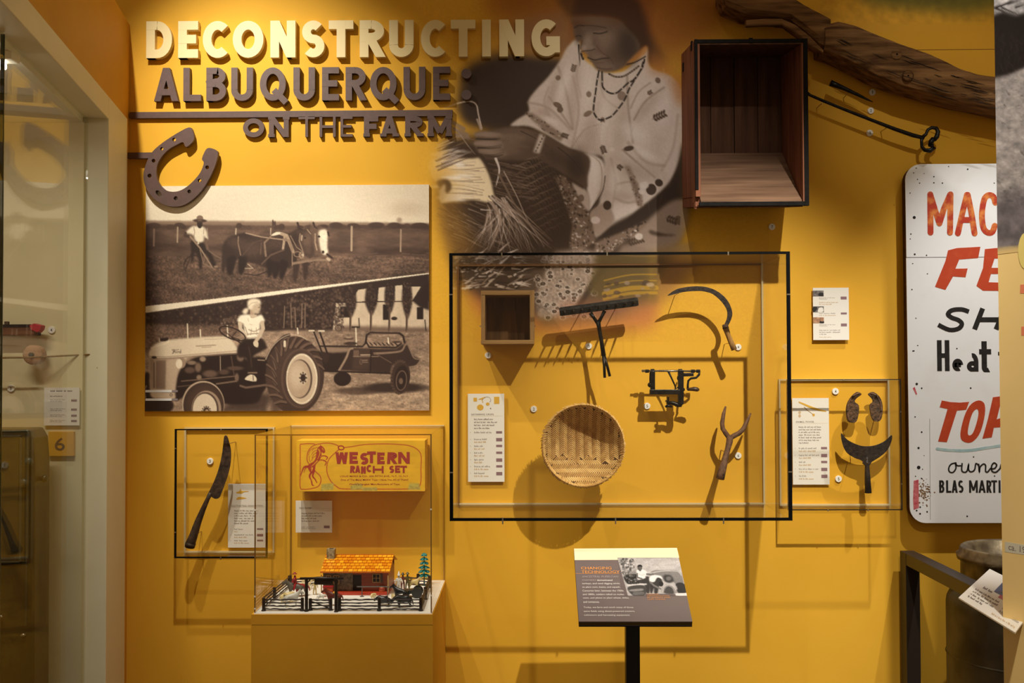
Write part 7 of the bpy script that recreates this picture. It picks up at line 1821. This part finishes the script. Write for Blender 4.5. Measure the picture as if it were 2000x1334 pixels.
M_sred = mat('orange_red_sign_paint', (190, 66, 30), .5, c2=(202, 84, 40), scale=26, lo=.5, hi=.8); M_sredo = mat('worn_red_sign_paint', (184, 56, 30), .5, c2=(226, 134, 62), scale=24, lo=.45, hi=.62); M_sblk = mat('black_sign_paint', (26, 24, 24), .4, c2=(40, 38, 38), scale=40)
yl0, yl1 = YS-.0006, YS+.0005
S1 = lambda a, b: W(1740+a/3.335, 300+b/3.335, YS)
S2 = lambda a, b: W(1740+a/3.704, 680+b/3.704, YS)
def brush(name, f, strokes, m, w, lab=None, caps=True):
    """painted letters as thick brush strokes; strokes listed in zoom pixels"""
    mb = MB()
    for i, s in enumerate(strokes):
        P_ = [f(a, b) for a, b in s]; pl_ = [(p.x, p.z) for p in P_]
        for q in strip_quads(pl_, w):
            mb.prism(q, yl0-.00012*i, yl1)
        if caps:
            for e in (pl_[0], pl_[-1]): mb.prism([(e[0]+w*.5*math.cos(t), e[1]+w*.5*math.sin(t)) for t in [j*math.pi/5 for j in range(10)]], yl0-.00006-.00012*i, yl1)
    o = mb.build(name, m, sg)
    if lab: o['label'] = lab
    return o
w1 = .0225
brush('letter', S1, [[(258,515),(256,270)],[(256,265),(285,360),(316,455)],[(316,455),(345,360),(385,268)],[(388,265),(385,515)]], M_sredo, w1, 'worn red painted letter M')
brush('letter', S1, [[(436,520),(465,390),(495,268)],[(500,268),(525,390),(545,520)],[(458,432),(530,432)]], M_sredo, w1, 'worn red painted letter A')
brush('letter', S1, [catmull([(680,320),(668,282),(640,270),(612,290),(597,350),(593,420),(605,490),(635,516),(662,508),(676,470)], 3, False)], M_sredo, w1, 'worn red painted letter C')
def cut(f, outer, lab, holes=(), m=None):
    o = MB().prism([(p.x, p.z) for p in [f(a, b) for a, b in outer]], yl0, yl1, [[(p.x, p.z) for p in [f(a, b) for a, b in h]] for h in holes]).build('letter', m or M_sred, sg)
    o['label'] = lab
cut(S1, [(372,630),(430,615),(583,607),(568,680),(445,690),(420,750),(500,748),(486,806),(405,800),(355,888),(287,868),(355,700)], 'red slanted painted letter F')
cut(S1, [(612,622),(720,612),(840,610),(825,680),(675,684),(655,744),(800,744),(785,784),(652,784),(636,838),(800,842),(785,895),(600,893),(557,862),(600,745)], 'red slanted painted letter E')
brush('letter', S1, [catmull([(508,1030),(460,1015),(400,1020),(372,1045),(395,1068),(440,1085),(462,1110),(440,1140),(380,1148),(308,1115)], 4, False)], M_sblk, .0172, 'black slanted painted letter S', caps=False)
brush('letter', S1, [[(598,1008),(545,1145)],[(560,1082),(700,1082)],[(740,1008),(685,1145)]], M_sblk, .019, 'black slanted painted letter H', caps=False)
for ch, a, b, t0, t1 in (('H',302,380,1215,1416.5),('e',445/3.704*3.335,521/3.704*3.335,1215+85,1416.5),('a',550/3.704*3.335,632/3.704*3.335,1215+85,1420),('t',640/3.704*3.335,724/3.704*3.335,1222,1424)):
    p, q = S1(a, t1), S1(b, t0); glyph_mesh(MB(), ch, p.x, q.x, p.z, q.z, .15 if ch == 'H' else .24 if ch != 't' else .17, yl0, yl1).build('letter', M_sblk, sg)
brush('letter', S2, [[(775,40),(900,38)],[(838,40),(838,165)]], M_sblk, .0135, 'black painted letter T', caps=False)
cut(S2, [(368,378),(430,390),(500,394),(566,388),(545,445),(478,452),(405,680),(341,675),(410,440),(353,428)], 'red slanted painted letter T of the word TOP')
cut(S2, catmull([(632,378),(672,395),(682,450),(668,540),(635,630),(580,682),(525,675),(503,640),(510,570),(540,470),(580,405)], 3), 'red slanted painted letter O', [catmull([(622,440),(634,470),(620,540),(595,610),(570,632),(556,615),(565,550),(590,470)], 3)])
cut(S2, [(738,355),(820,345),(868,370),(880,430),(850,520),(790,572),(745,575),(730,645),(662,655),(700,520)], 'red slanted painted letter P', [[(790,415),(815,412),(815,450),(795,505),(765,515)]])
brush('underline', S2, [catmull([(335,728),(420,738),(560,740),(700,720),(860,695)], 5, False)], mat('pale_blue_sign_paint', (150, 186, 190), .5, c2=(186, 204, 200), scale=30), .011, 'pale blue brushed underline')
brush('script_word', S2, [catmull([(470,830),(435,840),(418,870),(425,895),(450,898),(470,870),(468,835),(480,850),(515,850)], 4, False), catmull([(515,835),(512,880),(525,897),(550,890),(562,840),(562,880),(580,895),(605,880),(615,835),(635,850)], 4, False), catmull([(635,840),(640,895),(645,860),(670,838),(685,850),(685,890),(700,895),(720,870)], 4, False), catmull([(720,872),(750,870),(765,845),(745,830),(728,855),(732,890),(760,897),(790,870)], 4, False), catmull([(790,870),(800,838),(820,850),(850,840),(845,890)], 4, False)], M_sblk, .0056, 'black brush script word owner')
for ch, a, b in (('B',350,386),('L',400,436),('A',440,482),('S',488,524),('M',566,628),('A',634,684),('R',692,726),('T',726,768),('I',781,791),('N',803,845)):
    p, q = S2(a, 1046), S2(b, 956); glyph_mesh(MB(), ch, p.x, q.x, p.z, q.z, .16, yl0, yl1).build('letter', M_sblk, sg)
M_hole = mat('dark_hole', (26, 16, 12), .9); mb = MB()
for f, pts in ((S1, [(148,126,4),(173,168,4),(187,192,4),(125,257,4),(280,150,5),(280,190,5),(336,192,5),(500,102,6),(673,192,4),(376,84,4),(152,416,11),(130,524,5),(126,556,4),(155,656,7),(232,663,5),(142,716,4),(238,783,4),(137,885,5),(163,1072,4),(175,1250,4),(85,212,5),(165,95,4),(216,130,3),(430,1270,5),(150,1285,5)]), (S2, [(187,259,9),(223,290,6),(577,289,6),(175,497,5),(223,607,6),(200,722,8),(201,863,13),(229,876,4),(221,942,5),(212,1150,6),(211,1198,7),(262,1184,6),(552,1216,6),(186,1175,6),(178,927,4),(598,787,5),(750,925,5),(240,777,3),(160,20,5)])):
    for a, b, rr in pts:
        p = f(a, b); R_ = rr/3.5/500*.95; mb.prism([(p.x+R_*math.cos(t), p.z+R_*math.sin(t)) for t in [j*math.pi/4 for j in range(8)]], YS-.0005, YS+.0004)
mb.build('rust_spots', M_hole, sg)['kind'] = 'stuff'
M_pink = mat('old_crimson_paint', (190, 66, 80), .6, c2=(214, 130, 130), scale=60); M_rs = mat('rust_bloom', (92, 56, 30), .9, c2=(150, 116, 74), scale=80)
def patch(name, f, pts, m, d=.0004): MB().prism([(p.x, p.z) for p in [f(a, b) for a, b in pts]], YS-d, YS+.0003).build(name, m, sg)
patch('crimson_patch', S2, [(165,960),(200,950),(203,1155),(165,1170),(160,1100)], M_pink); patch('crimson_patch', S2, [(158,290),(172,280),(190,330),(182,340)], M_pink)
rs_ = random.Random(4); mb = MB()
for k in range(95):
    a, b = rs_.gauss(235, 26), rs_.gauss(1040, 40); p = S2(a, b); R_ = rs_.uniform(.0012,.0042)
    if a < 205 or a > 330: continue
    mb.prism([(p.x+R_*rs_.uniform(.6,1.2)*math.cos(t), p.z+R_*rs_.uniform(.6,1.2)*math.sin(t)) for t in [j*math.pi/3.5 for j in range(7)]], YS-.0003-.000002*k, YS+.0003)
mb.build('rust_bloom', M_rs, sg)['kind'] = 'stuff'
patch('crease', S2, [(279,510),(282,510),(287,1240),(284,1240)], mat('grey_crease', (150, 148, 142), .6))

# ================================================================== BRONZE RAIL, MILK CAN, LABEL AT LOWER RIGHT
za = WZ(1778, 1078, -.06); xa, xb = WX(1764, 1150, -.06), WX(1791, 1150, -.06)
rl = thing('barrier_rail', 'square bronze barrier rail with one post against the wall, under the sign', 'railing', ((xa+xb)/2, -.06, 0))
bx('post', xa, xb, -.09, -.03, 0, za, M_brownmetal, rl, bevel=.0015); bx('base_plate', xa-.03, xb+.03, -.12, -.005, 0, .008, M_brownmetal, rl)
bx('top_bar', xa+.001, xb+.002, -1.15, -.09, za-.045, za, M_brownmetal, rl, bevel=.0015); bx('post', xa, xb, -1.15, -1.09, 0, za-.045, M_brownmetal, rl, bevel=.0015)
cc = Vector((WX(1858, 1250, -.36)+.235, -.36, 0)); zr_ = WZ(1940, 1100, -.55)
can = thing('milk_can', 'large dull grey-brown metal milk can behind the bronze rail', 'milk can', cc)
M_can = mat('tarnished_can_metal', (96, 88, 66), .55, .35, c2=(66, 58, 42), scale=9, bump=.12); M_canr = mat('worn_can_rim', (134, 118, 88), .45, .5, c2=(84, 70, 48), scale=22, bump=.2)
zs_ = WZ(1860, 1172, -.36)
MB().lathe([(.225,.01),(.235,.03),(.235,zs_-.02),(.232,zs_),(.215,zs_+.035),(.185,zs_+.06)], 48, cc, cap=False).build('body', M_can, can, smooth=True)
MB().lathe([(.234,zs_-.20),(.239,zs_-.195),(.234,zs_-.19)], 48, cc, cap=False).build('seam_ring', M_can, can, smooth=True)
rn = .185
MB().lathe([(rn,zs_+.058),(rn,zr_-.03),(rn+.012,zr_-.028),(rn+.014,zr_-.012),(rn+.004,zr_-.008),(rn+.002,zr_+.012),(rn-.006,zr_+.018),(rn-.018,zr_+.012),(rn-.03,zr_-.04),(.001,zr_-.045)], 48, cc, cap=False).build('collar', M_canr, can, smooth=True)
MB().lathe([(.222,0),(.235,.004),(.235,.03)], 48, cc, cap=False).build('foot_ring', M_canr, can, smooth=True)
p = cc+Vector((-.06,-rn-.010,zr_-.018)); MB().ball(p, .007, .004, .007).build('rivet_hole', M_hole, can)
# label card resting on the rail
q00, q10, q01 = G(1872, 1167, za+.02), G(1958, 1220, za+.02), G(1933, 1111, za+.02)
eu, ev = (q10-q00), (q01-q00)
lb = thing('rail_label', 'white printed label tilted on the bronze rail, with a blue house photograph', 'label card', q00)
ll = math.hypot(eu.x, eu.y)
fr2 = lambda u, v, d: tuple(q00+eu*u+ev*v+Vector((0,0,-d)))
MB().prism([(0,0),(1.25,0),(1.25,1),(0,1)], 0, .004, fr=fr2).build('card', M_card, lb)
MB().prism([(.45,.93),(1.2,.93),(1.2,.52),(.45,.52)][::-1], -.0005, .0002, fr=fr2).build('photo', mat('blue_dusk_photo', (70, 84, 130), .5, c2=(62, 50, 60), scale=30), lb)
MB().prism([(.62,.62),(.95,.62),(.95,.74),(.80,.82),(.62,.74)], -.0008, .0002, fr=fr2).build('photo_house', mat('photo_cream', (200, 186, 170), .5), lb)
MB().prism([(.60,.45),(1.05,.45),(1.05,.53),(.60,.53)], -.0008, .0002, fr=fr2).build('red_block', mat('label_red', (186, 58, 46), .5), lb)
fq = lambda u, v, d: fr2(u, v, -.0006)
greek('Feed barn', .22, .46, .44, .52, M_ink, lb, fr=fq, name='heading', bold=.02)
greek('Milk cans like this one took\nmilk from the farms to market\nin town, by wagon and later\nby truck each day', .12, .12, .70, .38, M_ink, lb, fr=fq, name='body_text', line=1.3)
greek('Steel milk can\nabout 1940\nGift to the museum', .80, .18, 1.2, .40, M_inkpale, lb, fr=fq, name='entry')
greek('Used on a dairy farm in the valley', .72, .06, 1.2, .10, M_inktan, lb, fr=fq, name='entry')


# ================================================================== GRAPHIC ON THE NEAR RIGHT PANEL
def onright(px, py):
    """pixel -> (t, z) on the near right panel"""
    d = ROT @ Vector(((px-1000)/F, -(py-667)/F, -1.0)); o = Vector((RP.x, RP.y, 0)); t = (o-CAM).dot(RN)/d.dot(RN); q = CAM+d*t
    return ((q-o).dot(RD), q.z)
fr3 = lambda u, v, d: right(u, d, v)
def gr(name, pts, m, d=-.0006): MB().prism([onright(*p) for p in pts], d, -.0001, fr=fr3).build(name, m, wr)
_ta, _tb = 0.0, onright(2000, 300)[0]*2.2
_zt, _zb = 2.99, onright(1954, 482)[1]-.0
rc = Canvas(0.0, _tb, _zb-.02, _zt, 0, 0.004, fr=(Vector(right(0, -.0007, 0)), RD, Vector((0, 0, 1))))
rc.c[:] = np.array((232, 198, 126))/255
rc.poly([(1930,-400),(2200,-400),(2200,470),(2000,477.5),(1940,483.5)], (92,84,86), 1)
rc.poly([(1930,-400),(2200,-400),(2200,60),(1940,60)], (150,146,146), 1); rc.noise([(1930,-400),(2200,-400),(2200,70),(1940,70)], 14, .5, seed=2, oct=4)
rc.poly([(1930,34),(1960,22),(1985,30),(2200,-40),(2200,80),(2000,134),(1975,146),(1930,157)], (26,20,18), 1, 2)
r_ = random.Random(3)
for q in range(40): x_, y_ = r_.uniform(1940,2040), r_.uniform(-80,30); rc.line([(x_,y_),(x_+r_.uniform(10,50),y_+r_.uniform(-20,25))], r_.uniform(1,5), (24,18,18), .9, .6)
for q in range(60): x_, y_ = r_.uniform(1942,2040), r_.uniform(40,140); rc.curve([(x_,y_),(x_+r_.uniform(-8,8),y_+10),(x_+r_.uniform(-12,12),y_+22)], 1, (70,58,54), .6)
rc.poly([(1930,157),(1975,146),(2000,134),(2200,70),(2200,470),(2000,477.5),(1930,483.5)], (146,138,134), 1, 1.2)
rc.poly([(1930,400),(1960,380),(2200,330),(2200,470),(2000,477.5),(1930,483.5)], (100,92,94), .9, 10)
rc.noise([(1930,150),(2200,60),(2200,480),(1930,484)], 18, .3, seed=6, oct=5); rc.noise([(1930,150),(2200,60),(2200,400),(1930,400)], 4, .2, sx=1.6, seed=7)
for q in range(26): x_, y_ = r_.uniform(1944,2040), r_.uniform(160,400); rc.line([(x_,y_),(x_+r_.uniform(3,9),y_+r_.uniform(-3,8))], r_.uniform(1,3), (52,44,42), .8, .6)
rc.build('photo_print', M_print, wr)
gr('cream_letter', [(1989.5+14*(1-math.cos(t)) if 0 else 2004-15*math.cos(t), 490+36*math.sin(t)) for t in [math.radians(-100+i*20) for i in range(11)]]+[(2030,526),(2030,454)], mat('cream_print', (226, 204, 118), .6), -.0012)
M_coral = mat('coral_print', (226, 130, 92), .6)
gr('coral_mark', [(1993,556),(2060,552),(2060,574),(1992.5,573)], M_coral); gr('coral_mark', [(1995,638),(2060,634),(2060,656),(1995,655)], M_coral)
gr('caption_strip', [(1963,1058),(2100,1080),(2100,1098),(1963.3,1078)], mat('pale_caption_strip', (206, 200, 176), .6))
a_, b_2 = onright(1970, 1073); c_2, d_2 = onright(2003, 1064)
text('ca. 192', a_, b_2-.001, c_2+.012, b_2+.016, M_ink, wr, fr=lambda u, v, d: right(u, -.0009, v - (u-a_)*.02), name='caption')

# ================================================================== INSIDE THE LEFT SHOWCASE
Y6 = YE
x0, x1, z0, z1 = rect(94, 843, 143.5, 891, Y6-.014)
p6 = thing('number_plaque', 'square ochre plaque with a brown numeral 6 inside the left showcase', 'plaque', ((x0+x1)/2, Y6, z0))
bx('plate', x0, x1, Y6-.014, Y6-.0005, z0, z1, mat('ochre_plaque', (214, 158, 52), .5), p6, .001)
a, b, c0, c1 = rect(107, 855, 126.5, 880, Y6-.015); text('6', a, c0, b, c1, M_brown, p6, y=Y6-.0148, name='numeral', bold=.045)
def art_show(o, u, v, yy, w, h):
    for f in (.34, .58, .74, .88): rb(o, u, v, yy, .77, f-.025, .93, f+.03, M_tag, 'tag'); greek('Entry of the farm tools\ngift to the museum', u(.17), v(f+.03), u(.60), v(f-.03), M_inkpale, o, y=yy, name='entry')
    greek('FARM TOOLS AT WORK', u(.17), v(.11), u(.80), v(.075), M_ink, o, y=yy, name='heading', bold=.02); greek('Tools used by families', u(.17), v(.24), u(.52), v(.21), M_ink, o, y=yy, name='body_text')
card('white label card with plum tags inside the left showcase', 86, 757, 155, 831, None, None, None, Y=Y6-.012, art=art_show, back=Y6-.0005)
disc('4', 100.5, 644.5, 'number 4 disc inside the left showcase, right of the red saw frame', Y=Y6); disc('3', 21, 758.5, 'number 3 disc low inside the left showcase', Y=Y6)
# red-ended wooden tool hanging on a cord
Yt = Y6-.05
tl = thing('wooden_tool', 'dark wooden tool bar with a red painted end inside the showcase', 'tool', W(40, 660, Yt))
a, b, c0, c1 = rect(-60, 638, 70, 655, Yt); bx('bar', a, b, Yt-.015, Yt+.015, c0, c1, wood('brown_tool_wood', (74, 44, 26), (120, 76, 44), 'x', 8), tl, .002)
a, b, c0, c1 = rect(-60, 634, 66, 639, Yt); bx('top_rail', a, b, Yt-.018, Yt+.018, c0, c1, M_band, tl)
MB().prism(pts2([(62,636),(72,632),(86,636),(84,644),(78,650),(66,645)], Yt), Yt-.02, Yt+.012).build('red_end', mat('crimson_end', (176, 30, 44), .5), tl, bevel=.002)
a, b, c0, c1 = rect(10, 628, 17, 634, Yt); bx('stud', a, b, Yt-.006, Yt+.006, c0, c1, M_rust, tl)
for px in (14, 62): p = W(px, 650, Yt); bx('peg', p.x-.008, p.x+.008, Yt, Y6-.0005, p.z-.008, p.z+.008, M_band, tl)
pw = thing('wood_pulley', 'round wooden pulley on a taut cord inside the showcase', 'pulley', W(70, 695, Yt))
pc = W(68, 693, Yt); M_pul = wood('pale_pulley_wood', (150, 108, 72), (184, 140, 100), 'x', 9)
MB().lathe([(.030,-.02),(.034,-.016),(.026,-.004),(.026,.004),(.034,.016),(.030,.02)], 20, (pc.x,Yt,pc.z), 'y').build('wheel', M_pul, pw, smooth=True); MB().lathe([(.008,-.03),(.008,.047)], 10, (pc.x,Yt,pc.z), 'y').build('axle', M_band, pw)
crd = thing('taut_cord', 'thin tan cord stretched to the right jamb inside the showcase', 'cord', W(130, 694, Yt))
M_cord = mat('tan_cord', (150, 118, 66), .9, c2=(110, 82, 44), scale=300)
cend = Vector(left(.418, .03, W(186, 692, -.40).z)); MB().tube([W(-60, 700, Yt-.048), W(60, 698, Yt-.048), cend], .0030, 8).build('cord', M_cord, crd)
MB().tube([cend, cend+Vector((-.006,-.004,-.03)), cend+Vector((-.002,-.006,-.075))], .0014, 6).build('loose_end', M_cord, crd); MB().ball(cend, .006).build('knot', M_cord, crd); MB().tube([cend, cend+Vector((.004,-.006,-.025)), cend+Vector((.010,-.01,-.05))], .0014, 6).build('loose_end', M_cord, crd)
# dark green cabinet
M_gcab = mat('dark_green_enamel', (40, 48, 40), .4, .2, c2=(62, 60, 42), scale=8, bump=.08); M_gtrim = mat('green_trim', (58, 72, 66), .35, .2)
gy0, gy1 = -.66, -.55
gx1 = WX(68, 1000, gy0); gx0 = gx1-.62; gzt = WZ(40, 838, gy0)
cab = thing('enamel_cabinet', 'dark green enamelled machine cabinet with knobs in the left showcase', 'cabinet', ((gx0+gx1)/2, (gy0+gy1)/2, 0))
MB().prism([(gx0,.0),(gx1+.012,.0),(gx1+.010,.35),(gx1,.45),(gx1-.002,gzt-.10),(gx1-.008,gzt-.03),(gx1-.025,gzt),(gx0,gzt)], gy0, gy1).build('body', M_gcab, cab, bevel=.006)
zz0, zz1 = WZ(30, 1100, gy0), WZ(30, 850, gy0); xx1 = WX(44, 960, gy0)
for a, b, c0, c1 in ((gx0+.05, xx1, zz1-.008, zz1), (gx0+.05, xx1, zz0, zz0+.008), (xx1-.008, xx1, zz0, zz1)): bx('door_moulding', a, b, gy0-.006, gy0, c0, c1, M_gtrim, cab, .002)
bx('door', gx0+.05, xx1-.012, gy0-.003, gy0, zz0+.01, zz1-.01, M_gcab, cab, .002)
bx('door_moulding', WX(52,960,gy0), WX(55,960,gy0), gy0-.005, gy0, zz0-.2, zz1+.005, M_gtrim, cab)
for px, py in ((60, 901), (51, 942)): p = W(px, py, gy0); MB().lathe([(.006,0),(.012,-.008),(.014,-.016),(.008,-.022)], 14, (p.x,gy0,p.z), 'y').build('knob', M_gtrim, cab, smooth=True)
p = W(72, 936, gy0+.02); MB().lathe([(.008,-.004),(.008,.008),(.013,.010),(.012,.020),(.004,.022)], 14, (gx1,gy0+.04,p.z), 'x').build('side_knob', M_gcab, cab, smooth=True)
for px, py in ((3, 1204), (47, 1240)): p = W(px, py, gy0); MB().ball((p.x,gy0-.006,p.z), .009, .007, .007).build('catch', M_steel, cab, smooth=True)

flush()
